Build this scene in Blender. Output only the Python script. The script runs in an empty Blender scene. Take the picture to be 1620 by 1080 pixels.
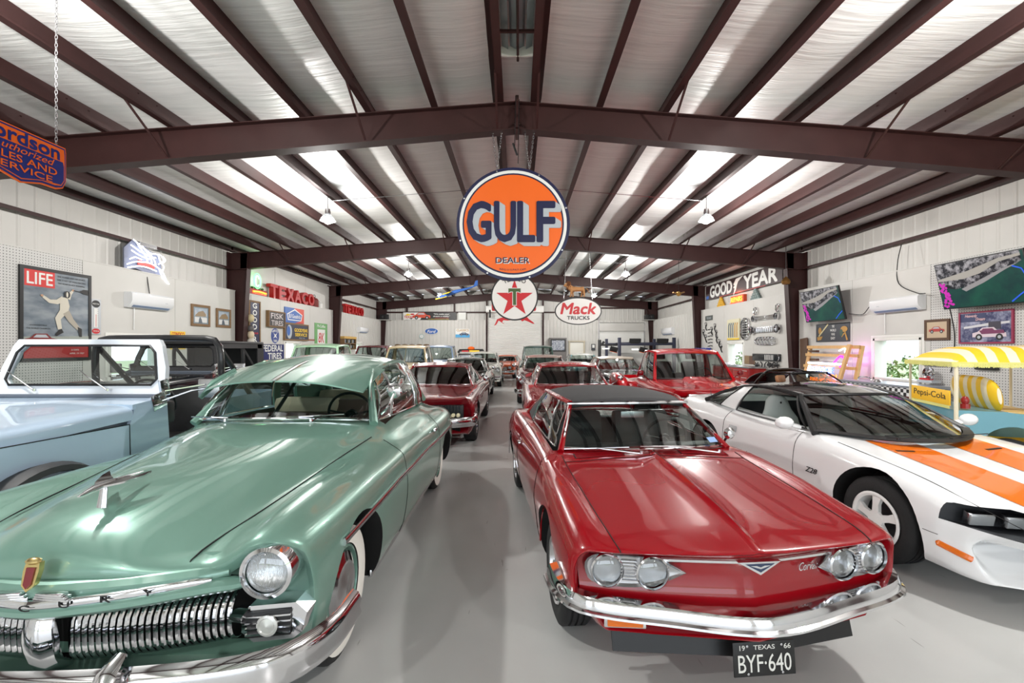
import bpy, bmesh, math, random
import numpy as np
from mathutils import Vector, Matrix
random.seed(7)
PI = math.pi
SC = bpy.context.scene
COL = SC.collection
# ---------------------------------------------------------------- camera, sky, exposure
CAMH = 1.70          # eye height above the floor
cd = bpy.data.cameras.new('camera'); cam = bpy.data.objects.new('camera', cd); COL.objects.link(cam)
cam.location = (0, 0, CAMH); cam.rotation_euler = (PI/2, 0, 0)
cd.sensor_width = 36.0; cd.lens = 36.0*720/1620
cd.shift_x = -8/1620; cd.shift_y = 10/1620
cd.clip_start = 0.05; cd.clip_end = 200
SC.camera = cam
SC.view_settings.view_transform = 'Standard'; SC.view_settings.look = 'None'
SC.view_settings.gamma = 1; SC.view_settings.use_curve_mapping = False
SC.view_settings.exposure = 0.16
LAMP_W = 420.0       # watts of each high bay lamp
SKY = 3.2
w = bpy.data.worlds.new('World'); SC.world = w; w.use_nodes = True
wn = w.node_tree.nodes; wn['Background'].inputs[0].default_value = (0.83, 0.91, 1.0, 1)
wn['Background'].inputs[1].default_value = SKY

# ---------------------------------------------------------------- materials
def lin(c):
    r = []
    for v in c[:3]:
        v = v/255.0
        r.append(v/12.92 if v <= 0.04045 else ((v+0.055)/1.055)**2.4)
    return (r[0], r[1], r[2], 1.0)
MATS = {}
def mat(name, rgb, rough=0.5, metal=0.0, coat=0.0, emit=None, es=1.0, noise=0.0, nscale=8.0, bump=0.0, bscale=60.0, spec=None, stretch=(1,1,1), alpha=None):
    if name in MATS: return MATS[name]
    m = bpy.data.materials.new(name); m.use_nodes = True; MATS[name] = m
    nt = m.node_tree; b = nt.nodes['Principled BSDF']
    c = lin(rgb)
    b.inputs['Base Color'].default_value = c
    b.inputs['Roughness'].default_value = rough; b.inputs['Metallic'].default_value = metal
    if coat:
        b.inputs['Coat Weight'].default_value = coat; b.inputs['Coat Roughness'].default_value = 0.04
        if spec is None: spec = 0.25
    if spec is not None: b.inputs['Specular IOR Level'].default_value = spec
    if emit: b.inputs['Emission Color'].default_value = lin(emit); b.inputs['Emission Strength'].default_value = es
    if noise or bump:
        tc = nt.nodes.new('ShaderNodeTexCoord'); mp = nt.nodes.new('ShaderNodeMapping')
        nt.links.new(tc.outputs['Object'], mp.inputs[0]); mp.inputs['Scale'].default_value = stretch
    if noise:
        n = nt.nodes.new('ShaderNodeTexNoise'); n.inputs['Scale'].default_value = nscale; n.inputs['Detail'].default_value = 5
        nt.links.new(mp.outputs[0], n.inputs[0])
        r = nt.nodes.new('ShaderNodeMapRange'); nt.links.new(n.outputs['Fac'], r.inputs[0])
        r.inputs[1].default_value = 0.3; r.inputs[2].default_value = 0.7
        r.inputs[3].default_value = 1-noise; r.inputs[4].default_value = 1+noise
        h = nt.nodes.new('ShaderNodeHueSaturation'); h.inputs['Color'].default_value = c
        nt.links.new(r.outputs[0], h.inputs['Value']); nt.links.new(h.outputs[0], b.inputs['Base Color'])
    if bump:
        n2 = nt.nodes.new('ShaderNodeTexNoise'); n2.inputs['Scale'].default_value = bscale; n2.inputs['Detail'].default_value = 3
        nt.links.new(mp.outputs[0], n2.inputs[0])
        bp = nt.nodes.new('ShaderNodeBump'); bp.inputs['Strength'].default_value = bump; bp.inputs['Distance'].default_value = 0.01
        nt.links.new(n2.outputs['Fac'], bp.inputs['Height']); nt.links.new(bp.outputs[0], b.inputs['Normal'])
    return m
def glass(name, tint=(235,240,238), gl=0.10, rough=0.02):
    if name in MATS: return MATS[name]
    m = bpy.data.materials.new(name); m.use_nodes = True; MATS[name] = m
    nt = m.node_tree; nt.nodes.clear()
    o = nt.nodes.new('ShaderNodeOutputMaterial'); mx = nt.nodes.new('ShaderNodeMixShader')
    t = nt.nodes.new('ShaderNodeBsdfTransparent'); t.inputs[0].default_value = lin(tint)
    g = nt.nodes.new('ShaderNodeBsdfGlossy'); g.inputs['Roughness'].default_value = rough; g.inputs[0].default_value = (1,1,1,1)
    f = nt.nodes.new('ShaderNodeLayerWeight'); f.inputs[0].default_value = 0.5
    pw = nt.nodes.new('ShaderNodeMath'); pw.operation = 'POWER'; pw.inputs[1].default_value = 4.0; nt.links.new(f.outputs['Facing'], pw.inputs[0])
    a = nt.nodes.new('ShaderNodeMath'); a.operation = 'ADD'; a.inputs[1].default_value = gl+.04; a.use_clamp = True
    nt.links.new(pw.outputs[0], a.inputs[0]); nt.links.new(a.outputs[0], mx.inputs[0])
    nt.links.new(t.outputs[0], mx.inputs[1]); nt.links.new(g.outputs[0], mx.inputs[2]); nt.links.new(mx.outputs[0], o.inputs[0])
    return m
CHROME = mat('chrome', (225,225,228), 0.07, 1.0)
DCHROME = mat('dull_chrome', (190,190,192), 0.25, 1.0)
BLACK = mat('black_plastic', (18,18,20), 0.45)
RUBBER = mat('rubber', (26,26,27), 0.75, bump=0.2, bscale=90)
WELL = mat('wheel_well_black', (10,10,11), 0.9)
WHITE = mat('white_paint', (232,232,230), 0.4)
GAP = mat('panel_gap', (12,14,14), 0.8)
GLASS = glass('window_glass', (205,215,212), 0.03)
TGLASS = glass('tinted_glass', (120,132,128), 0.05)
DGLASS = glass('dark_glass', (60,66,66), 0.06)
LENS = glass('lens_glass', (235,238,240), 0.08)
AMBER = mat('amber_lens', (225,110,15), 0.2, coat=1.0)
REFL = mat('reflector', (235,235,235), 0.18, 1.0, bump=0.6, bscale=40, stretch=(6,1,1))
EMITW = mat('lamp_glow', (255,255,255), 0.5, emit=(255,252,245), es=30)

# ---------------------------------------------------------------- mesh builder
def nrm(v):
    v = np.asarray(v, float); n = np.linalg.norm(v); return v/n if n > 1e-12 else v
class MB:
    def __init__(s): s.V = []; s.F = []; s.M = None
    def add(s, v, f):
        o = len(s.V)
        if s.M is not None: v = [tuple(s.M @ Vector(p)) for p in v]
        s.V += [tuple(float(c) for c in p) for p in v]; s.F += [tuple(i+o for i in q) for q in f]; return s
    def box(s, c, d, rot=None, bev=0.0):
        hx, hy, hz = d[0]/2, d[1]/2, d[2]/2
        if bev <= 0:
            v = [(x,y,z) for x in (-hx,hx) for y in (-hy,hy) for z in (-hz,hz)]
            f = [(0,1,3,2),(4,6,7,5),(0,4,5,1),(2,3,7,6),(0,2,6,4),(1,5,7,3)]
        else:
            b = min(bev, hx*.98, hy*.98, hz*.98)
            bm = bmesh.new(); bmesh.ops.create_cube(bm, size=1)
            for q in bm.verts: q.co = Vector((q.co.x*d[0], q.co.y*d[1], q.co.z*d[2]))
            bmesh.ops.bevel(bm, geom=list(bm.edges), offset=b, segments=2, profile=0.6, affect='EDGES')
            bm.verts.ensure_lookup_table(); v = [tuple(q.co) for q in bm.verts]; f = [tuple(q.index for q in p.verts) for p in bm.faces]; bm.free()
        if rot is not None:
            R = rot if isinstance(rot, Matrix) else Matrix.Rotation(rot[2],3,'Z') @ Matrix.Rotation(rot[1],3,'Y') @ Matrix.Rotation(rot[0],3,'X')
            v = [tuple(R @ Vector(p)) for p in v]
        return s.add([(p[0]+c[0], p[1]+c[1], p[2]+c[2]) for p in v], f)
    def tube(s, P, r, n=8, closed=False, sq=(1.0,1.0), up=(0,0,1), caps=True):
        P = [np.array(p, float) for p in P]; m = len(P)
        rr = r if hasattr(r, '__len__') else [r]*m
        T = []
        for i in range(m):
            if closed: a, b = P[(i-1)%m], P[(i+1)%m]
            else: a, b = P[max(i-1,0)], P[min(i+1,m-1)]
            T.append(nrm(b-a))
        u = np.array(up, float)
        if abs(np.dot(u, T[0])) > 0.95: u = np.array((1.0,0,0))
        v = []; N = nrm(u - np.dot(u,T[0])*T[0])
        for i in range(m):
            N2 = N - np.dot(N,T[i])*T[i]; N = nrm(N2); B = np.cross(T[i], N)
            for k in range(n):
                a = 2*PI*(k+.5)/n
                v.append(P[i] + rr[i]*(sq[0]*math.cos(a)*B + sq[1]*math.sin(a)*N))
        f = []
        for i in range(m if closed else m-1):
            j = (i+1)%m
            for k in range(n): f.append((i*n+k, i*n+(k+1)%n, j*n+(k+1)%n, j*n+k))
        if caps and not closed: f.append(tuple(range(n-1,-1,-1))); f.append(tuple((m-1)*n+k for k in range(n)))
        return s.add(v, f)
    def cyl(s, a, b, r, n=16, r2=None):
        return s.tube([a,b], [r, r if r2 is None else r2], n)
    def lathe(s, prof, c=(0,0,0), axis='z', n=24, sc=(1,1), cap=False):
        v = []; f = []; m = len(prof)
        for (r, h) in prof:
            for k in range(n):
                a = 2*PI*k/n; x, y = r*math.cos(a)*sc[0], r*math.sin(a)*sc[1]
                if axis == 'z': p = (x, y, h)
                elif axis == 'y': p = (x, h, y)
                else: p = (h, x, y)
                v.append((p[0]+c[0], p[1]+c[1], p[2]+c[2]))
        for i in range(m-1):
            for k in range(n):
                q = (i*n+k, i*n+(k+1)%n, (i+1)*n+(k+1)%n, (i+1)*n+k)
                f.append(q if axis != 'y' else q[::-1])
        if cap: f.append(tuple(range(n))); f.append(tuple((m-1)*n+k for k in range(n)))
        return s.add(v, f)
    def grid(s, G, wrap=False):
        G = np.asarray(G, float); a, b = G.shape[:2]
        v = G.reshape(-1,3); f = []
        for i in range(a-1):
            for j in range(b if wrap else b-1):
                k = (j+1)%b; f.append((i*b+j, i*b+k, (i+1)*b+k, (i+1)*b+j))
        return s.add(v, f)
    def slab(s, G, t):
        """grid with thickness vector t"""
        G = np.asarray(G, float); a, b = G.shape[:2]; t = np.asarray(t, float)
        v = list(G.reshape(-1,3)) + list((G+t).reshape(-1,3)); o = a*b; f = []
        for i in range(a-1):
            for j in range(b-1):
                q = (i*b+j, i*b+j+1, (i+1)*b+j+1, (i+1)*b+j); f.append(q); f.append(tuple(k+o for k in q[::-1]))
        ring = [j for j in range(b)] + [i*b+b-1 for i in range(1,a)] + [(a-1)*b+j for j in range(b-2,-1,-1)] + [i*b for i in range(a-2,0,-1)]
        for k in range(len(ring)):
            p, q = ring[k], ring[(k+1)%len(ring)]; f.append((q, p, p+o, q+o))
        return s.add(v, f)
    def prism(s, poly, O, U, W, t):
        """2-d polygon in plane O + a*U + b*W, extruded by vector t"""
        O, U, W, t = [np.array(q, float) for q in (O,U,W,t)]
        n = len(poly); v = [O+a*U+b*W for a,b in poly]; v += [p+t for p in v[:n]]
        f = [tuple(range(n-1,-1,-1)), tuple(range(n,2*n))] + [(i, (i+1)%n, n+(i+1)%n, n+i) for i in range(n)]
        return s.add(v, f)
    def ball(s, c, r, n=12, sc=(1,1,1)):
        m = n//2; prof = [(math.sin(PI*i/m), -math.cos(PI*i/m)) for i in range(m+1)]
        v = [(c[0],c[1],c[2]-r*sc[2])]; f = []
        for i in range(1,m):
            for k in range(n):
                a = 2*PI*k/n; v.append((c[0]+r*sc[0]*prof[i][0]*math.cos(a), c[1]+r*sc[1]*prof[i][0]*math.sin(a), c[2]+r*sc[2]*prof[i][1]))
        v.append((c[0],c[1],c[2]+r*sc[2])); e = len(v)-1
        for k in range(n):
            f.append((0, 1+(k+1)%n, 1+k)); f.append((e, e-n+k, e-n+(k+1)%n))
        for i in range(m-2):
            for k in range(n): f.append((1+i*n+k, 1+i*n+(k+1)%n, 1+(i+1)*n+(k+1)%n, 1+(i+1)*n+k))
        return s.add(v, f)
    def ngon(s, pts): return s.add(pts, [tuple(range(len(pts)))])
    def mesh(s, name, ms, smooth=35):
        me = bpy.data.meshes.new(name); me.from_pydata(s.V, [], s.F)
        for m in (ms if isinstance(ms, (list,tuple)) else [ms]): me.materials.append(m)
        if smooth:
            me.polygons.foreach_set('use_smooth', [True]*len(me.polygons)); me.set_sharp_from_angle(angle=math.radians(smooth))
        me.update(); return me
    def build(s, name, m, parent=None, smooth=35, label=None, fix=False):
        if fix:
            me = s.mesh(name, m, 0); bm = bmesh.new(); bm.from_mesh(me); bmesh.ops.recalc_face_normals(bm, faces=bm.faces); bm.to_mesh(me); bm.free()
            if smooth:
                me.polygons.foreach_set('use_smooth', [True]*len(me.polygons)); me.set_sharp_from_angle(angle=math.radians(smooth))
        else: me = s.mesh(name, m, smooth)
        return link(name, me, parent, label)
def link(name, me, parent=None, label=None):
    o = bpy.data.objects.new(name, me); COL.objects.link(o)
    if parent is not None: o.parent = parent
    if label: o['label'] = label
    return o
def thing(name, label, cat, loc=(0,0,0), rz=0, group=None):
    o = bpy.data.objects.new(name, None); COL.objects.link(o); o.empty_display_size = 0.2
    o.location = loc; o.rotation_euler = (0,0,rz); o['label'] = label; o['category'] = cat
    if group: o['group'] = group
    return o
def tag(o, label, cat, group=None, kind=None):
    o['label'] = label; o['category'] = cat
    if group: o['group'] = group
    if kind: o['kind'] = kind
    return o
def struct(o): o['kind'] = 'structure'; return o
def part(name, m, parent, fn, **k):
    b = MB(); fn(b); return b.build(name, m, parent, **k)
def copy_tree(o, parent=None):
    c = o.copy(); COL.objects.link(c)
    if parent is not None: c.parent = parent
    for ch in list(o.children): copy_tree(ch, c)
    return c
def place(o, loc, rz=0): o.location = loc; o.rotation_euler = (0,0,rz); return o
def text_mesh(s, size=0.1, extrude=0.002, offset=0.0, shear=0.0, space=1.0, align='CENTER', sx=1.0, res=2, bevel=0.0, fit=None):
    cu = bpy.data.curves.new('txt', 'FONT'); cu.body = s; cu.size = size; cu.extrude = extrude; cu.offset = offset
    cu.shear = shear; cu.space_character = space; cu.align_x = align; cu.align_y = 'CENTER'; cu.resolution_u = res
    ob = bpy.data.objects.new('txt', cu); COL.objects.link(ob)
    dg = bpy.context.evaluated_depsgraph_get(); me = bpy.data.meshes.new_from_object(ob.evaluated_get(dg))
    bpy.data.objects.remove(ob); bpy.data.curves.remove(cu)
    xs = [v.co.x for v in me.vertices]; ys = [v.co.y for v in me.vertices]
    if fit and xs:
        w0, h0 = max(xs)-min(xs), max(ys)-min(ys); cx, cy = (max(xs)+min(xs))/2, (max(ys)+min(ys))/2
        for v in me.vertices: v.co.x = (v.co.x-cx)*fit[0]/w0; v.co.y = (v.co.y-cy)*fit[1]/h0
    return me
def frame_mat(O, U, W):
    """matrix mapping local x->U, y->W, z->normal at O"""
    U, W = Vector(U).normalized(), Vector(W).normalized(); N = U.cross(W)
    return Matrix(((U.x,W.x,N.x,O[0]),(U.y,W.y,N.y,O[1]),(U.z,W.z,N.z,O[2]),(0,0,0,1)))
def text(name, s, m, parent, O, U, W, fit, extrude=0.002, offset=0.0, shear=0.0, arc=None, label=None):
    """lettering laid in the plane (U right, W up) centred at O; fit = (width, height)"""
    me = text_mesh(s, 1.0, 0.0, 0.0, shear, fit=(fit[0]*(1-.5*offset), fit[1]*(1-offset)), res=3)
    F = frame_mat(O, U, W)
    bm = bmesh.new(); bm.from_mesh(me)
    bmesh.ops.remove_doubles(bm, verts=bm.verts, dist=1e-6)
    if offset >= .02:      # heavier strokes: the same outline laid a little to each side
        r_ = offset*fit[1]*.62; n_ = 8 if fit[1] > .12 else 4; base_ = list(bm.faces)
        for k in range(n_):
            a_ = 2*PI*k/n_+PI/4; d_ = bmesh.ops.duplicate(bm, geom=base_)
            for v in [g for g in d_['geom'] if isinstance(g, bmesh.types.BMVert)]: v.co.x += r_*math.cos(a_); v.co.y += r_*math.sin(a_); v.co.z += .00012*(k+1)
    if extrude:
        r = bmesh.ops.extrude_face_region(bm, geom=list(bm.faces))
        for v in [g for g in r['geom'] if isinstance(g, bmesh.types.BMVert)]: v.co.z += extrude
    if arc:
        R = arc
        for v in bm.verts:
            th = v.co.x/abs(R); rad = abs(R) + (v.co.y if R > 0 else -v.co.y)
            v.co.x = rad*math.sin(th); v.co.y = (rad*math.cos(th)-abs(R))*(1 if R > 0 else -1)
    bm.transform(F); bmesh.ops.recalc_face_normals(bm, faces=bm.faces); bm.to_mesh(me); bm.free()
    me.materials.clear(); me.materials.append(m)
    return link(name, me, parent, label)
def wall_axes(side):
    """right, up, outward-normal of a wall seen from inside"""
    if side == 'left': return Vector((0,1,0)), Vector((0,0,1)), Vector((1,0,0))
    if side == 'right': return Vector((0,-1,0)), Vector((0,0,1)), Vector((-1,0,0))
    return Vector((1,0,0)), Vector((0,0,1)), Vector((0,-1,0))

# ---------------------------------------------------------------- smooth interpolating surfaces
def pchip_slopes(t, P):
    n = len(t); h = np.diff(t)[:,None]; d = np.diff(P, axis=0)/h; m = np.zeros_like(P)
    if n == 2: m[:] = d[0]; return m
    w1 = 2*h[1:]+h[:-1]; w2 = h[1:]+2*h[:-1]
    same = (d[1:]*d[:-1]) > 0
    with np.errstate(divide='ignore', invalid='ignore'):
        hm = (w1+w2)/(w1/d[:-1]+w2/d[1:])
    m[1:-1] = np.where(same, hm, 0.0); m[0] = d[0]; m[-1] = d[-1]
    return m
def pchip(t, P, x):
    t = np.asarray(t, float); P = np.asarray(P, float); x = np.clip(np.asarray(x, float), t[0], t[-1])
    m = pchip_slopes(t, P); i = np.clip(np.searchsorted(t, x, side='right')-1, 0, len(t)-2)
    h = (t[i+1]-t[i])[:,None]; s = ((x-t[i])[:,None])/h
    return (2*s**3-3*s**2+1)*P[i] + (s**3-2*s**2+s)*h*m[i] + (-2*s**3+3*s**2)*P[i+1] + (s**3-s**2)*h*m[i+1]
class Curve1:
    """z = f(t) through knots"""
    def __init__(s, *kn): s.t = [k[0] for k in kn]; s.P = np.array([[k[1]] if not hasattr(k[1],'__len__') else k[1] for k in kn], float)
    def __call__(s, x): r = pchip(s.t, s.P, [x])[0]; return float(r[0]) if len(r) == 1 else r
class Surf:
    def __init__(s, G):
        s.G = np.array(G, float); S, K = s.G.shape[:2]
        d = np.linalg.norm(np.diff(s.G, axis=0), axis=2).mean(axis=1)+1e-4
        s.T = np.concatenate([[0], np.cumsum(d)]); s.S, s.K = S, K
    def rows(s, us):
        us = np.asarray(us, float); t = np.interp(us, range(s.S), s.T)
        return pchip(s.T, s.G.reshape(s.S, -1), t).reshape(len(us), s.K, 3)
    def pts(s, us, vs):
        R = s.rows(us); out = []
        for r in R:
            d = np.linalg.norm(np.diff(r, axis=0), axis=1)+1e-4; c = np.concatenate([[0], np.cumsum(d)])
            out.append(pchip(c, r, np.interp(vs, range(s.K), c)))
        return np.array(out)
    def at(s, u, v): return s.pts([u],[v])[0][0]
    def nrm(s, u, v):
        e = 0.02; u0, u1 = max(u-e,0), min(u+e,s.S-1); v0, v1 = max(v-e,0), min(v+e,s.K-1)
        a = s.at(u1,v)-s.at(u0,v); b = s.at(u,v1)-s.at(u,v0); n = nrm(np.cross(a,b))
        return n
    def find_u(s, y, v):
        """station parameter where the surface line v reaches length position y"""
        lo, hi = 0.0, s.S-1.0
        for _ in range(30):
            mid = (lo+hi)/2
            if s.at(mid, v)[1] < y: lo = mid
            else: hi = mid
        return (lo+hi)/2
    def uv_line(s, p0, p1, n=10, off=0.002, side=1):
        """points on the surface between two (u,v) positions"""
        P = []
        for i in range(n+1):
            a = i/n; u = p0[0]+(p1[0]-p0[0])*a; v = p0[1]+(p1[1]-p0[1])*a
            q = s.at(u,v)+s.outn(u,v)*off; P.append((q[0]*side, q[1], q[2]))
        return P
    def outn(s, u, v):
        n = s.nrm(u,v)
        c = s.at(u,v); ctr = np.array((0, c[1], 0.55))
        return n if np.dot(n, c-ctr) >= 0 else -n
    def patch(s, us, vs, off=0.003, side=1):
        P = []
        for u in us:
            P.append([s.at(u,v)+s.outn(u,v)*off for v in vs])
        P = np.array(P); P[:,:,0] *= side; return P
    def solid(s, nu=5, nv=4, us=None):
        """closed, mirrored mesh"""
        if us is None: us = np.linspace(0, s.S-1, (s.S-1)*nu+1)
        vs = np.linspace(0, s.K-1, (s.K-1)*nv+1); P = s.pts(us, vs); a, b = P.shape[:2]
        P[:,0,0] = 0; P[:,-1,0] = 0
        mb = MB(); ring = 2*b-2; V = []
        for i in range(a):
            for j in range(b): V.append(P[i,j])
            for j in range(b-2, 0, -1): q = P[i,j].copy(); q[0] *= -1; V.append(q)
        F = []
        for i in range(a-1):
            for j in range(ring):
                k = (j+1)%ring; F.append((i*ring+j, (i+1)*ring+j, (i+1)*ring+k, i*ring+k))
        for base, flip in ((0, False), ((a-1)*ring, True)):
            for j in range(b-1):
                r0, r1 = base+j, base+j+1; l0 = base+(ring-j)%ring; l1 = base+(ring-(j+1))%ring
                q = [r0, r1, l1, l0]; q2 = []
                for x in q:
                    if x not in q2: q2.append(x)
                if len(q2) >= 3: F.append(tuple(q2 if flip else q2[::-1]))
        mb.add(V, F); return mb
def solidify_normals(me):
    bm = bmesh.new(); bm.from_mesh(me); bmesh.ops.recalc_face_normals(bm, faces=bm.faces); bm.to_mesh(me); bm.free()
def cut(o, cutter_mb, cm, smooth=35):
    """boolean difference of a closed mesh; cut faces take the cutter's material"""
    me = cutter_mb.mesh('cutter', [cm], 0); solidify_normals(me); solidify_normals(o.data)
    c = bpy.data.objects.new('cutter', me); COL.objects.link(c)
    c.parent = o.parent; 
    md = o.modifiers.new('b', 'BOOLEAN'); md.operation = 'DIFFERENCE'; md.solver = 'EXACT'; md.object = c
    try: md.material_mode = 'TRANSFER'
    except Exception: pass
    bpy.context.view_layer.update()
    dg = bpy.context.evaluated_depsgraph_get()
    nm = bpy.data.meshes.new_from_object(o.evaluated_get(dg)); o.modifiers.clear()
    o.data = nm; bpy.data.objects.remove(c)
    nm.polygons.foreach_set('use_smooth', [True]*len(nm.polygons)); nm.set_sharp_from_angle(angle=math.radians(smooth))
    return o
def lerp(a, b, t): return tuple(a[i]+(b[i]-a[i])*t for i in range(len(a)))
def arc_pts(c, r, a0, a1, n, plane='yz', x=0.0):
    P = []
    for i in range(n+1):
        a = a0+(a1-a0)*i/n
        if plane == 'yz': P.append((x, c[0]+r*math.cos(a), c[1]+r*math.sin(a)))
        else: P.append((c[0]+r*math.cos(a), x, c[1]+r*math.sin(a)))
    return P
def bez(P, n=12):
    """smooth polyline through the given points"""
    P = np.array(P, float); d = np.linalg.norm(np.diff(P,axis=0),axis=1)+1e-6; t = np.concatenate([[0],np.cumsum(d)])
    # catmull-rom
    m = np.zeros_like(P); m[1:-1] = (P[2:]-P[:-2])/(t[2:]-t[:-2])[:,None]; m[0] = (P[1]-P[0])/d[0]; m[-1] = (P[-1]-P[-2])/d[-1]
    x = np.linspace(0, t[-1], n+1); i = np.clip(np.searchsorted(t, x, side='right')-1, 0, len(t)-2)
    h = (t[i+1]-t[i])[:,None]; s = ((x-t[i])[:,None])/h
    return [tuple(q) for q in (2*s**3-3*s**2+1)*P[i]+(s**3-2*s**2+s)*h*m[i]+(-2*s**3+3*s**2)*P[i+1]+(s**3-s**2)*h*m[i+1]]
# ================================================================= the hall
HW = 9.14            # half width to the sheeting
LX = 8.86            # inner face of the lower liner
LZ = 3.48            # top of the liner, a ledge
YF = 29.9            # far wall
YB = -9.0            # wall behind the camera
RY = [-0.8, 6.8, 14.4, 22.0, 29.6]     # rafter frames
PX = [0.29+0.972*k for k in range(9)]
def rz_top(x): return 5.34-0.075*abs(x)
def rz_bot(x): return 4.93-0.087*abs(x)
def sheet_z(x): return 5.61-0.075*abs(x)
MAROON = mat('primer_maroon', (54,30,29), 0.5, noise=0.10, nscale=3, spec=.3)
LINER = mat('liner_white', (200,198,193), 0.45, noise=0.03, nscale=1.5)
def node_floor():
    m = bpy.data.materials.new('grey_epoxy_floor'); m.use_nodes = True; nt = m.node_tree; b = nt.nodes['Principled BSDF']
    tc = nt.nodes.new('ShaderNodeTexCoord'); L = nt.links.new
    n1 = nt.nodes.new('ShaderNodeTexNoise'); n1.inputs['Scale'].default_value = 0.6; n1.inputs['Detail'].default_value = 6; L(tc.outputs['Object'], n1.inputs[0])
    r1 = nt.nodes.new('ShaderNodeValToRGB'); L(n1.outputs['Fac'], r1.inputs[0])
    r1.color_ramp.elements[0].position = .3; r1.color_ramp.elements[0].color = lin((182,183,182)); r1.color_ramp.elements[1].position = .7; r1.color_ramp.elements[1].color = lin((202,203,201))
    # small worn spots and scuffs
    n2 = nt.nodes.new('ShaderNodeTexNoise'); n2.inputs['Scale'].default_value = 4.5; n2.inputs['Detail'].default_value = 5; n2.inputs['Roughness'].default_value = .65; L(tc.outputs['Object'], n2.inputs[0])
    r2 = nt.nodes.new('ShaderNodeValToRGB'); r2.color_ramp.elements[0].position = .70; r2.color_ramp.elements[0].color = (0,0,0,1); r2.color_ramp.elements[1].position = .74; r2.color_ramp.elements[1].color = (1,1,1,1); L(n2.outputs['Fac'], r2.inputs[0])
    mx = nt.nodes.new('ShaderNodeMixRGB'); L(r2.outputs[0], mx.inputs[0]); L(r1.outputs[0], mx.inputs[1]); mx.inputs[2].default_value = lin((118,108,86))
    mp = nt.nodes.new('ShaderNodeMapping'); mp.inputs['Scale'].default_value = (14,1.1,1); mp.inputs['Rotation'].default_value = (0,0,.7); L(tc.outputs['Object'], mp.inputs[0])
    n3 = nt.nodes.new('ShaderNodeTexNoise'); n3.inputs['Scale'].default_value = 2.2; n3.inputs['Detail'].default_value = 2; L(mp.outputs[0], n3.inputs[0])
    r3 = nt.nodes.new('ShaderNodeValToRGB'); r3.color_ramp.elements[0].position = .73; r3.color_ramp.elements[0].color = (0,0,0,1); r3.color_ramp.elements[1].position = .76; r3.color_ramp.elements[1].color = (.6,.6,.6,1); L(n3.outputs['Fac'], r3.inputs[0])
    m2 = nt.nodes.new('ShaderNodeMixRGB'); L(r3.outputs[0], m2.inputs[0]); L(mx.outputs[0], m2.inputs[1]); m2.inputs[2].default_value = lin((105,103,100))
    L(m2.outputs[0], b.inputs['Base Color'])
    rr = nt.nodes.new('ShaderNodeMapRange'); L(n1.outputs['Fac'], rr.inputs[0]); rr.inputs[3].default_value = .24; rr.inputs[4].default_value = .38; L(rr.outputs[0], b.inputs['Roughness'])
    b.inputs['Specular IOR Level'].default_value = 0.45
    return m
FLOOR = node_floor()
def node_foil():
    m = bpy.data.materials.new('insulation_foil'); m.use_nodes = True; nt = m.node_tree; b = nt.nodes['Principled BSDF']; L = nt.links.new
    tc = nt.nodes.new('ShaderNodeTexCoord'); mp = nt.nodes.new('ShaderNodeMapping'); L(tc.outputs['Object'], mp.inputs[0]); mp.inputs['Scale'].default_value = (1.1, 16, 1)
    n = nt.nodes.new('ShaderNodeTexNoise'); n.inputs['Scale'].default_value = 1.0; n.inputs['Detail'].default_value = 4; n.inputs['Distortion'].default_value = .3; L(mp.outputs[0], n.inputs[0])
    r = nt.nodes.new('ShaderNodeValToRGB'); L(n.outputs['Fac'], r.inputs[0]); r.color_ramp.elements[0].position = .25; r.color_ramp.elements[0].color = lin((226,227,225)); r.color_ramp.elements[1].position = .75; r.color_ramp.elements[1].color = lin((244,244,242))
    L(r.outputs[0], b.inputs['Base Color']); b.inputs['Metallic'].default_value = .2; b.inputs['Roughness'].default_value = .45
    bp = nt.nodes.new('ShaderNodeBump'); bp.inputs['Strength'].default_value = .45; bp.inputs['Distance'].default_value = .03; L(n.outputs['Fac'], bp.inputs['Height']); L(bp.outputs[0], b.inputs['Normal'])
    return m
FOIL = node_foil()
# floor
floor = struct(MB().box((0, (YB+YF)/2, -0.05), (2*HW, YF-YB, 0.1)).build('floor', FLOOR, smooth=0))
# ceiling: foil faced insulation, sagging a little between purlins
b = MB()
xs = []
edges = [-HW] + [-p for p in PX[::-1]] + PX + [HW]
for i in range(len(edges)-1):
    for k in range(6): xs.append((edges[i]+(edges[i+1]-edges[i])*k/6, math.sin(PI*k/6)))
xs.append((HW, 0))
ys = np.arange(YB, YF+.01, 0.65)
G = [[(x, y, sheet_z(x)-0.05*s*(0.7+0.3*math.sin(y*1.7+x*3))) for (x,s) in xs] for y in ys]
b.grid(np.array(G)[:, ::-1])
# the roof above it
b.slab([[(-HW,YB,sheet_z(HW)+.1),(0,YB,5.66),(HW,YB,sheet_z(HW)+.1)],[(-HW,YF,sheet_z(HW)+.1),(0,YF,5.66),(HW,YF,sheet_z(HW)+.1)]], (0,0,.05))
ceiling = struct(b.build('ceiling', FOIL))
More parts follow.
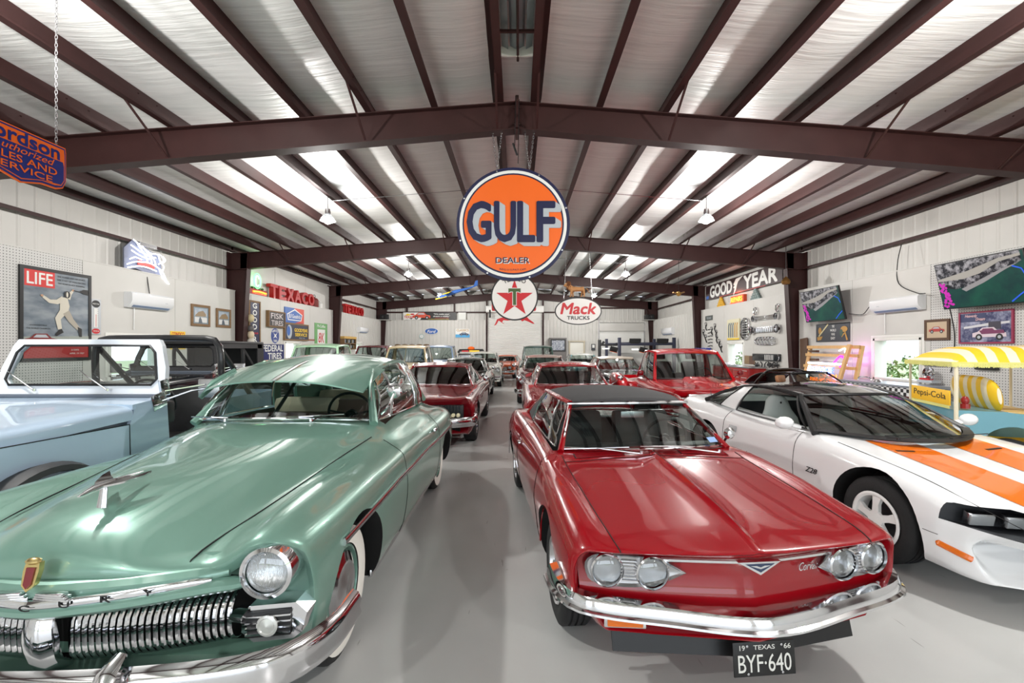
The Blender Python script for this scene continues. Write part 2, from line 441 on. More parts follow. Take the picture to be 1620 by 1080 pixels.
# purlins: Z sections
def purlin_mesh(s):
    m = MB(); L0, L1 = YB+.05, YF-.05; yc, ly = (L0+L1)/2, L1-L0
    m.box((0,yc,.13),(.008,ly,.26)); m.box((.045*s,yc,.004),(.09,ly,.008)); m.box((-.045*s,yc,.256),(.09,ly,.008)); m.box((.09*s,yc,.014),(.006,ly,.028))
    for yr in RY:   # lap bolts
        for dy in (-.62,-.3,.3,.62):
            for dz in (.06,.2):
                m.lathe([(.009,-.012),(.009,.012)], (0, yr+dy, dz), 'x', 6)
    return m.mesh('purlin', MAROON, 35)
PM = {1: purlin_mesh(-1), -1: purlin_mesh(1)}
for p in PX:
    for s in (-1,1):
        o = link('purlin', PM[s], ceiling); o.location = (s*p, 0, rz_top(p)); 
# tapered rafters
def rafter(y):
    m = MB(); xs = np.linspace(-8.75, 8.75, 29)
    for a, c in zip(xs[:-1], xs[1:]):
        for (za, zb, w) in ((lambda x: rz_bot(x)+.012, lambda x: rz_top(x)-.012, .010), (lambda x: rz_bot(x), lambda x: rz_bot(x)+.014, .20), (lambda x: rz_top(x)-.014, lambda x: rz_top(x), .18)):
            v = [(x, y+sy*w/2, f(x)) for x in (a,c) for sy in (-1,1) for f in (za,zb)]
            m.add(v, [(0,1,3,2),(4,6,7,5),(0,4,5,1),(2,3,7,6),(0,2,6,4),(1,5,7,3)])
    # ridge splice plates and bolts
    m.box((-.012,y,(rz_bot(0)+rz_top(0))/2),(.022,.2,rz_top(0)-rz_bot(0)+.16)); m.box((.012,y,(rz_bot(0)+rz_top(0))/2),(.022,.2,rz_top(0)-rz_bot(0)+.16))
    for dz in (-.20,-.12,.12,.2):
        for dy in (-.06,.06): m.lathe([(.014,-.05),(.014,.05)], (0,y+dy,(rz_bot(0)+rz_top(0))/2+dz), 'x', 6)
    r = m.build('rafter', MAROON, ceiling)
    return r
for y in RY: rafter(y)
# flange braces
for y in RY[:-1]:
    for s in (-1,1):
        for k in (0,2,5,7):
            x = s*PX[k]; m = MB(); 
            for dy in (-1,):
                m.tube([(x, y+dy*.10, rz_bot(x)+.02),(x, y+dy*.85, rz_top(x)+.03)], .022, 4, sq=(1,.4))
            m.build('flange_brace', MAROON, ceiling)
# walls ---------------------------------------------------------------
def rib_profile(L, pitch=.305, d=.03):
    """R-panel profile: list of (along, depth)"""
    P = []; t = 0.0
    while t < L:
        for a, z in ((0,0),(pitch*.72,0),(pitch*.80,d),(pitch*.90,d),(pitch*.985,0)):
            if t+a < L: P.append((t+a, z))
        t += pitch
    P.append((L, 0)); return P
def ribbed_wall(name, side, openings_far, z0, z1, plane, mtl=LINER, slope=False, y0=None, y1=None, pitch=.305, d=.011):
    """ribbed sheet with rectangular holes [(a0,a1,z0,z1)] along the wall"""
    m = MB(); s0, s1 = y0, y1
    cuts = sorted(set([s0, s1] + [c for o in openings_far for c in o[:2]])); cuts = [c for c in cuts if s0 <= c <= s1]
    prof = []
    for a, z in rib_profile(s1-s0, pitch, d): prof.append((s0+a, z))
    for c in cuts:
        if all(abs(c-p[0]) > 1e-6 for p in prof):
            prof.append((c, np.interp(c, [p[0] for p in sorted(prof)], [p[1] for p in sorted(prof)])))
    prof.sort()
    zs = sorted(set([z0, z1] + [z for o in openings_far for z in o[2:] if z0 < z < z1]))
    for (a, da), (c, dc) in zip(prof[:-1], prof[1:]):
        for za, zb in zip(zs[:-1], zs[1:]):
            mid = ((a+c)/2, (za+zb)/2)
            if any(o[0] < mid[0] < o[1] and o[2] < mid[1] < o[3] for o in openings_far): continue
            def P(t, dd, z):
                if side == 'left': return (-plane+dd, t, z)
                if side == 'right': return (plane-dd, t, z)
                return (t, plane-dd, z if not slope or z < z1 else sheet_z(t)+.05)
            q = [P(a,da,za), P(c,dc,za), P(c,dc,zb), P(a,da,zb)]
            if side == 'right': q = q[::-1]
            m.add(q, [(0,1,2,3)])
    return m
# window openings (along y, z) in the side walls
WL = [(9.85,11.3,1.05,1.96), (17.35,18.6,.95,1.93), (24.9,25.9,.95,1.98)]
WR = [(9.95,11.3,.92,1.93), (17.8,19.1,.85,1.9)]
wl = struct(ribbed_wall('wall_left','left',WL,0,5.0,HW,y0=YB,y1=YF).build('wall_left', LINER, smooth=0))
wr = struct(ribbed_wall('wall_right','right',WR,0,5.0,HW,y0=YB,y1=YF).build('wall_right', LINER, smooth=0))
PEG = None
def node_peg():
    m = bpy.data.materials.new('pegboard'); m.use_nodes = True; nt = m.node_tree; b = nt.nodes['Principled BSDF']; L = nt.links.new
    tc = nt.nodes.new('ShaderNodeTexCoord'); sp = nt.nodes.new('ShaderNodeSeparateXYZ'); L(tc.outputs['Object'], sp.inputs[0])
    def fr(o):
        a = nt.nodes.new('ShaderNodeMath'); a.operation='MULTIPLY'; a.inputs[1].default_value = 1/.0508; L(o, a.inputs[0])
        f = nt.nodes.new('ShaderNodeMath'); f.operation='FRACT'; L(a.outputs[0], f.inputs[0])
        s = nt.nodes.new('ShaderNodeMath'); s.operation='SUBTRACT'; s.inputs[1].default_value = .5; L(f.outputs[0], s.inputs[0])
        p = nt.nodes.new('ShaderNodeMath'); p.operation='POWER'; p.inputs[1].default_value = 2; L(s.outputs[0], p.inputs[0]); return p
    a, c = fr(sp.outputs['Y']), fr(sp.outputs['Z'])
    ad = nt.nodes.new('ShaderNodeMath'); ad.operation='ADD'; L(a.outputs[0], ad.inputs[0]); L(c.outputs[0], ad.inputs[1])
    lt = nt.nodes.new('ShaderNodeMath'); lt.operation='LESS_THAN'; lt.inputs[1].default_value = .032; L(ad.outputs[0], lt.inputs[0])
    mx = nt.nodes.new('ShaderNodeMixRGB'); L(lt.outputs[0], mx.inputs[0]); mx.inputs[1].default_value = lin((202,201,198)); mx.inputs[2].default_value = lin((70,70,72)); L(mx.outputs[0], b.inputs['Base Color']); b.inputs['Roughness'].default_value = .55
    return m
PEG = node_peg()
SMOOTHW = mat('white_board', (202,200,195), 0.5, noise=0.02, nscale=2)
# flush board lining below the ledge, in sheets 2.44 m wide that butt at fine joints
def lining(side, ranges, openings, parent):
    sx = -1 if side == 'left' else 1
    for (a0, a1, mt) in ranges:
        n = max(1, round((a1-a0)/2.44)); 
        for i in range(n):
            p0, p1 = a0+(a1-a0)*i/n+.004, a0+(a1-a0)*(i+1)/n-.004
            ops = [o for o in openings if o[0] < p1 and o[1] > p0]
            m = MB(); ysl = sorted(set([p0,p1]+[min(max(c,p0),p1) for o in ops for c in o[:2]])); zsl = sorted(set([0.0, LZ]+[z for o in ops for z in o[2:]]))
            for ya, yb_ in zip(ysl[:-1], ysl[1:]):
                for za, zb in zip(zsl[:-1], zsl[1:]):
                    if any(o[0] <= (ya+yb_)/2 <= o[1] and o[2] <= (za+zb)/2 <= o[3] for o in ops): continue
                    m.box((sx*(LX+.008),(ya+yb_)/2,(za+zb)/2),(.016,yb_-ya,zb-za))
            if m.V: m.build('wall_board', mt, parent, smooth=0)
    # ledge on top
    for (a0,a1,mt) in ranges:
        MB().box((sx*(LX+HW)/2+sx*.0,(a0+a1)/2,LZ+.012),(HW-LX+.02,a1-a0,.024)).build('ledge', LINER, parent, smooth=0)
lining('left', [(YB,6.7,PEG),(6.7,9.28,PEG),(9.28,14.3,SMOOTHW),(14.6,21.9,SMOOTHW)], WL, wl)
lining('right', [(YB,6.7,PEG),(6.7,9.75,PEG),(9.75,14.3,SMOOTHW),(14.6,21.9,SMOOTHW)], WR, wr)
# back bay: ribbed liner
for side, W_, par in (('left', WL, wl), ('right', WR, wr)):
    ribbed_wall('x', side, W_, 0, LZ, LX, y0=22.1, y1=YF, pitch=.23, d=.02).build('liner_sheet', LINER, par, smooth=0)
    sx = -1 if side == 'left' else 1
    MB().box((sx*(LX+HW)/2,26.0,LZ+.012),(HW-LX,7.8,.024)).build('ledge', LINER, par, smooth=0)
# far wall with door openings
D1 = (-1.94, 1.66, 0, 4.02); D2 = (5.35, 8.3, 0, 3.35)
wb = struct(ribbed_wall('wall_far','far',[D1,D2],0,5.2,YF,slope=True,y0=-HW,y1=HW).build('wall_far', LINER, smooth=0))
ribbed_wall('x','far',[(D1[0],D1[1],0,LZ),(D2[0],D2[1],0,3.35)],0,LZ,YF-.26,y0=-LX,y1=LX,pitch=.23,d=.02).build('liner_sheet', LINER, wb, smooth=0)
for a0, a1 in ((-LX,D1[0]),(D1[1],LX)): MB().box(((a0+a1)/2,YF-.13,LZ+.012),(a1-a0,.26,.024)).build('ledge', LINER, wb, smooth=0)
# girts and columns
for side, par in ((-1,wl),(1,wr)):
    for i in range(4):
        if i == 2:
            for k_ in range(3): MB().box((side*9.075,15.82+2.45*k_,4.08),(.014,2.43,1.12)).build('wall_board', SMOOTHW, par, smooth=0)
        else: MB().box((side*(HW-.11),(RY[i]+RY[i+1])/2,4.21),(.16,RY[i+1]-RY[i]-.3,.012)).box((side*(HW-.19),(RY[i]+RY[i+1])/2,4.18),(.012,RY[i+1]-RY[i]-.3,.07)).build('girt', MAROON, par, smooth=0)
        MB().box((side*(HW-.07),(RY[i]+RY[i+1])/2,4.83),(.12,RY[i+1]-RY[i]-.1,.16)).box((side*(HW-.16),(RY[i]+RY[i+1])/2,4.76),(.06,RY[i+1]-RY[i]-.1,.02)).build('eave_strut', MAROON, par, smooth=0)
    for y in RY:
        m = MB()
        # tapered I column: inner flange leans in towards the top
        xo, xi0, xi1 = side*(HW-.03), side*8.72, side*8.46
        v = [(xo,y-.005,0),(xi0,y-.005,0),(xi1,y-.005,4.7),(xo,y-.005,4.7)]; v += [(p[0],y+.005,p[2]) for p in v]
        m.add(v, [(0,1,2,3),(7,6,5,4),(0,4,5,1),(1,5,6,2),(2,6,7,3),(3,7,4,0)])
        for (a,c) in (((xi0,0),(xi1,4.72)),((xo,0),(xo,4.72))):
            v = [(a[0]+q*.007,y+w*.11,a[1]) for q in (-1,1) for w in (-1,1)] + [(c[0]+q*.007,y+w*.11,c[1]) for q in (-1,1) for w in (-1,1)]
            m.add(v, [(0,1,3,2),(4,6,7,5),(0,4,5,1),(2,3,7,6),(0,2,6,4),(1,5,7,3)])
        m.box((side*8.8,y,rz_bot(8.6)-.01),(.55,.2,.02))
        m.build('column', MAROON, par, smooth=0)
    # back bay drooping brace rods
for x in (-7.2,-4.1,-1.98,1.70,5.2,8.4):
    MB().box((x,YF-.12,(rz_bot(x)+0)/2+1.7*0),(.09,.2,rz_bot(x))).build('end_post', MAROON, wb, smooth=0)
for z, segs in ((4.02,((-HW,-1.94),(1.7,5.2),)),):
    for a0,a1 in segs: MB().box(((a0+a1)/2,YF-.16,z),(a1-a0,.012,.09)).box(((a0+a1)/2,YF-.1,z+.04),(a1-a0,.14,.012)).build('girt', MAROON, wb, smooth=0)
for z in (3.40,4.3): MB().box((6.9,YF-.16,z),(3.2,.012,.10)).build('girt', MAROON, wb, smooth=0)
# windows in the side walls: frame, glass
FRAMEW = mat('window_frame_white', (225,224,218), 0.4)
OUT = mat('outside_ground', (150,160,120), 0.9, noise=.2, nscale=3)
def window(n, side, o):
    sx = -1 if side == 'left' else 1; a0,a1,z0,z1 = o; ac, zc = (a0+a1)/2, (z0+z1)/2; X = sx*(LX+.12)
    m = MB()
    for (c, d) in (((X,ac,z0+.03),(.30,a1-a0,.06)),((X,ac,z1-.03),(.30,a1-a0,.06)),((X,a0+.03,zc),(.30,.06,z1-z0)),((X,a1-.03,zc),(.30,.06,z1-z0))): m.box(c, d, bev=.006)
    w_ = struct(m.build('window_%d' % n, FRAMEW))
    m = MB()
    for (c, d) in (((sx*(LX-.008),ac,z0-.035),(.02,a1-a0+.14,.07)),((sx*(LX-.008),ac,z1+.035),(.02,a1-a0+.14,.07)),((sx*(LX-.008),a0-.035,zc),(.02,.07,z1-z0)),((sx*(LX-.008),a1+.035,zc),(.02,.07,z1-z0))): m.box(c, d, bev=.004)
    m.build('casing', FRAMEW, w_)
    MB().add([(X+sx*.06,a0+.05,z0+.05),(X+sx*.06,a1-.05,z0+.05),(X+sx*.06,a1-.05,z1-.05),(X+sx*.06,a0+.05,z1-.05)],[(0,1,2,3)]).build('window_pane', glass('pane', (245,248,250), .0), w_)
for i, o in enumerate(WL): window(i+1, 'left', o)
for i, o in enumerate(WR): window(i+4, 'right', o)
# outdoors, seen through the windows
g = MB().box((0,10,-.3),(120,120,.1)).build('ground_outside', OUT, smooth=0); struct(g)
BUSH = mat('bush_green', (96,120,62), 0.9, noise=.4, nscale=6)
def bush(loc, r, lab):
    m = MB(); rnd = random.Random(int(loc[1]*10))
    for i in range(420):
        a, e = rnd.uniform(0,2*PI), math.acos(rnd.uniform(-.3,1)); q = r*rnd.uniform(.6,1)
        c = np.array((q*math.sin(e)*math.cos(a), q*math.sin(e)*math.sin(a), r*.5+q*math.cos(e)*.9))
        u = nrm([rnd.uniform(-1,1) for _ in range(3)]); v = nrm(np.cross(u, [rnd.uniform(-1,1) for _ in range(3)])); s = .09
        m.add([c-u*s, c+v*s*.5, c+u*s, c-v*s*.5], [(0,1,2,3)])
    m.tube([(0,0,-.3),(0,0,r*.8)], [.05,.02], 6)
    o = m.build('bush', BUSH, smooth=0); o.location = loc; tag(o, lab, 'bush'); return o
bush((15.2,17.6,0), 1.0, 'leafy green bush outside the right wall window nearest the striped surrey')
bush((15.5,30.5,0), 1.1, 'green bush outside the small far window in the right wall')
bush((-17.5,32.0,0), 1.1, 'green bush outside the left wall window beside the big navy tire sign')
# roll-up door and sectional door
DOORW = mat('door_white', (226,226,222), 0.4)
def curtain(x0, x1, z0, z1, y, pitch):
    m = MB(); n = int((z1-z0)/pitch); G = []
    for i in range(n+1):
        z = z0+i*pitch
        G += [[(x0,y,z),(x1,y,z)],[(x0,y-.022,z+pitch*.35),(x1,y-.022,z+pitch*.35)],[(x0,y-.022,z+pitch*.8),(x1,y-.022,z+pitch*.8)],[(x0,y,z+pitch*.97),(x1,y,z+pitch*.97)]]
    m.grid(np.array(G)); return m
d1 = struct(curtain(D1[0]-.03,D1[1]+.03,0,4.02,YF-.10,.095).build('door_1', DOORW, smooth=25))
for x in (D1[0]-.04, D1[1]+.04): MB().box((x,YF-.2,2.0),(.10,.16,4.0)).build('guide_rail', MAROON, d1, smooth=0)
MB().box((-.14,YF-.35,4.20),(3.75,.42,.42),bev=.05).build('roll_housing', DOORW, d1)
MB().box((-1.75,YF-.50,3.90),(.12,.12,.5),bev=.01).build('chain_hoist', BLACK, d1)
m = MB()
for k in range(5): m.box(((D2[0]+D2[1])/2,YF-.10,.34+.67*k),(D2[1]-D2[0]+.02,.05,.662),bev=.012)
m.box(((D2[0]+D2[1])/2,YF-.07,1.68),(D2[1]-D2[0]+.02,.01,3.36))
d2 = struct(m.build('door_2', DOORW))
m = MB()
for x in (D2[0]-.02,D2[1]+.02): m.box((x,YF-.2,1.9),(.08,.14,3.8))
m.build('door_track', DCHROME, d2, smooth=0)
MB().box((6.85,YF-.22,3.05),(3.05,.08,.52),bev=.01).build('door_header', LINER, d2)
# steel walk door
d3 = struct(MB().box((3.88,YF-.30,1.02),(.86,.05,2.03),bev=.008).build('door_3', mat('door_cream',(226,224,214),.4)))
MB().box((3.4,YF-.31,1.04),(.09,.09,2.1)).box((4.36,YF-.31,1.04),(.09,.09,2.1)).box((3.88,YF-.31,2.12),(1.1,.10,.09)).build('door_frame', mat('frame_beige',(196,186,164),.5), d3)
m = MB(); m.cyl((4.2,YF-.33,1.0),(4.2,YF-.39,1.0),.03,12); m.ball((4.2,YF-.40,1.0),.035,10); m.build('door_handle', DCHROME, d3)
# wall behind the camera: three tall open doorways
m = MB()
for a0,a1 in ((-HW,-8.5),(-5.5,-4.7),(4.9,5.6),(8.5,HW)): m.box(((a0+a1)/2,YB,2.0),(a1-a0,.2,4.0))
m.box((0,YB,4.85),(2*HW,.2,1.7))
struct(m.build('wall_near', LINER, smooth=0))
# ridge vent with louvre blades
v = thing('ridge_vent', 'grey metal ridge vent with blades set in the roof peak', 'vent', (0,4.9,5.42))
GALV = mat('galvanised', (150,158,162), .35, .8)
m = MB()
for x in (-.22,.22): m.box((x,0,.02),(.025,1.7,.12))
for y in (-.85,.85): m.box((0,y,.02),(.46,.025,.12))
m.build('vent_frame', mat('vent_white',(205,203,196),.5), v)
for x in (-.15,-.05,.05,.15): MB().box((x,0,.06),(.09,1.66,.004),rot=(0,.5 if x<0 else -.5,0)).build('blade', GALV, v)
for y in (-.45,.45): MB().box((0,y,.0),(.42,.03,.03)).build('cross_bar', MAROON, v)
m = MB(); m.tube([(0,-.5,.02),(.01,.95,-.03)], .018, 6); m.build('operator_rod', MAROON, v)
# pull chain hanging from the vent beside the ridge splice
def chain(p0, p1, r=.012, ln=.05, name='chain', mt=DCHROME, parent=None, lab=None, cat='chain', group=None):
    p0, p1 = np.array(p0,float), np.array(p1,float); L_ = np.linalg.norm(p1-p0); n = max(2,int(L_/(ln*.75))); d = (p1-p0)/L_; m = MB()
    u = nrm(np.cross(d,(0,.3,1)) if abs(d[2])<.9 else np.cross(d,(0,1,0))); w_ = np.cross(d,u)
    for i in range(n):
        c = p0+(p1-p0)*(i+.5)/n; a = u if i%2 else w_
        P = [c+d*ln*.5*math.cos(t)+a*r*math.sin(t) for t in np.linspace(0,2*PI,9)[:-1]]
        m.tube(P, r*.28, 4, closed=True)
    o = m.build(name, mt, parent)
    if lab: tag(o, lab, cat, group)
    return o
m = MB(); m.tube([(-.02,6.6,5.35),(-.035,6.55,4.55)],.006,5); m.tube([(.03,6.6,5.3),(.015,6.55,4.35)],.006,5); m.tube([(-.06,6.5,4.62),(.0,6.5,4.45)],.014,6)
tag(m.build('pull_cord', BLACK), 'dark pull cords dangling from the roof vent beside the ridge splice', 'cord')
# high bay lamps -------------------------------------------------------
DOME = glass('lamp_dome_glass', (225,228,230), .12, .25)
def lamp(loc, lab, lit=True):
    t = thing('high_bay_lamp', lab, 'lamp', loc, 0, 'high bay lamps hanging in two rows under the roof')
    top = sheet_z(loc[0])-loc[2]-.12
    MB().cyl((0,0,.16),(0,0,top),.012,8).build('drop_rod', DCHROME, t)
    MB().lathe([(.0,.20),(.05,.2),(.06,.12),(.05,.05),(.0,.05)]).build('ballast', DCHROME, t)
    MB().lathe([(.05,.09),(.09,.06),(.15,-.02),(.17,-.07),(.165,-.07),(.14,-.02),(.085,.05),(.05,.08)]).build('reflector_dome', DOME, t)
    MB().lathe([(.0,.03),(.05,.02),(.085,-.05),(.065,-.11),(0,-.135)]).build('bulb', EMITW if lit else WHITE, t)
    if lit:
        l = bpy.data.lights.new('lamp_light','POINT'); l.energy = LAMP_W; l.color = (1,.975,.94); l.shadow_soft_size = .07
        o = bpy.data.objects.new('lamp_light', l); COL.objects.link(o); o.parent = t; o.location = (0,0,-.21)
    return t
for i, y in enumerate((-4.2, 3.1, 10.1, 17.6, 24.8)):
    for s in (-1,1):
        nm = ('nearest','nearer','middle','third','farthest')[i]
        lamp((s*4.2, y, 4.58), '%s high bay lamp of the %s row under the roof' % ({0:'rearmost',1:'overhead',2:'largest visible',3:'second visible',4:'farthest'}[i], 'left' if s<0 else 'right'))
    m = MB(); zc = sheet_z(0)-.26
    m.tube([(-4.17,y,sheet_z(4.17)-.34),(0,y,zc-.06),(4.17,y,sheet_z(4.17)-.34)], .008, 6)
    tag(m.build('conduit', DCHROME), 'thin grey conduit joining the %s pair of ceiling lamps' % ('rearmost','overhead','nearest visible','second visible','farthest')[i], 'conduit')
# ================================================================= car building kit
# every car: local origin on the floor under its nose, +y runs back along the car, front faces -y
def paint(name, rgb, rough=.28, metal=.0, flake=0.0):
    return mat(name, rgb, rough, metal, coat=1.0)
def wheel(root, x, y, r=.33, w=.20, rim='cap', white=0.0, rr=None, steer=0.0, detail=True, rimcol=None, name='wheel'):
    """x = middle of the tyre; outer face looks away from the car's centre line"""
    s = 1 if x > 0 else -1; rr = rr or r*.60; h = w/2
    prof = [(rr-.01,-h*.75),(rr+.01,-h*.88),(rr+(r-rr)*.5,-h),(r-.035,-h*.93),(r-.010,-h*.82),(r,-h*.66)]
    mid = []
    if detail:
        for k in (-.36,0,.36): mid += [(r,h*(k-.07)),(r-.012,h*(k-.06)),(r-.012,h*(k+.06)),(r,h*(k+.07))]
    prof = prof + mid + [(a,-b) for a,b in prof[::-1]]
    m = MB(); m.lathe(prof, (0,0,0), 'x', 40 if detail else 24)
    t = m.build(name, RUBBER, root, fix=False); t.location = (x, y, r); t.rotation_euler = (0,0,steer)
    if white:
        p = [(white,s*h*.985),((white+rr)/2+.01,s*(h+.004)),(rr+.006,s*h*.9)]
        m = MB(); m.lathe(p, (0,0,0), 'x', 40); m.build('whitewall', mat('whitewall',(236,234,226),.55), t)
    sh = s*h
    if rim == 'cap':       # chrome full hub cap with painted steel edge
        m = MB(); m.lathe([(rr,sh*.85),(rr-.015,sh*.9),(rr-.02,sh*.55),(rr-.05,sh*.5),(0,sh*.5)], (0,0,0), 'x', 32); m.build('rim', rimcol or DCHROME, t)
        m = MB(); m.lathe([(rr-.03,sh*.55),(rr-.035,sh*.82),(rr*.62,sh*1.0),(rr*.5,sh*.86),(rr*.3,sh*.9),(0,sh*1.05)], (0,0,0), 'x', 32); m.build('hub_cap', CHROME, t)
    elif rim == 'rally':
        m = MB(); m.lathe([(rr,sh*.88),(rr-.006,sh*.95),(rr-.022,sh*.9),(rr-.03,sh*.5)], (0,0,0), 'x', 36); m.build('trim_ring', CHROME, t)
        m = MB(); m.lathe([(rr-.03,sh*.35),(rr*.72,sh*.5),(rr*.40,sh*.62),(0,sh*.62)], (0,0,0), 'x', 32); m.build('rim', rimcol or DCHROME, t)
        for k in range(5):
            a = 2*PI*k/5; c = (sh*.56, rr*.6*math.cos(a), rr*.6*math.sin(a)); m = MB(); m.box(c, (.012,.10*rr/.2,.045), rot=Matrix.Rotation(a+PI/2,3,'X'), bev=.004); m.build('slot', WELL, t)
        m = MB(); m.lathe([(.055,sh*.6),(.052,sh*.95),(.03,sh*1.02),(0,sh*1.04)], (0,0,0), 'x', 20); m.build('hub_cap', CHROME, t)
    elif rim == 'spoke5':
        c_ = rimcol or WHITE
        m = MB(); m.lathe([(rr+.004,sh*.93),(rr-.012,sh*1.0),(rr-.03,sh*.9),(rr-.035,sh*.1),(rr-.02,-sh*.6)], (0,0,0), 'x', 40); m.build('rim', c_, t)
        m = MB(); m.lathe([(rr-.036,sh*.0),(0,sh*.0)], (0,0,0), 'x', 24); m.build('brake_disc', mat('brake_dark',(50,50,52),.5,.6), t)
        for k in range(5):
            a = 2*PI*k/5+.3; m = MB(); L0, L1 = .03, rr-.02
            v = []
            for (q, wd, xx) in ((L0,.030,.90),(rr*.55,.026,.86),(L1,.042,.72)):
                for dx in (0,-.25):
                    for w2 in (-wd,wd): v.append((sh*(xx+dx)*1.0, q*math.cos(a)-w2*math.sin(a), q*math.sin(a)+w2*math.cos(a)))
            f = []
            for i in (0,4): f += [(i,i+1,i+5,i+4),(i+2,i+6,i+7,i+3),(i,i+4,i+6,i+2),(i+1,i+3,i+7,i+5)]
            f += [(0,2,3,1),(8,9,11,10)]
            m.add(v, f); m.build('spoke', c_, t, fix=True)
        m = MB(); m.lathe([(.07,sh*.75),(.065,sh*.92),(.04,sh*.97),(0,sh*.97)], (0,0,0), 'x', 20); m.build('hub_cap', c_, t)
    elif rim == 'steel':
        m = MB(); m.lathe([(rr+.002,sh*.9),(rr-.02,sh*.85),(rr-.03,sh*.3),(rr*.6,sh*.25),(rr*.4,sh*.45),(0,sh*.45)], (0,0,0), 'x', 28); m.build('rim', rimcol or DCHROME, t)
        m = MB(); m.lathe([(.07,sh*.45),(.065,sh*.62),(0,sh*.68)], (0,0,0), 'x', 20); m.build('hub_cap', CHROME, t)
    return t
def headlamp(root, c, r=.09, depth=.07, dirv=(0,-1,0), ring=CHROME, ringw=.018, name='headlamp'):
    """round sealed beam facing dirv; origin on the lamp's face"""
    m = MB(); m.lathe([(r,-.0),(r+ringw*.3,-.012),(r+ringw,-.006),(r+ringw*1.15,depth*.4),(r+ringw*.9,depth)], (0,0,0), 'y', 36)
    o = m.build(name, ring, root); o.location = c
    a = math.atan2(dirv[0], -dirv[1]); tl = math.asin(max(-1,min(1,dirv[2]/np.linalg.norm(dirv)))); o.rotation_euler = (-tl, 0, a)
    m = MB(); m.lathe([(r,.012),(r*.8,.035),(r*.45,.055),(0,.062)], (0,0,0), 'y', 28); m.build('reflector_bowl', REFL, o)
    m = MB(); m.lathe([(0,-.012),(r*.5,-.008),(r*.85,.0),(r,.008)], (0,0,0), 'y', 28); m.build('lens', LENS, o)
    return o
def steering_wheel(root, c, r=.2, tilt=.9, m_=None, thick=.012):
    """rim tilted towards the driver"""
    m = MB(); P = [(r*math.cos(a), 0, r*math.sin(a)) for a in np.linspace(0,2*PI,33)[:-1]]
    m.tube(P, thick, 8, closed=True); m.cyl((0,.01,0),(0,-.35,0),.02,10); m.lathe([(.05,-.02),(.045,.02),(0,.03)], (0,0,0), 'y', 16)
    for a in (0.2, PI-.2, -PI/2): m.tube([(0,-.005,0),(r*math.cos(a),0,r*math.sin(a))], .009, 6)
    o = m.build('steering_wheel', m_ or BLACK, root); o.location = c; o.rotation_euler = (-tilt+PI/2-.4, 0, 0); return o
def seat(root, c, w=.5, h=.55, m_=None, head=False, depth=.48, name='seat'):
    """c = front bottom centre of the cushion; back is to the rear (+y)"""
    m = MB(); m.box((0,depth/2,.11),(w,depth,.22),bev=.05); m.box((0,depth+.02,.11+h/2+.05),(w,.15,h),rot=(.22*-1,0,0),bev=.06)
    if head: m.box((0,depth+.14,.11+h+.17),(w*.5,.09,.16),rot=(-.2,0,0),bev=.035)
    o = m.build(name, m_, root); o.location = c; return o
def wiper(root, a, b, c, m_=CHROME, name='wiper'):
    """arm from pivot a to b, blade centred at b towards c"""
    m = MB(); m.cyl(a, (a[0],a[1],a[2]+.02), .013, 10); m.tube([a, b], [.006,.004], 6); o = m.build(name, m_, root)
    d = np.array(c)-np.array(b); m = MB(); m.tube([tuple(np.array(b)-d), tuple(np.array(b)+d)], .0045, 5); m.build('wiper_blade', m_ if m_ is CHROME else BLACK, o); return o
def symcurve(X, yc, zc, ya, za, n=12, p=2.0):
    return [(X*t, yc+(ya-yc)*abs(t)**p, zc+(za-zc)*abs(t)**p) for t in np.linspace(-1,1,n+1)]
def ruled(A, B, m=6, bulge=(0,0,0), b0=0.0, b1=1.0):
    A, B = np.array(A), np.array(B); bulge = np.array(bulge); G = []
    for t in np.linspace(b0,b1,m+1): G.append(A*(1-t)+B*t+bulge*math.sin(PI*t))
    return np.array(G)
def border(G): return list(G[0]) + list(G[1:,-1]) + list(G[-1][::-1][1:]) + list(G[1:-1,0][::-1])
def pane(root, G, gm, frame=None, fr=.012, name='windshield', fname='window_trim', inset=0):
    o = MB().grid(G).build(name, gm, root)
    if frame is not None:
        MB().tube([tuple(p) for p in border(G)], fr, 6, closed=True).build(fname, frame, o if name != 'side_window' else o)
    return o
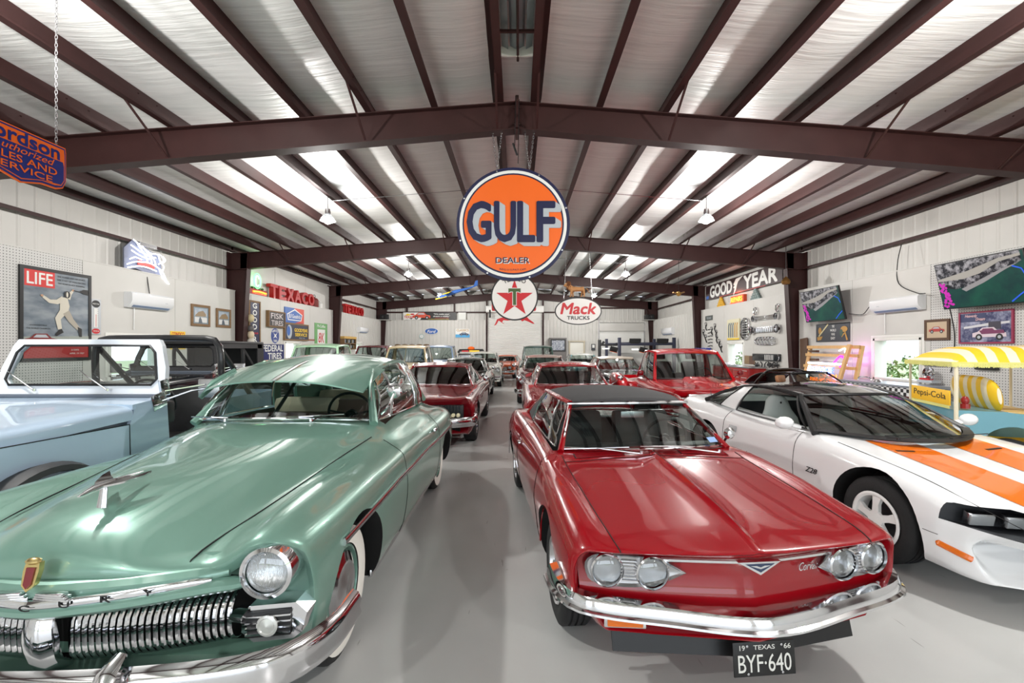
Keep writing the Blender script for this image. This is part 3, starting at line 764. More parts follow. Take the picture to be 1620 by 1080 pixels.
def greenhouse(root, pm, WS, RAIL, BELT, REAR, segs, gm=GLASS, trim=CHROME, crown=(.03,.05,.03), tr=.010, roofmat=None, pil=.022, side_bulge=.015, rear_glass=True, roof_name='roof', wipers=True, headliner=None, pillar_mat=None, fr_edge=0.0, rooft=.028, crownp=2.6):
    """WS: windshield (xb,ycb,zcb,yab,zab, xt,yct,zct,yat,zat); RAIL/BELT: right side polylines front->rear;
       REAR: (xt,yct,zct, xb,ycb,zcb) uses last rail/belt points as corners; segs: [(a0,a1,kind)]"""
    xb,ycb,zcb,yab,zab, xt,yct,zct,yat,zat = WS
    base = symcurve(xb,ycb,zcb,yab,zab); top = symcurve(xt,yct,zct,yat,zat)
    W_ = ruled(base, top, 6, (0,-.02,.015)); pane(root, W_, gm, trim, tr, 'windshield')
    n = 24; R_ = np.array(bez(RAIL, n)); B_ = np.array(bez(BELT, n))
    rlast = RAIL[-1]; blast = BELT[-1]
    rtop = symcurve(rlast[0], REAR[0], REAR[1], rlast[1], rlast[2]); rbase = symcurve(blast[0], REAR[2], REAR[3], blast[1], blast[2])
    G = ruled(rtop, rbase, 6, (0,.03,.02))
    if rear_glass: pane(root, G, gm, trim, tr, 'rear_window')
    # roof
    rows = []
    for i,q in enumerate(R_):
        a = i/n; cz = np.interp(a, [0,.5,1], crown); yc0 = (yct-yat)*(1-a)+(REAR[0]-rlast[1])*a
        row = []
        for t in np.linspace(-1,1,17): row.append((q[0]*t, q[1]+yc0*(1-abs(t)**2), q[2]+cz*(1-abs(t)**crownp)))
        rows.append(row)
    rows = np.array(rows)
    if fr_edge: # little front lip
        f0 = rows[0].copy(); f0[:,1] -= fr_edge; f0[:,2] -= fr_edge*.45; rows = np.concatenate([[f0], rows])
    roof = MB().slab(rows, (0,0,-rooft)).build(roof_name, roofmat or pm, root, fix=True, smooth=50)
    MB().tube([tuple(p) for p in R_], rooft*.75, 8).build('roof_rail', pillar_mat or roofmat or pm, root)
    MB().tube([(-p[0],p[1],p[2]) for p in R_], rooft*.75, 8).build('roof_rail', pillar_mat or roofmat or pm, root)
    pmat = pillar_mat or pm
    for s in (-1,1):
        # pillars at windshield corners
        A0 = np.array((xb*s,yab,zab)); A1 = np.array((xt*s,yat,zat))
        MB().tube([tuple(A0-(A1-A0)*.08), tuple(A1)], [pil*1.25,pil], 8).build('front_pillar', pmat, root)
        for (a0,a1,kind) in segs:
            idx = np.linspace(a0*n, a1*n, 9); bb = np.array([B_[min(int(i),n-1)]*(1-(i-min(int(i),n-1)))+B_[min(int(i),n-1)+1]*(i-min(int(i),n-1)) for i in idx])
            rr_ = np.array([R_[min(int(i),n-1)]*(1-(i-min(int(i),n-1)))+R_[min(int(i),n-1)+1]*(i-min(int(i),n-1)) for i in idx])
            bb[:,0] *= s; rr_[:,0] *= s
            if kind == 'glass': pane(root, ruled(bb, rr_, 4, (side_bulge*s,0,0)), gm, trim, tr*.8, 'side_window')
            elif kind == 'open':
                g = ruled(bb, rr_, 4, (side_bulge*s,0,0)); MB().tube([tuple(p) for p in border(g)], tr*.8, 6, closed=True).build('window_trim', trim, root)
            elif kind == 'panel':
                g = ruled(bb, rr_, 4, (side_bulge*s,0,0)); MB().slab(g, (-.03*s,0,0)).build('rear_pillar', roofmat if roofmat else pm, root, fix=True)
            elif kind == 'pillar':
                g = ruled(bb, rr_, 4, (side_bulge*s*1.2,0,0)); MB().slab(g, (-.03*s,0,0)).build('door_pillar', pmat, root, fix=True)
        # rear corner pillar
        C0 = np.array((blast[0]*s,blast[1],blast[2])); C1 = np.array((rlast[0]*s,rlast[1],rlast[2]))
        MB().tube([tuple(C1), tuple(C0+(C0-C1)*.05)], [pil,pil*1.3], 8).build('rear_corner_pillar', pmat, root)
    return roof
def gapline(root, P, r=.004, name='panel_gap', m_=GAP): return MB().tube(P, r, 4).build(name, m_, root)
def arch_cut(body, axles, r, x_in, x_out=1.2, z=None, flat=0):
    c = MB()
    for (y, zc, rr) in axles:
        for s in (-1,1):
            a, b_ = s*x_in, s*x_out; n = 40
            c.tube([(a,y,zc),(b_,y,zc)], rr, n)
    return c
def cabin_cut(y0, y1, zb, x0, x1=None, ztop=1.4, taper=.06):
    x1 = x1 or x0; c = MB()
    v = [(-x0,y0,zb),(x0,y0,zb),(x1,y1,zb),(-x1,y1,zb),(-x0-taper,y0-taper,ztop),(x0+taper,y0-taper,ztop),(x1+taper,y1+taper,ztop),(-x1-taper,y1+taper,ztop)]
    c.add(v, [(3,2,1,0),(4,5,6,7),(0,1,5,4),(1,2,6,5),(2,3,7,6),(3,0,4,7)]); return c
# ================================================================= green 1950 coupe with visor
GREEN = mat('green_metallic', (122,160,146), .30, .30, coat=1.0)
def merc():
    t = thing('coupe_car', 'metallic green rounded vintage coupe with a sun visor and toothed chrome grille', 'car', (-1.85,1.68,0), 0)
    # columns: 0 centre,1,2 hood side,3 valley,4 fender crown,5 shoulder,6 side,7 low side,8 sill,9 floor
    G = [
     [(0,.16,.735),(.25,.165,.735),(.50,.18,.735),(.62,.20,.75),(.80,.24,.84),(.905,.30,.80),(.93,.33,.62),(.91,.33,.42),(.85,.31,.30),(0,.26,.30)],
     [(0,.10,.80),(.25,.11,.80),(.46,.14,.79),(.60,.17,.80),(.80,.20,.895),(.935,.28,.82),(.96,.32,.62),(.935,.33,.42),(.87,.33,.27),(0,.30,.27)],
     [(0,.17,.915),(.22,.18,.90),(.42,.22,.86),(.57,.27,.84),(.79,.32,.945),(.955,.40,.83),(.975,.43,.62),(.95,.43,.40),(.88,.43,.25),(0,.43,.25)],
     [(0,.34,.99),(.22,.36,.975),(.43,.41,.925),(.585,.47,.885),(.78,.55,.965),(.965,.62,.84),(.985,.62,.62),(.96,.62,.38),(.89,.62,.24),(0,.62,.24)],
     [(0,.70,1.055),(.23,.72,1.045),(.46,.78,.99),(.615,.84,.925),(.785,.92,.97),(.965,.98,.85),(.99,.98,.62),(.96,.98,.36),(.89,.98,.23),(0,.98,.23)],
     [(0,1.15,1.10),(.25,1.16,1.095),(.50,1.2,1.05),(.665,1.25,.975),(.80,1.3,.965),(.96,1.35,.85),(.99,1.35,.62),(.96,1.35,.35),(.89,1.35,.23),(0,1.35,.23)],
     [(0,1.62,1.15),(.30,1.64,1.145),(.56,1.68,1.10),(.72,1.72,1.02),(.83,1.78,.955),(.955,1.82,.85),(.985,1.82,.62),(.955,1.82,.35),(.89,1.82,.23),(0,1.82,.23)],
     [(0,1.95,1.14),(.35,1.97,1.13),(.66,2.02,1.105),(.80,2.05,1.03),(.87,2.1,.945),(.955,2.1,.84),(.985,2.1,.62),(.955,2.1,.35),(.89,2.1,.23),(0,2.1,.23)],
     [(0,2.7,1.10),(.35,2.7,1.10),(.70,2.7,1.09),(.81,2.7,1.03),(.87,2.75,.93),(.95,2.75,.83),(.98,2.75,.62),(.95,2.75,.35),(.89,2.75,.23),(0,2.75,.23)],
     [(0,3.3,1.09),(.35,3.3,1.09),(.70,3.3,1.07),(.81,3.3,1.01),(.89,3.3,.93),(.975,3.3,.82),(.995,3.3,.62),(.965,3.3,.35),(.9,3.3,.23),(0,3.3,.23)],
     [(0,4.0,1.08),(.33,4.0,1.07),(.62,4.0,1.03),(.76,4.0,.97),(.88,4.0,.94),(.985,4.0,.82),(1.0,4.0,.62),(.97,4.0,.35),(.9,4.0,.23),(0,4.0,.23)],
     [(0,4.7,.98),(.3,4.7,.96),(.52,4.68,.92),(.68,4.66,.88),(.82,4.65,.87),(.93,4.62,.78),(.955,4.62,.60),(.93,4.62,.40),(.86,4.62,.28),(0,4.62,.28)],
     [(0,5.15,.72),(.28,5.13,.71),(.46,5.1,.69),(.58,5.07,.68),(.70,5.03,.68),(.80,5.0,.64),(.83,4.98,.55),(.81,4.98,.45),(.75,4.98,.38),(0,5.05,.38)]]
    S = Surf(G); body = S.solid(5,4).build('body', GREEN, t)
    c = arch_cut(body, [(.86,.36,.42)], 0, .62)
    cut(body, c, WELL)
    c = arch_cut(body, [(3.86,.30,.40)], 0, .66); cut(body, c, WELL)
    cut(body, cabin_cut(2.12,4.15,.42,.74,.66,1.35,.02), mat('brown_interior',(74,58,52),.8))
    # grille mouth
    c = MB(); P = [(-.70,.60),(-.66,.70),(-.40,.715),(0,.69),(.40,.715),(.66,.70),(.70,.60),(.66,.48),(0,.43),(-.66,.48)]
    c.prism(P, (0,.0,0), (1,0,0), (0,0,1), (0,.42,0)); cut(body, c, WELL)
    # wheels
    for x in (-.80,.80):
        wheel(t, x, .86, .365, .19, 'cap', white=.325, rr=.225, rimcol=GREEN); wheel(t, x, 3.86, .365, .19, 'cap', white=.325, rr=.225, rimcol=GREEN)
    # greenhouse
    WS = (.70,1.74,1.165,1.96,1.125, .55,2.22,1.505,2.34,1.475)
    RAIL = [(.555,2.32,1.48),(.60,2.7,1.545),(.605,3.1,1.555),(.57,3.55,1.50),(.50,3.9,1.40)]
    BELT = [(.73,1.98,1.12),(.755,2.6,1.10),(.76,3.2,1.085),(.72,3.75,1.06),(.60,4.35,1.04)]
    greenhouse(t, GREEN, WS, RAIL, BELT, (3.98,1.42,4.48,1.05), [(0,.13,'glass'),(.145,.50,'glass'),(.50,.56,'pillar'),(.57,.70,'glass'),(.70,1,'panel')], crown=(.055,.085,.06), tr=.011, pil=.028, side_bulge=.05, rooft=.03)
    # sun visor: two leaves over the windshield
    for s in (-1,1):
        rows = []
        for a in np.linspace(0,1,6):
            row = []
            for q in np.linspace(.015,1,9):
                xo = .665*q*s*(1-.05*a); y = 2.30-.52*a + .10*q*q*(1-.2*a) + (.06*max(0,q-.85)/.15*(a)); z = 1.575-.125*a**1.2-.065*q**2.4-.03*(a*q**3)
                row.append((xo,y,z))
            rows.append(row)
        MB().slab(np.array(rows),(0,0,-.012)).build('visor_leaf', GREEN, t, fix=True)
        b = MB(); b.tube([(s*.60,2.28,1.50),(s*.645,2.05,1.40),(s*.675,1.95,1.30)], [.022,.03,.014], 6, sq=(.45,1.2)); b.build('visor_bracket', GREEN, t)
    MB().tube([(0,1.77,1.452),(0,1.95,1.50),(0,2.15,1.55),(0,2.33,1.582)], .019, 6, sq=(1,.35)).build('visor_strip', CHROME, t)
    MB().tube([(0,1.76,1.172),(0,2.24,1.50)], .014, 6).build('windshield_divider', BLACK, t)
    # chrome belt trim, hood edge gap, door gaps
    for s in (-1,1):
        P = S.uv_line((2.9,5.55),(S.S-2.2,5.6),26,.006,s); MB().tube(P,[.018]+[.016]*(len(P)-2)+[.006],6,sq=(.5,1.25)).build('side_trim', CHROME, t)
        P = bez([S.at(u,v)+S.outn(u,v)*.002 for u,v in ((1.0,2.35),(1.6,2.55),(2.3,2.75),(3.2,3.0),(4.2,3.1),(5.2,3.12),(6.2,3.05))],30)
        gapline(t, [(p[0]*s,p[1],p[2]) for p in P], .0035)
        u = 6.35
        gapline(t, S.uv_line((u,3.6),(u,7.9),16,.001,s), .003); gapline(t, S.uv_line((9.1,3.6),(9.1,7.9),16,.001,s), .003)
        o = MB().box((0,0,0),(.03,.13,.028),bev=.01).build('door_handle', CHROME, t); p = S.at(8.7,4.9); o.location = (s*(p[0]+.02),p[1],p[2])
    # headlamps
    for s in (-1,1):
        headlamp(t, (s*.825,.180,.780), .084, .12, (s*.06,-1,.02), ringw=.021)
    # hood front trim with raised letters, crest and ornament
    P = [(-.62,.155,.765),(-.4,.098,.750),(-.2,.062,.735),(0,.048,.722),(.2,.062,.735),(.4,.098,.750),(.62,.155,.765)]
    MB().tube(bez(P,24),[.008]+[.019]*23+[.008],8,sq=(.7,1)).build('hood_trim', CHROME, t)
    MB().tube(bez([(-.74,.20,.735),(-.62,.165,.735),(-.4,.115,.715),(-.2,.082,.70),(0,.068,.69),(.2,.082,.70),(.4,.115,.715),(.62,.165,.735),(.74,.20,.735)],28),[.02]+[.034]*27+[.02],10,sq=(1,.85)).build('hood_lip', GREEN, t)
    MB().tube(bez([(-.66,.21,.775),(-.4,.145,.765),(-.2,.115,.758),(0,.10,.752),(.2,.115,.758),(.4,.145,.765),(.66,.21,.775)],24),[.02]+[.040]*23+[.02],10).build('hood_lip', GREEN, t)
    for i,chh in enumerate('MERCURY'):
        x = -.42+.14*i; y = .040+.13*x*x*1.2; z = .722+.03*abs(x)/.2*.8 if abs(x)<.3 else .722+.028+.02*(abs(x)-.2)/.2
        z = np.interp(abs(x),[0,.2,.4,.62],[.722,.735,.75,.765]); y = np.interp(abs(x),[0,.2,.4,.62],[.048,.062,.098,.155])-.020
        text('letter', chh, BLACK, t, (x,y,z), (1,0,0), (0,0,1), (.040,.024), .002, offset=.03)
    for s in (-1,1):
        m = MB()
        for k in range(3): m.box((s*(.085+.0*k),.055-.004*k,.745+.011*k),(.15-.02*k,.03,.010),rot=(0,0,-.1*s),bev=.004)
        m.build('scroll_bar', CHROME, t)
    m = MB(); poly = [(-.026,.05),(.026,.05),(.03,.02),(.024,-.03),(0,-.052),(-.024,-.03),(-.03,.02)]
    m.prism(poly,(0,.066,.83),(1,0,0),(0,0.25,.97),(0,-.02,0)); m.ball((0,.062,.885),.022,10,(1.4,.8,.6))
    crest = m.build('hood_crest', mat('gold_trim',(214,190,130),.22,1.0), t)
    MB().prism([(-.016,.04),(.016,.04),(.014,-.02),(0,-.035),(-.014,-.02)],(0,.044,.825),(1,0,0),(0,.25,.97),(0,-.004,0)).build('crest_shield', mat('crest_red',(120,20,30),.3,coat=1), crest)
    # flying ornament
    orn = MB(); orn.tube([(0,.24,1.072),(0,.31,1.085),(0,.41,1.09),(0,.57,1.09)],[.007,.022,.019,.005],10,sq=(1,.6)); orn.tube([(0,.345,.97),(0,.36,1.08)],[.014,.009],8,sq=(.7,1.8))
    o = orn.build('hood_ornament', CHROME, t)
    for s in (-1,1): MB().slab(np.array([[(0,.31,1.08),(0,.41,1.09)],[(s*.06,.38,1.085),(s*.06,.46,1.095)],[(s*.10,.46,1.095),(s*.10,.50,1.105)]]),(0,0,.008)).build('ornament_wing', CHROME, o, fix=True)
    # grille: curved teeth behind a central divider
    dark = MB().slab(np.array([[(-.70,.33,.42),(0,.30,.42),(.70,.33,.42)],[(-.70,.33,.72),(0,.30,.72),(.70,.33,.72)]]),(0,.02,0)).build('grille_backing', WELL, t, fix=True)
    for s in (-1,1):
        for k in range(23):
            x = s*(.075+.0265*k); q = (abs(x)-.06)/.66; hz = 1-.30*q
            zt, zb = .672, .425+.05*q; yy = .13+.09*q*q
            P = [(x,yy+.075,zt),(x,yy+.03,zt-.018),(x,yy+.004,zt-.06),(x,yy,(zt+zb)/2),(x,yy+.008,zb+.045),(x,yy+.04,zb+.01),(x,yy+.08,zb)]
            MB().tube(bez(P,10), .0078, 6, sq=(.8,1.3), up=(1,0,0)).build('grille_tooth', CHROME, t)
    m = MB(); m.tube(bez([(0,.17,.70),(0,.10,.66),(0,.085,.57),(0,.11,.47),(0,.17,.43)],10),[.05,.055,.05,.052,.055,.06,.06,.058,.056,.055,.05],8,sq=(1.1,.6)); gd = m.build('grille_divider', CHROME, t)
    MB().ball((0,.063,.57),.02,10,(.8,.6,2.6)).build('divider_badge', DCHROME, gd)
    # lamp pods at the grille ends
    for s in (-1,1):
        m = MB(); poly = [(-.12,.035),(-.09,.075),(.09,.075),(.135,.03),(.115,-.05),(.08,-.075),(-.075,-.075),(-.12,-.03)]
        m.prism(poly,(s*.83,.22,.555),(s*.985,.17,0),(0,0,1),(0,.10,0)); pod = m.build('lamp_pod', CHROME, t, fix=True, smooth=40)
        m = MB(); m.box((s*.82,.212,.555),(.17,.012,.105),rot=(0,0,s*.17),bev=.004); m.build('pod_recess', BLACK, pod)
        for k in range(4): MB().box((s*.82,.203,.52+.024*k),(.175,.012,.007),rot=(0,0,s*.17)).build('pod_bar', CHROME, pod)
        m = MB(); m.lathe([(.040,.0),(.044,-.014),(.034,-.018),(.03,-.014),(0,-.022)],(s*.82,.206,.555),'y',20); m.build('turn_lamp', mat('frosted_lens',(205,205,200),.25,.3,coat=1), pod)
        m = MB(); m.tube([(s*.69,.21,.60),(s*.745,.20,.60)],.05,8,sq=(1,.5)); m.build('grille_end_cap', CHROME, pod)
    # bumper with guards
    P = bez([(-1.02,.62,.40),(-1.0,.34,.41),(-.88,.12,.43),(-.5,-.0,.445),(0,-.04,.45),(.5,0,.445),(.88,.12,.43),(1.0,.34,.41),(1.02,.62,.40)],40)
    m = MB(); prof = [(-.0,.085),(.030,.07),(.045,.035),(.036,0),(.045,-.03),(.03,-.065),(0,-.085),(-.02,-.06),(-.02,.06)]
    Pn = np.array(P); G2 = []
    for i in range(len(Pn)):
        d = nrm(Pn[min(i+1,len(Pn)-1)]-Pn[max(i-1,0)]); o_ = np.cross(d,(0,0,1.0)); G2.append([Pn[i]+o_*a+np.array((0,0,1))*b for a,b in prof+prof[:1]])
    m.grid(np.array(G2)); bp = m.build('front_bumper', CHROME, t, fix=True, smooth=60)
    for s in (-1,1):
        m = MB(); m.tube(bez([(s*.40,-.035,.36),(s*.40,-.085,.43),(s*.40,-.075,.53),(s*.40,-.01,.575)],8),[.035,.045,.05,.05,.048,.045,.04,.032,.02],10,sq=(1,.7)); m.build('bumper_guard', CHROME, bp)
    # gravel apron between bumper and body
    MB().slab(np.array([[(-.86,.26,.40),(-.4,.12,.42),(0,.08,.42),(.4,.12,.42),(.86,.26,.40)],[(-.84,.36,.34),(-.4,.36,.34),(0,.36,.34),(.4,.36,.34),(.84,.36,.34)]]),(0,0,-.02)).build('apron', GREEN, t, fix=True)
    # wipers, cowl, spot lamp, interior
    wiper(t, (-.32,1.70,1.155), (-.50,1.80,1.17), (-.34,1.77,1.172)); wiper(t, (.32,1.70,1.155), (.36,1.79,1.185), (.2,1.76,1.18))
    sl = MB().tube(bez([(.76,1.98,1.17),(.83,1.93,1.24),(.86,1.98,1.33)],8),.010,6).build('spot_lamp_arm', CHROME, t)
    MB().lathe([(.0,.07),(.035,.06),(.058,.02),(.062,-.01),(.05,-.02),(0,-.028)],(.86,2.0,1.355),'y',20).build('spot_lamp', CHROME, sl)
    beige = mat('beige_seat', (196,182,158),.8); brn = mat('brown_seat',(92,70,62),.75)
    m = MB(); m.box((0,2.85,.62),(1.36,.55,.2),bev=.06); m.box((0,3.12,.93),(1.36,.17,.46),rot=(-.18,0,0),bev=.07); m.build('front_seat', brn, t)
    m = MB(); m.box((-.34,3.10,1.10),(.66,.19,.17),rot=(-.18,0,0),bev=.07); m.build('seat_top', beige, t)
    m = MB(); m.box((0,3.8,.62),(1.3,.5,.2),bev=.06); m.box((0,4.02,.93),(1.26,.17,.5),rot=(-.2,0,0),bev=.07); m.build('rear_seat', beige, t)
    m = MB(); m.box((0,2.16,.98),(1.38,.16,.22),bev=.06); m.build('dashboard', GREEN, t)
    steering_wheel(t, (.36,2.42,1.10), .205, .9, BLACK)
    m = MB(); m.box((-.0,2.2,1.40),(.18,.02,.05),bev=.01); m.cyl((0,2.2,1.42),(0,2.24,1.49),.008,6); m.build('rear_view_mirror', CHROME, t)
    # skirts of the sills
    for s in (-1,1): MB().box((s*.90,2.35,.245),(.03,2.2,.05),bev=.012).build('sill_trim', CHROME, t)
    return t
merc()
# ================================================================= red 1966 convertible
RED = mat('red_paint', (146,6,20), .26, .0, coat=1.0)
def nose_surface(plan, prof, X, nx=24, nz=None, x0=None):
    """fascia: y = plan(|x|) + rec for (z, rec, widthscale) rows"""
    G = []
    for (z, rec, ws) in prof:
        G.append([(X*ws*t, plan(abs(X*ws*t))+rec, z) for t in np.linspace(-1,1,nx+1)])
    return np.array(G)
def corvair():
    t = thing('convertible_car', 'bright red vintage convertible with black soft top and quad headlamps in the aisle foreground', 'car', (1.13,2.12,0), math.radians(5.3))
    def sec(y, top, cw, hood, crown, sh, cr, lo, v=(0,0,0,0,0,0,0,0,0,0,0,0)):
        # top centre z, crease z, hood edge (x,z), crown (x,z), shoulder(x,z), crease (x,z), low(x,z)
        pts = [(0,top),(.035,cw),(.34,cw*.55+hood[1]*.45),(hood[0],hood[1]),((hood[0]+crown[0])/2,max(hood[1],crown[1])*.5+(hood[1]+crown[1])*.25),crown,sh,cr,(cr[0]-.012,cr[1]-.10),lo,(lo[0]-.07,lo[1]-.09),(0,lo[1]-.09)]
        return [(p[0], y+v[i], p[1]) for i,p in enumerate(pts)]
    V0 = (0,0,.03,.08,.10,.12,.15,.17,.17,.17,.15,.0)
    G = [sec(.07,.705,.70,(.63,.70),(.77,.695),(.81,.66),(.80,.60),(.70,.44),V0),
         sec(.0,.745,.74,(.63,.735),(.775,.735),(.83,.685),(.845,.60),(.74,.42),V0),
         sec(.06,.775,.765,(.64,.757),(.78,.765),(.85,.70),(.868,.60),(.77,.41),V0),
         sec(.35,.835,.818,(.655,.795),(.785,.812),(.865,.72),(.882,.60),(.80,.37),V0),
         sec(.80,.89,.872,(.665,.835),(.79,.855),(.87,.735),(.885,.60),(.84,.30)),
         sec(1.20,.925,.91,(.67,.875),(.79,.885),(.868,.745),(.885,.60),(.84,.29)),
         sec(1.42,.935,.925,(.67,.905),(.785,.895),(.862,.75),(.882,.60),(.84,.29)),
         sec(2.2,.915,.915,(.67,.91),(.775,.89),(.855,.75),(.88,.60),(.84,.29)),
         sec(2.75,.925,.925,(.66,.92),(.775,.905),(.86,.76),(.885,.61),(.84,.29)),
         sec(3.5,.93,.93,(.62,.92),(.77,.91),(.865,.77),(.888,.62),(.84,.30)),
         sec(4.2,.88,.88,(.60,.87),(.75,.865),(.84,.74),(.86,.62),(.81,.32)),
         sec(4.62,.78,.78,(.58,.77),(.71,.76),(.79,.70),(.81,.60),(.77,.36))]
    S = Surf(G); body = S.solid(5,3).build('body', RED, t)
    cut(body, arch_cut(body, [(.82,.31,.385),(3.56,.31,.375)], 0, .58), WELL)
    cut(body, cabin_cut(1.5,3.05,.36,.70,.66,1.2,.03), mat('black_interior',(24,24,26),.7))
    # fascia
    plan = lambda x: .015+.13*(x/.8)**1.15+.03*(x/.8)**4
    prof = [(.742,.0,1.0),(.728,-.006,1.01),(.712,.004,1.015),(.700,.022,1.015),(.66,.036,1.015),(.60,.040,1.015),(.54,.022,1.01),(.50,.012,1.01),(.45,.012,1.01),(.40,.03,.93),(.35,.05,.86),(.30,.08,.80)]
    G2 = nose_surface(plan, prof, .80, 32); MB().slab(G2, (0,.02,0)).build('nose_panel', RED, t, fix=True, smooth=30)
    # chrome bar across the nose and V badge
    for s in (-1,1):
        P = [(s*x, plan(x)+.010, .690) for x in np.linspace(.07,.47,10)]; MB().tube(P, .011, 6, sq=(.6,1)).build('nose_bar', CHROME, t)
    m = MB(); m.prism([(-.105,.016),(.105,.016),(0,-.042)],(0,-.004,.688),(1,0,0),(0,.12,1),(0,.03,0)); b_ = m.build('v_badge', CHROME, t, smooth=0)
    MB().prism([(-.072,.008),(.072,.008),(0,-.030)],(0,-.006,.688),(1,0,0),(0,.12,1),(0,.004,0)).build('badge_inlay', mat('badge_blue',(60,70,95),.3,.5), b_, smooth=0)
    m = MB(); m.prism([(-.05,.003),(0,-.012),(.05,.003),(.02,.003),(0,-.004),(-.02,.003)],(0,-.009,.686),(1,0,0),(0,.12,1),(0,.003,0)); m.build('badge_wing', CHROME, b_, smooth=0)
    text('script_badge','Corvair',CHROME,t,(.30,plan(.30)+.018,.640),(1,.17,0),(0,0,1),(.12,.040),.006,shear=.35)
    # lamp housings: teardrop pointing to the middle
    for s in (-1,1):
        def HP(x, z): return (s*x, plan(x)-.012, z)
        out = bez([(.36,.628),(.43,.672),(.50,.705),(.62,.728),(.74,.722),(.795,.69),(.80,.64),(.775,.575),(.70,.552),(.58,.553),(.48,.572),(.42,.598),(.36,.628)],48)[:-1] if False else None
        o2 = np.array(bez([(.33,0,.640),(.42,0,.686),(.52,0,.708),(.64,0,.712),(.74,0,.706),(.785,0,.675),(.79,0,.63),(.765,0,.578),(.68,0,.562),(.56,0,.562),(.45,0,.585),(.33,0,.640)],44))[:-1]
        front = [HP(p[0],p[2]) for p in o2]; c_ = np.array([.58,0,.636])
        inner = [HP(c_[0]+(p[0]-c_[0])*.93, c_[2]+(p[2]-c_[2])*.84) for p in o2]; inner = [(a,b+.012,c) for a,b,c in inner]
        back = [(a,b+.06,c) for a,b,c in front]; n = len(front)
        m = MB(); m.grid(np.array([back+back[:1],front+front[:1],inner+inner[:1]])); ctr = (s*.58, plan(.58)+.01, .636)
        m.add(inner+[ctr], [(i,(i+1)%n,n) for i in range(n)])
        hb = m.build('lamp_housing', DCHROME, t, fix=True, smooth=40)
        for k in range(16): 
            xx = .565+.006*k if True else 0
        for k in range(7):
            z = .588+.015*k; MB().tube([(s*.545,plan(.545)-.006,z),(s*.625,plan(.625)-.006,z)],.003,4).build('housing_rib', CHROME, hb)
        for x_ in (.485,.690):
            dv = (s*(.10 if x_>.6 else .06),-1,0)
            headlamp(t, (s*x_, plan(x_)-.018, .636), .070, .05, dv, ringw=.010)
    # bumper
    P = bez([(-.90,.42,.495),(-.885,.26,.49),(-.80,.13,.48),(-.45,.02,.468),(0,-.075,.455),(.45,.02,.468),(.80,.13,.48),(.885,.26,.49),(.90,.42,.495)],44)
    Pn = np.array(P); prof = [(-.02,.052),(.02,.045),(.034,.02),(.036,-.005),(.052,-.012),(.054,-.022),(.038,-.032),(.0,-.042),(-.02,-.03)]
    G3 = []
    for i in range(len(Pn)):
        d = nrm(Pn[min(i+1,len(Pn)-1)]-Pn[max(i-1,0)]); o_ = np.cross(d,(0,0,1.0)); G3.append([Pn[i]+o_*a+np.array((0,0,1))*b for a,b in prof+prof[:1]])
    MB().grid(np.array(G3)).build('front_bumper', CHROME, t, fix=True, smooth=30)
    for s in (-1,1):
        m = MB(); m.box((0,0,0),(.20,.03,.062),bev=.006); o = m.build('marker_bezel', CHROME, t); o.location = (s*.60,.135,.385); o.rotation_euler=(0,0,s*.16)
        m = MB(); m.box((0,-.012,0),(.17,.02,.045),bev=.005); m.build('marker_lens', AMBER, o)
    # black air dam, plate
    G4 = np.array([[(x, .13+.10*abs(x)/.62, z) if z>.25 else (x*1.0,.09+.10*abs(x)/.62,z) for x in np.linspace(-.64,.64,9)] for z in (.34,.20)])
    MB().slab(G4,(0,.012,0)).build('air_dam', BLACK, t, fix=True)
    pl = MB().box((0,0,0),(.305,.006,.153),bev=.003).build('licence_plate', mat('plate_black',(22,22,23),.4), t); pl.location = (.03,.012,.245); pl.rotation_euler=(-.10,0,0)
    PW = mat('plate_white',(222,222,216),.5)
    text('plate_number','BYF·640',PW,pl,(0,-.004,-.018),(1,0,0),(0,0,1),(.262,.078),.0015)
    text('plate_state','TEXAS',PW,pl,(.0,-.004,.052),(1,0,0),(0,0,1),(.105,.020),.0015); text('plate_year','19',PW,pl,(-.108,-.004,.052),(1,0,0),(0,0,1),(.026,.022),.0015); text('plate_year','66',PW,pl,(.115,-.004,.052),(1,0,0),(0,0,1),(.034,.022),.0015)
    for x in (-.085,.085):
        for z in (.06,-.062): MB().lathe([(.006,.0),(.006,-.006),(0,-.007)],(x,-.002,z),'y',8).build('plate_bolt', DCHROME, pl)
    for s in (-1,1):
        wheel(t, s*.735, .82, .312, .195, 'rally', rr=.20, rimcol=DCHROME); wheel(t, s*.735, 3.56, .312, .195, 'rally', rr=.20)
        # seams, trim
        gapline(t, S.uv_line((1.0,3.1),(5.6,3.1),30,.001,s), .003)
        ua = S.find_u(1.36,7); gapline(t, S.uv_line((ua,5.0),(ua,9.8),12,.001,s),.0028); ub = S.find_u(2.72,7); gapline(t, S.uv_line((ub,5.0),(ub,9.8),12,.001,s),.0028)
        MB().tube(S.uv_line((S.find_u(1.22,9),9.9),(S.find_u(3.16,9),9.9),20,.004,s),.012,6,sq=(.5,1.3)).build('rocker_trim', CHROME, t)
        P = [(s*q[0],q[1],q[2]) for q in [np.array((.856,.82+.393*math.cos(a),.31+.393*math.sin(a))) for a in np.linspace(.05,PI-.05,20)]]; MB().tube(P,.011,6,sq=(1.4,.7)).build('arch_trim', CHROME if False else RED, t)
        P = [(s*.872,3.56+.383*math.cos(a),.31+.383*math.sin(a)) for a in np.linspace(.05,PI-.05,20)]; MB().tube(P,.010,6,sq=(1.4,.7)).build('arch_trim', CHROME, t)
        o = MB().box((0,0,0),(.03,.12,.022),bev=.008).build('door_handle', CHROME, t); p = S.at(S.find_u(2.55,6),6.0); o.location=(s*(p[0]+.018),p[1],p[2])
    u5 = S.find_u(1.22,2)
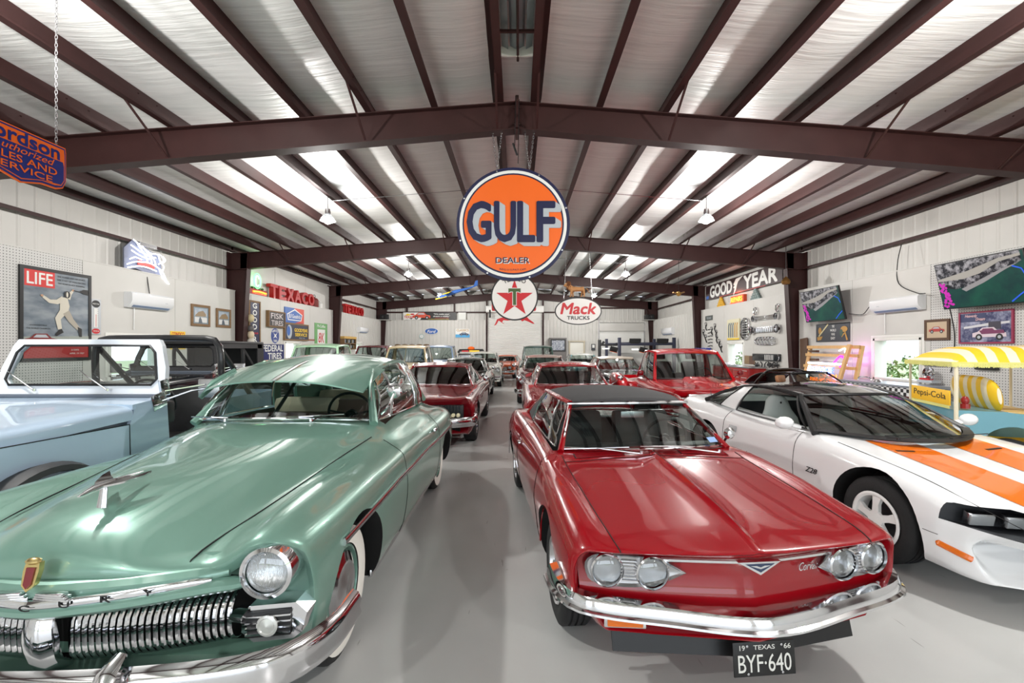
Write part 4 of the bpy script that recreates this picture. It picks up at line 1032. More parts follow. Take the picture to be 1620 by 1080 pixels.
    gapline(t, [(x, 1.235-.03*abs(x), .9275-.04*abs(x)**1.5) for x in np.linspace(-.66,.66,16)] if False else S.uv_line((u5,0.2),(u5,3.1),8,.0015,1), .003); gapline(t, S.uv_line((u5,0.2),(u5,3.1),8,.0015,-1), .003)
    for s in (-1,1):
        g = S.patch(np.linspace(u5+.22,u5+.62,3), np.linspace(1.6,2.75,10), .003, s); m = MB(); m.slab(g,(0,0,.001)); v = m.build('cowl_vent', GAP, t, fix=True)
        for k in range(9):
            u = u5+.24+.042*k; MB().tube(S.uv_line((u,1.62),(u,2.73),6,.005,s),.0025,4).build('vent_bar', RED, v)
    # top
    SOFT = mat('black_soft_top',(52,52,54),.85,bump=.3,bscale=300,noise=.06,nscale=30)
    WS = (.655,1.27,.945,1.46,.93, .50,1.76,1.225,1.86,1.215)
    RAIL = [(.50,1.86,1.225),(.55,2.1,1.245),(.565,2.5,1.25),(.545,2.9,1.235),(.50,3.12,1.19)]
    BELT = [(.69,1.50,.925),(.70,2.0,.92),(.70,2.5,.93),(.70,2.9,.93),(.66,3.5,.93)]
    greenhouse(t, RED, WS, RAIL, BELT, (3.18,1.19,3.62,.93), [(0.02,.16,'glass'),(.17,.66,'glass'),(.66,1,'panel')], gm=GLASS, crown=(.045,.065,.05), trim=CHROME, tr=.010, roofmat=SOFT, pil=.02, pillar_mat=RED, side_bulge=.02, fr_edge=.03, rooft=.03, roof_name='soft_top', rear_glass=True)
    MB().tube(symcurve(.53,1.715,1.238,1.83,1.224,16),.016,6,sq=(1,.8)).build('header_trim', CHROME, t)
    wiper(t,(-.12,1.19,.935),(-.42,1.31,.955),(-.18,1.285,.962)); wiper(t,(.50,1.24,.92),(.12,1.285,.962),(.34,1.30,.955))
    MB().box((.52,1.385,.985),(.075,.003,.05),rot=(-.9,0,.25)).build('registration_sticker', mat('sticker_blue',(130,165,215),.5), t)
    DK = mat('black_vinyl',(34,34,36),.5)
    seat(t,(-.34,1.95,.42),.56,.50,DK,True); seat(t,(.34,1.95,.42),.56,.50,DK,True)
    m = MB(); m.box((0,2.75,.50),(1.2,.4,.2),bev=.05); m.box((0,2.95,.75),(1.2,.14,.4),bev=.05); m.build('rear_seat', DK, t)
    m = MB(); m.box((0,1.60,.86),(1.3,.16,.13),bev=.04); m.build('dashboard', DK, t); steering_wheel(t,(.34,1.86,.90),.19,.9,BLACK)
    m = MB(); m.box((0,1.72,1.14),(.2,.015,.055),bev=.008); m.cyl((0,1.73,1.15),(0,1.77,1.21),.006,6); m.build('rear_view_mirror', DCHROME, t)
    m = MB(); m.lathe([(0,-.03),(.03,-.025),(.05,0),(.048,.01),(0,.012)],(.80,1.62,.985),'y',18); m.tube([(.77,1.66,.90),(.80,1.64,.97)],.01,6); m.build('door_mirror', CHROME, t)
    MB().tube([(-.60,.75,.30),(-.60,3.6,.22)],.02,6).build('side_pipe', BLACK, t)
corvair()
# ================================================================= white coupe with orange stripes
CWHITE = mat('car_white', (236,237,238), .25, 0, coat=1.0)
ORANGE = mat('stripe_orange', (238,118,22), .28, 0, coat=1.0)
def camaro():
    t = thing('sports_coupe', 'white wedge-shaped sports coupe with twin orange hood stripes and black roof', 'car', (3.87,2.66,0), math.radians(5.6))
    def s_(y, top, a, b, crown, sh, mid, lo, bot=.17, v=None):
        v = v or [0]*9
        pts = [(0,top),a,b,crown,sh,mid,lo,(lo[0]-.05,bot),(0,bot)]
        return [(p[0], y+v[i], p[1]) for i,p in enumerate(pts)]
    V = [0,.02,.08,.22,.36,.42,.38,.30,.05]
    G = [s_(.06,.44,(.30,.44),(.55,.44),(.72,.44),(.76,.42),(.77,.36),(.74,.28),.22,V),
         s_(.0,.52,(.30,.515),(.56,.51),(.75,.51),(.82,.47),(.84,.38),(.80,.25),.19,V),
         s_(.10,.60,(.32,.595),(.58,.59),(.78,.585),(.87,.53),(.895,.42),(.86,.26),.17,V),
         s_(.45,.675,(.32,.672),(.58,.672),(.78,.675),(.90,.60),(.925,.45),(.89,.26),.17,[0,.01,.03,.08,.14,.16,.14,.1,0]),
         s_(1.0,.765,(.33,.765),(.60,.775),(.80,.78),(.925,.68),(.945,.48),(.90,.26),.17),
         s_(1.45,.835,(.36,.835),(.64,.84),(.81,.835),(.925,.72),(.94,.50),(.90,.26),.17),
         s_(1.8,.88,(.38,.88),(.68,.88),(.81,.86),(.915,.73),(.935,.52),(.90,.26),.17),
         s_(2.5,.90,(.38,.90),(.68,.90),(.80,.875),(.905,.75),(.93,.53),(.90,.26),.17),
         s_(3.3,.93,(.38,.93),(.66,.93),(.80,.90),(.92,.77),(.94,.54),(.90,.26),.18),
         s_(3.9,.97,(.36,.97),(.62,.965),(.80,.93),(.935,.79),(.955,.56),(.91,.27),.19),
         s_(4.5,.99,(.34,.985),(.60,.97),(.76,.93),(.88,.80),(.90,.58),(.86,.34),.25),
         s_(4.85,.92,(.3,.92),(.52,.91),(.66,.88),(.76,.78),(.78,.60),(.74,.42),.34)]
    S = Surf(G); body = S.solid(5,4).build('body', CWHITE, t)
    cut(body, arch_cut(body,[(1.08,.335,.40),(3.66,.335,.39)],0,.62), WELL)
    cut(body, cabin_cut(1.95,3.7,.34,.68,.62,1.2,.03), mat('grey_interior',(70,72,74),.8))
    for s in (-1,1):
        wheel(t, s*.80, 1.08, .33, .225, 'spoke5', rr=.212, rimcol=WHITE); wheel(t, s*.80, 3.66, .33, .235, 'spoke5', rr=.212, rimcol=WHITE)
    # headlamp recess
    for s in (-1,1):
        c = MB(); P = [(.40,.505),(.46,.60),(.70,.635),(.90,.60),(.93,.57),(.80,.515),(.62,.495)]
        c.prism(P,(0,-.1,0),(s,0,0),(0,0,1),(0,.62,0)) 
        # recess only between the nose and lamp face
        c2 = MB(); v = []
        for y0, grow in ((-.05,1.0),(.44,1.0)):
            for (x,z) in [(.40,.49),(.42,.60),(.62,.645),(.84,.645),(.97,.60),(.93,.53),(.70,.49)]: v.append((s*x, y0+.26*max(0,x-.4), z+ (0 if y0<0 else .0)))
        n = 7; c2.add(v,[tuple(range(n)),tuple(range(2*n-1,n-1,-1))]+[(i,n+i,n+(i+1)%n,(i+1)%n) for i in range(n)]) 
        cut(body, c2, mat('recess_dark',(40,42,46),.5))
        for x_ in (.56,.735):
            o = MB().box((0,.0,0),(.155,.05,.085),bev=.008).build('headlamp', DCHROME, t); o.location = (s*x_, .36+.45*(x_-.5), .56); o.rotation_euler=(.25,0,s*.25)
            m = MB(); m.box((0,-.03,0),(.14,.012,.07),bev=.004); m.build('lens', mat('lamp_glassy',(215,220,222),.12,.6,coat=1), o)
        g = S.patch(np.linspace(2.35,1.55,5), [5.25,5.42], .004, s); 
        P = [S.at(u,5.2)+S.outn(u,5.2)*.0 for u in np.linspace(.9,2.75,14)]; P = [(s*p[0],p[1],p[2]-.045) for p in P]
        MB().tube(P,[.006]+[.020]*(len(P)-2)+[.006],6,sq=(.6,1.1)).build('marker_strip', AMBER, t)
        # stripes
        us = np.linspace(.8,5.30,26); row = []
        for u in us:
            c0 = S.at(u,0); r_ = []
            for k,x in enumerate(np.linspace(.14,.55,8)):
                xx = x*(.80+.20*min(1,(u-.8)/3.5)); lo,hi = 0.0,3.0
                for _ in range(16):
                    md = (lo+hi)/2
                    if S.at(u,md)[0] < xx: lo = md
                    else: hi = md
                r_.append(S.at(u,lo)+S.outn(u,lo)*.0035)
            row.append(r_)
        row = np.array(row); row[:,:,0] *= s
        st = MB().grid(row).build('hood_stripe', ORANGE, t)
        u = S.find_u(1.28,1); P = [q+np.array((0,0,.004)) for q in [S.at(u+.03*k/6,1.0+.55*k/6) for k in range(7)]]; P = [(s*p[0],p[1],p[2]) for p in P]
        MB().tube(P,.011,6,sq=(1.6,.4)).build('hood_slot', BLACK, t)
        # seams
        gapline(t, [(s*p[0],p[1],p[2]) for p in bez([S.at(uu,vv)+S.outn(uu,vv)*.001 for uu,vv in ((1.6,2.6),(2.5,2.9),(3.5,3.05),(4.6,3.1),(5.3,3.0))],20)], .0025)
        ud = S.find_u(1.98,4); gapline(t, S.uv_line((ud,3.05),(ud,6.6),14,.001,s),.003); ue = S.find_u(3.25,4); gapline(t, S.uv_line((ue,3.05),(ue,6.0),14,.001,s),.003)
        P = S.uv_line((2.6,5.15),(3.2,5.2),6,.001,s); gapline(t, P, .002)
        uz = S.find_u(1.72,4.8); p = S.at(uz,4.85); nn = S.outn(uz,4.85)
        text('side_badge','Z28',BLACK,t,(s*(p[0]+.006),p[1],p[2]),(0,-s*1.0 if s>0 else 1,0) if False else (0,(1 if s>0 else -1),0),(0,0,1),(.15,.05),.003,offset=.02,shear=.3)
        # mirror
        m = MB(); m.ball((s*1.02,1.98,.955),.10,14,(.95,.62,.62)); m.tube([(s*.84,2.04,.90),(s*.97,2.0,.935)],[.05,.045],8,sq=(1,.6)); m.build('door_mirror', CWHITE, t)
        o = MB().box((0,0,0),(.012,.16,.07),bev=.005).build('door_handle', mat('handle_grey',(150,152,155),.4), t); uh=S.find_u(3.05,4.3); p=S.at(uh,4.25); o.location=(s*(p[0]+.004),p[1],p[2]); o.rotation_euler=(0,-s*.35,0)
    # greenhouse
    ROOFB = mat('black_gloss_roof',(26,25,26),.12,coat=1.0)
    WS = (.80,1.40,.865,1.86,.895, .56,2.22,1.20,2.36,1.185)
    RAIL = [(.57,2.36,1.185),(.60,2.65,1.225),(.60,3.0,1.235),(.565,3.35,1.205),(.52,3.6,1.16)]
    BELT = [(.80,1.92,.895),(.82,2.4,.905),(.82,2.9,.915),(.81,3.35,.935),(.76,3.95,.965)]
    greenhouse(t, CWHITE, WS, RAIL, BELT, (3.68,1.16,4.50,.985), [(0.02,.60,'open'),(.62,.80,'panel'),(.80,1,'glass')], gm=TGLASS, trim=BLACK, crown=(.035,.045,.03), roofmat=None, pil=.026, pillar_mat=BLACK, tr=.014, side_bulge=.03, rooft=.028)
    # dark glass roof panels and the black centre bar lie on the roof
    for o in t.children:
        if o.name.startswith('roof') and 'rail' not in o.name: o.data.materials.clear(); o.data.materials.append(ROOFB)
    # cowl grille
    P = symcurve(.82,1.33,.868,1.84,.893,20); MB().slab(np.array([[(p[0],p[1]-.02,p[2]+.004) for p in P],[(p[0]*.98,p[1]+.07,p[2]+.018) for p in P]]),(0,0,.006)).build('cowl_panel', BLACK, t, fix=True)
    wiper(t,(-.35,1.42,.88),(-.05,1.47,.905),(-.4,1.50,.905),BLACK); wiper(t,(.15,1.40,.88),(.42,1.47,.905),(.2,1.44,.905),BLACK)
    LG = mat('pale_grey_leather',(196,205,202),.5)
    for x in (-.38,.38):
        m = MB(); m.box((x,2.60,.50),(.52,.5,.2),bev=.06); 
        G6 = []
        for k,(z,w,y) in enumerate(((.5,.24,2.84),(.7,.25,2.90),(.85,.235,2.95),(.95,.17,2.98),(1.05,.135,3.0),(1.10,.09,3.01))):
            G6.append([(x+w*math.cos(a), y+.075*math.sin(a), z) for a in np.linspace(0,2*PI,17)])
        m.grid(np.array(G6)); m.ball((x,3.01,1.09),.09,12,(1,.8,.4)); st = m.build('bucket_seat', LG, t)
        MB().box((x,2.925,1.03),(.02,.01,.03)).build('seat_emblem', BLACK, st)
    m = MB(); m.box((0,1.95,.84),(1.36,.42,.10),bev=.04); m.box((-.4,2.12,.86),(.4,.16,.1),bev=.04); m.build('dashboard', mat('dash_grey',(84,86,86),.6), t); steering_wheel(t,(-.40+.78,2.28,.86),.185,.9,BLACK)
    MB().cyl((-.62,4.1,.96),(-.62,4.12,1.10),.006,6,.003).build('aerial', BLACK, t)
    m = MB(); m.prism([(-.62,.0),(.62,.0),(.5,.03),(-.5,.03)],(0,.06,.22),(1,0,0),(0,.05,1),(0,.05,0)); m.build('lower_grille', BLACK, t)
camaro()
# ================================================================= light blue open jeep
def jeep(root, blue, hero=True, top=None):
    t = root
    BL = blue
    # side panels with wheel arches
    for s in (-1,1):
        out = [(.06,.72)]
        out += [(.52-.50*math.cos(a),.46+.47*math.sin(a)) for a in np.linspace(.45,PI-.50,14)]
        out += [(1.02,.50),(1.30,.50),(1.62,.50),(1.66,.72),(1.70,.80),(2.30,.80),(2.34,.84)]
        out2 = [(2.34,.50)] + [(2.90-.46*math.cos(a),.46+.44*math.sin(a)) for a in np.linspace(.2,PI-.2,12)] + [(3.45,.50),(3.50,1.17),(2.42,1.17),(2.34,1.10)]
        P = out[:18]; P = [(.06,.78)]+out[1:15]+[(1.03,.50),(1.62,.50),(1.64,.74),(1.60,1.24),(1.28,1.24),(1.22,1.095),(.06,1.115)]
        MB().prism(P,(s*.735,0,0),(0,1,0),(0,0,1),(-s*.025,0,0)).build('side_panel', BL, t, fix=True, smooth=0)
        P = [(1.62,.50),(2.36,.50)]+out2[1:13]+[(3.45,.50),(3.50,1.17),(2.42,1.17),(2.34,1.05),(2.28,.82),(1.70,.82),(1.64,.90)]
        MB().prism(P,(s*.735,0,0),(0,1,0),(0,0,1),(-s*.025,0,0)).build('side_panel', BL, t, fix=True, smooth=0)
        # fender flare
        G = []
        for a in np.linspace(.42,PI-.42,18):
            c, q = math.cos(a), math.sin(a); G.append([(s*x, .52-r*c, .46+r*q) for (x,r) in ((.725,.49),(.80,.51),(.865,.49),(.875,.455),(.86,.45))])
        MB().grid(np.array(G)).build('fender_flare', mat('flare_black',(44,45,47),.6), t)
        G = []
        for a in np.linspace(.25,PI-.25,18):
            c, q = math.cos(a), math.sin(a); G.append([(s*x, 2.90-r*c, .46+r*q) for (x,r) in ((.725,.47),(.80,.49),(.855,.47),(.86,.44))])
        MB().grid(np.array(G)).build('fender_flare', MATS['flare_black'], t)
        MB().box((s*.742,.17,1.03),(.02,.15,.045),bev=.006).build('side_marker', AMBER, t)
        gapline(t, [(s*.737,.06,1.112),(s*.737,1.215,1.098),(s*.737,1.222,.80)],.004)
        for yy in (.52,2.90): 
            w_ = wheel(t, s*.74, yy, .385, .24, 'steel', rr=.20, rimcol=DCHROME)
            kn = MB()
            for k in range(36):
                a = 2*PI*k/36
                for q in (-.09,-.03,.03,.09): 
                    b_ = a + (.05 if q in (-.03,.09) else 0); kn.box((q,.386*math.cos(b_),.386*math.sin(b_)),(.045,.045,.014),rot=Matrix.Rotation(b_-PI/2,3,'X'))
            o = kn.build('tread', RUBBER, w_, smooth=0); o['kind'] = 'stuff'
    # hood, rounded shoulders
    G = []
    for y, w, z in ((.05,.60,1.155),(.12,.69,1.19),(.5,.72,1.215),(1.0,.73,1.24),(1.25,.733,1.25)):
        row = []
        for q in ((-1,-.10),(-.998,-.055),(-.965,-.025),(-.88,-.008),(-.6,.004),(0,.018),(.6,.004),(.88,-.008),(.965,-.025),(.998,-.055),(1,-.10)): row.append((w*q[0], y, z+q[1]*1.1))
        G.append(row)
    S = np.array(G); G5 = []
    tt = [0,.07,.45,.95,1.2]
    for a in np.linspace(0,1.2,14): G5.append(pchip(tt, S.reshape(5,-1), [a]).reshape(11,3))
    P2 = []
    for r in G5: P2.append(pchip(list(range(11)), r, np.linspace(0,10,41)))
    MB().slab(np.array(P2)[:, ::1],(0,0,-.012)).build('hood', BL, t, fix=True, smooth=50)
    MB().slab(np.array([[(-.60,.045,.70),(0,.03,.70),(.60,.045,.70)],[(-.60,.05,1.15),(0,.035,1.165),(.60,.05,1.15)]]),(0,.02,0)).build('grille', BL, t, fix=True)
    for s in (-1,1): headlamp(t,(s*.44,.035,.98),.088,.04,(0,-1,0),ringw=.012)
    for k in range(7): MB().box((-.24+.08*k,.03,.93),(.04,.02,.32),bev=.008).build('grille_slot', BLACK, t)
    MB().box((0,-.12,.55),(1.5,.09,.14),bev=.02).build('front_bumper', BLACK, t)
    MB().box((0,.35,.60),(.9,.5,.4)).build('engine_block', WELL, t)
    # cowl
    G = [[(x,1.25,1.248+.018*(1-abs(x)/.73)) for x in np.linspace(-.73,.73,9)],[(x,1.58,1.275) for x in np.linspace(-.735,.735,9)]]
    MB().slab(np.array(G),(0,0,-.04)).build('cowl', BL, t, fix=True)
    MB().box((0,1.60,.9),(1.44,.03,.74)).build('firewall', BL, t, smooth=0)
    # tub
    m = MB(); m.box((0,2.55,.50),(1.44,1.95,.04)); m.box((0,3.50,.84),(1.47,.025,.66)); m.build('tub_floor', BL, t, smooth=0)
    # windshield frame
    z0, z1, y0, y1 = 1.285, 1.775, 1.56, 1.66
    def F(x,z): 
        a = (z-z0)/(z1-z0); return (x, y0+(y1-y0)*a, z)
    outer = bez([F(-.725,z0),F(-.722,z0+.15),F(-.66,z1-.05),F(-.62,z1),F(-.3,z1+.004),F(.3,z1+.004),F(.62,z1),F(.66,z1-.05),F(.722,z0+.15),F(.725,z0)],36)
    hw_b, hw_t, zi0, zi1 = .655,.60,z0+.095,z1-.055
    inner = [F(-hw_b+.04,zi0),F(-hw_b,zi0+.05),F(-hw_t-.005,zi1-.06),F(-hw_t+.05,zi1),F(hw_t-.05,zi1),F(hw_t+.005,zi1-.06),F(hw_b,zi0+.05),F(hw_b-.04,zi0)]
    # frame as bars
    fr = MB(); 
    def strip(A,B,th=.045):
        A,B = np.array(A),np.array(B); fr.slab(np.array([A,B]),(0,th,-.008))
    li = [F(-hw_b+.04,zi0),F(-hw_b,zi0+.05),F(-hw_b+.012,zi0+.15),F(-hw_t-.01,zi1-.10),F(-hw_t,zi1-.05),F(-hw_t+.05,zi1)]
    lo = [F(-.725,z0),F(-.724,zi0+.05),F(-.715,zi0+.15),F(-.672,zi1-.06),F(-.655,zi1+.0),F(-.62,z1)]
    strip(lo,li); strip([(-p[0],p[1],p[2]) for p in li],[(-p[0],p[1],p[2]) for p in lo])
    strip([F(-.725,z0),F(.725,z0)],[F(-hw_b+.04,zi0),F(hw_b-.04,zi0)]); strip([F(-hw_t+.05,zi1),F(hw_t-.05,zi1)],[F(-.62,z1),F(.62,z1)])
    wf = fr.build('windshield_frame', BL, t, fix=True, smooth=0)
    MB().tube([tuple(np.array(p)+np.array((0,-.006,0))) for p in inner],.010,6,closed=True).build('window_seal', BLACK, wf)
    MB().ngon([tuple(np.array(p)+np.array((0,.02,0))) for p in inner]).build('windshield', GLASS, t, smooth=0)
    MB().box((0,1.545,1.288),(1.46,.03,.03),bev=.008).build('cowl_seal', mat('seal_grey',(96,104,116),.6), t)
    for x_,d in ((-.36,-1),(.27,-1)): wiper(t,(x_,1.545,1.33),(x_-.22,1.565,1.47),(x_-.26,1.57,1.5))
    for s in (-1,1):
        m = MB(); m.box((s*.742,1.50,1.25),(.012,.15,.13),rot=(.3,0,0),bev=.004); m.box((s*.735,1.57,1.36),(.02,.10,.14),rot=(.2,0,0),bev=.004); m.build('windshield_hinge', CHROME, t)
        m = MB(); m.tube([(s*.75,1.53,1.25),(s*.95,1.60,1.33),(s*1.08,1.62,1.35)],.009,6); m.tube([(s*.75,1.56,1.33),(s*1.05,1.62,1.38)],.008,6); mr = m.build('mirror_arm', CHROME, t)
        MB().box((s*1.08,1.64,1.345),(.19,.035,.165),bev=.012).build('mirror_head', DCHROME, mr)
    MB().tube([(-.33,.98,1.258),(-.33,.98,1.285),(-.30,.98,1.285),(-.30,.98,1.258)],.005,6).build('hood_catch', BLACK, t)
    # roll cage
    RB = mat('roll_bar_black',(40,40,42),.35,coat=.5)
    m = MB(); m.tube(bez([(-.66,2.45,.52),(-.66,2.44,1.3),(-.655,2.43,1.68),(-.60,2.43,1.78),(-.5,2.43,1.80),(.5,2.43,1.80),(.60,2.43,1.78),(.655,2.43,1.68),(.66,2.44,1.3),(.66,2.45,.52)],44),.032,10); m.build('roll_bar', RB, t)
    for s in (-1,1): MB().tube([(s*.64,2.45,1.70),(s*.64,3.30,.85)],.028,8).build('roll_bar_brace', RB, t)
    steering_wheel(t,(.36,1.92,1.22),.20,.8,BLACK)
    DK = mat('off_road_seat_black',(30,30,32),.6)
    for x in (-.36,.36): seat(t,(x,1.95,.62),.48,.52,DK,False)
    m = MB(); m.box((0,1.68,1.13),(1.4,.14,.2),bev=.03); m.build('dashboard', BLACK, t)
    if top:
        m = MB(); m.box((0,2.32,1.79),(1.42,1.5,.06),bev=.025); m.build('soft_top', top, t)
        for s in (-1,1): m = MB(); m.box((s*.70,2.95,1.5),(.02,.22,.56)); m.box((s*.70,2.35,1.73),(.02,1.3,.08)); m.build('top_side', top, t)
        MB().box((0,3.05,1.5),(1.4,.02,.56)).build('top_rear', top, t)
    return t
JB = mat('light_blue_paint',(172,192,212),.3,coat=.8)
jeep(thing('open_off_roader','light blue open off-roader with black roll bar and white folding windshield frame at left','off-roader',(-3.78,2.36,0)), JB)
WFR = mat('frame_pale',(222,228,236),.3,coat=.8)
for o in bpy.data.objects:
    if o.name.startswith('windshield_frame') and o.parent and o.parent.name == 'open_off_roader': o.data.materials[0] = WFR
# ================================================================= striped surrey
def striped(name, axis, period, c1=(246,200,40), c2=(238,228,200), obj='Object', off=0.0):
    m = bpy.data.materials.new(name); m.use_nodes = True; nt = m.node_tree; b = nt.nodes['Principled BSDF']; L = nt.links.new
    tc = nt.nodes.new('ShaderNodeTexCoord'); sp = nt.nodes.new('ShaderNodeSeparateXYZ'); L(tc.outputs[obj], sp.inputs[0])
    a = nt.nodes.new('ShaderNodeMath'); a.operation='MULTIPLY_ADD'; a.inputs[1].default_value = 1/period; a.inputs[2].default_value = off+50; L(sp.outputs[axis], a.inputs[0])
    f = nt.nodes.new('ShaderNodeMath'); f.operation='FRACT'; L(a.outputs[0], f.inputs[0])
    g = nt.nodes.new('ShaderNodeMath'); g.operation='GREATER_THAN'; g.inputs[1].default_value=.5; L(f.outputs[0], g.inputs[0])
    mx = nt.nodes.new('ShaderNodeMixRGB'); L(g.outputs[0], mx.inputs[0]); mx.inputs[1].default_value = lin(c1); mx.inputs[2].default_value = lin(c2); L(mx.outputs[0], b.inputs['Base Color']); b.inputs['Roughness'].default_value=.55
    return m
def surrey():
    # local: +x forward (to the front of the vehicle), origin on the floor at the near rear corner, +y across to the far side
    t = thing('surrey_buggy','turquoise surrey buggy with yellow and white striped canopy and seats','buggy',(5.5,5.7,0),math.radians(-20))
    TQ = mat('turquoise_paint',(104,156,170),.35,coat=.6); CRM = mat('post_cream',(226,216,190),.5)
    CAN = striped('canopy_stripes','X',.20); 
    Lc, Wc = 2.9, 1.22
    # canopy: domed cloth
    G = []
    for a in np.linspace(0,1,25):
        row = []
        for b in np.linspace(0,1,15):
            z = 1.52+.21*(1-abs(2*a-1)**7)*(1-abs(2*b-1)**6)+.02*math.sin(a*18)*(1-abs(2*b-1)); row.append((-.05+Lc*a,-.03+(Wc+.06)*b,z))
        G.append(row)
    can = MB().slab(np.array(G),(0,0,-.008)).build('canopy', CAN, t, fix=True, smooth=60)
    # fringe: many strands
    m = MB(); rnd = random.Random(3)
    def fr(x0,y0,x1,y1):
        n = int(math.hypot(x1-x0,y1-y0)/.010)
        for i in range(n):
            a = i/n; x, y = x0+(x1-x0)*a, y0+(y1-y0)*a; dx, dy = (x1-x0)/n*.42,(y1-y0)/n*.42; l = .065+rnd.uniform(-.008,.008)
            m.add([(x-dx,y-dy,1.525),(x+dx,y+dy,1.525),(x+dx,y+dy,1.525-l),(x-dx,y-dy,1.525-l)],[(0,1,2,3)])
    fr(-.055,-.035,Lc-.05,-.035); fr(-.055,Wc+.035,-.055,-.035); fr(-.055,Wc+.035,Lc-.05,Wc+.035)
    FRM = mat('fringe_yellow',(226,222,130),.8); o = m.build('fringe', FRM, can, smooth=0); o['kind']='stuff'
    for i,(x,y) in enumerate(((0,0),(0,Wc),(1.15,Wc),(1.55,0),(2.7,0),(2.7,Wc))):
        MB().tube([(x,y,.80 if x<2 else .7),(x,y,1.54)],.022 if y==0 else .016,8).build('canopy_post', CRM, t)
    # body side with wheel arch, scooped entry
    for y0,s in ((0.0,1),(Wc,-1)):
        P = [(0,.40),(.18,.40)]+[(.55-.36*math.cos(a),.36+.38*math.sin(a)) for a in np.linspace(.15,PI-.15,14)]+[(.92,.40),(1.9,.36),(1.95,.48),(1.65,.52),(1.35,.56),(1.15,.66),(.98,.80),(.80,.885),(.45,.915),(0,.92)]
        MB().prism(P,(0,y0,0),(1,0,0),(0,0,1),(0,.03*s,0)).build('side_panel', TQ, t, fix=True, smooth=0)
        P = [(1.9,.36),(2.0,.36)]+[(2.35-.36*math.cos(a),.36+.38*math.sin(a)) for a in np.linspace(.15,PI-.15,14)]+[(2.72,.40),(3.1,.42),(3.1,.80),(2.3,.86),(2.1,.84),(1.98,.6),(1.9,.48)]
        MB().prism(P,(0,y0,0),(1,0,0),(0,0,1),(0,.03*s,0)).build('side_panel', TQ, t, fix=True, smooth=0)
    m = MB(); m.box((.0,Wc/2,.66),(.03,Wc,.52)); m.build('rear_panel', TQ, t, smooth=0)
    m = MB(); m.box((.26,Wc/2,.90),(.5,Wc-.04,.03)); m.build('rear_deck', TQ, t, smooth=0); MB().box((1.5,Wc/2,.42),(2.9,Wc-.08,.04)).build('floor_pan', mat('yellow_mat',(232,196,30),.7), t, smooth=0)
    MB().box((3.09,Wc/2,.62),(.04,Wc,.4)).box((2.6,Wc/2,.84),(.9,Wc,.03)).build('front_panel', TQ, t, smooth=0)
    for x in (.55,2.35):
        for y in (.09,Wc-.09):
            w_ = wheel(t, 1.0 if y>.5 else -1.0, x, .29, .16, 'steel', rr=.17); w_.location=(x,y,.29); w_.rotation_euler=(0,0,PI/2)
    SE = striped('seat_stripes','Y',.19,off=.45)
    def bench(x, z, h, lab):
        m = MB(); m.box((x+.22,Wc/2,z),(.50,Wc-.14,.14),bev=.05)
        G = []
        for a in np.linspace(0,2*PI,21): G.append([(x-.10+.085*q*math.cos(a)-.10*(.5+.5*math.sin(a)*q), yy, z+.05+h/2+h/2*(.25+.75*q)*math.sin(a)*(1 if q>.2 else .9)) for yy,q in [(yy,max(.05,(1-abs((yy-Wc/2)/(Wc/2-.10))**5))**.5) for yy in np.linspace(.10,Wc-.10,22)]])
        m.grid(np.array(G)); m.ngon([tuple(g[0]) for g in G[:-1]]); m.ngon([tuple(g[-1]) for g in G[:-1]][::-1]); m.build(lab, SE, t, smooth=50)
    bench(.62,.82,.46,'rear_bench'); bench(1.65,.66,.48,'middle_bench'); bench(2.35,.62,.42,'front_bench')
    # advertising board on the rear
    bd = MB().box((-.03,.58,1.06),(.015,1.02,.19),bev=.003).build('advertising_board', mat('board_yellow',(244,190,30),.45), t)
    text('board_lettering','Pepsi-Cola',BLACK,bd,(-.038,.58,1.065),(0,-1,0),(0,0,1),(.86,.11),.002,offset=.012)
    m = MB()
    for i in range(100):
        y = .07+1.02*i/100; m.add([(-.035,y,.965),(-.035,y+.009,.965),(-.035,y+.009,.925),(-.035,y,.925)],[(0,1,2,3)])
    o = m.build('board_fringe', FRM, bd, smooth=0); o['kind']='stuff'
    m = MB(); m.tube([(.16,.16,.93),(.16,.16,.99)],.05,10); m.ball((.16,.16,1.03),.045,10,(1,1,1.3)); m.build('tail_lamp', mat('lamp_red',(150,30,30),.3,coat=1), t)
surrey()
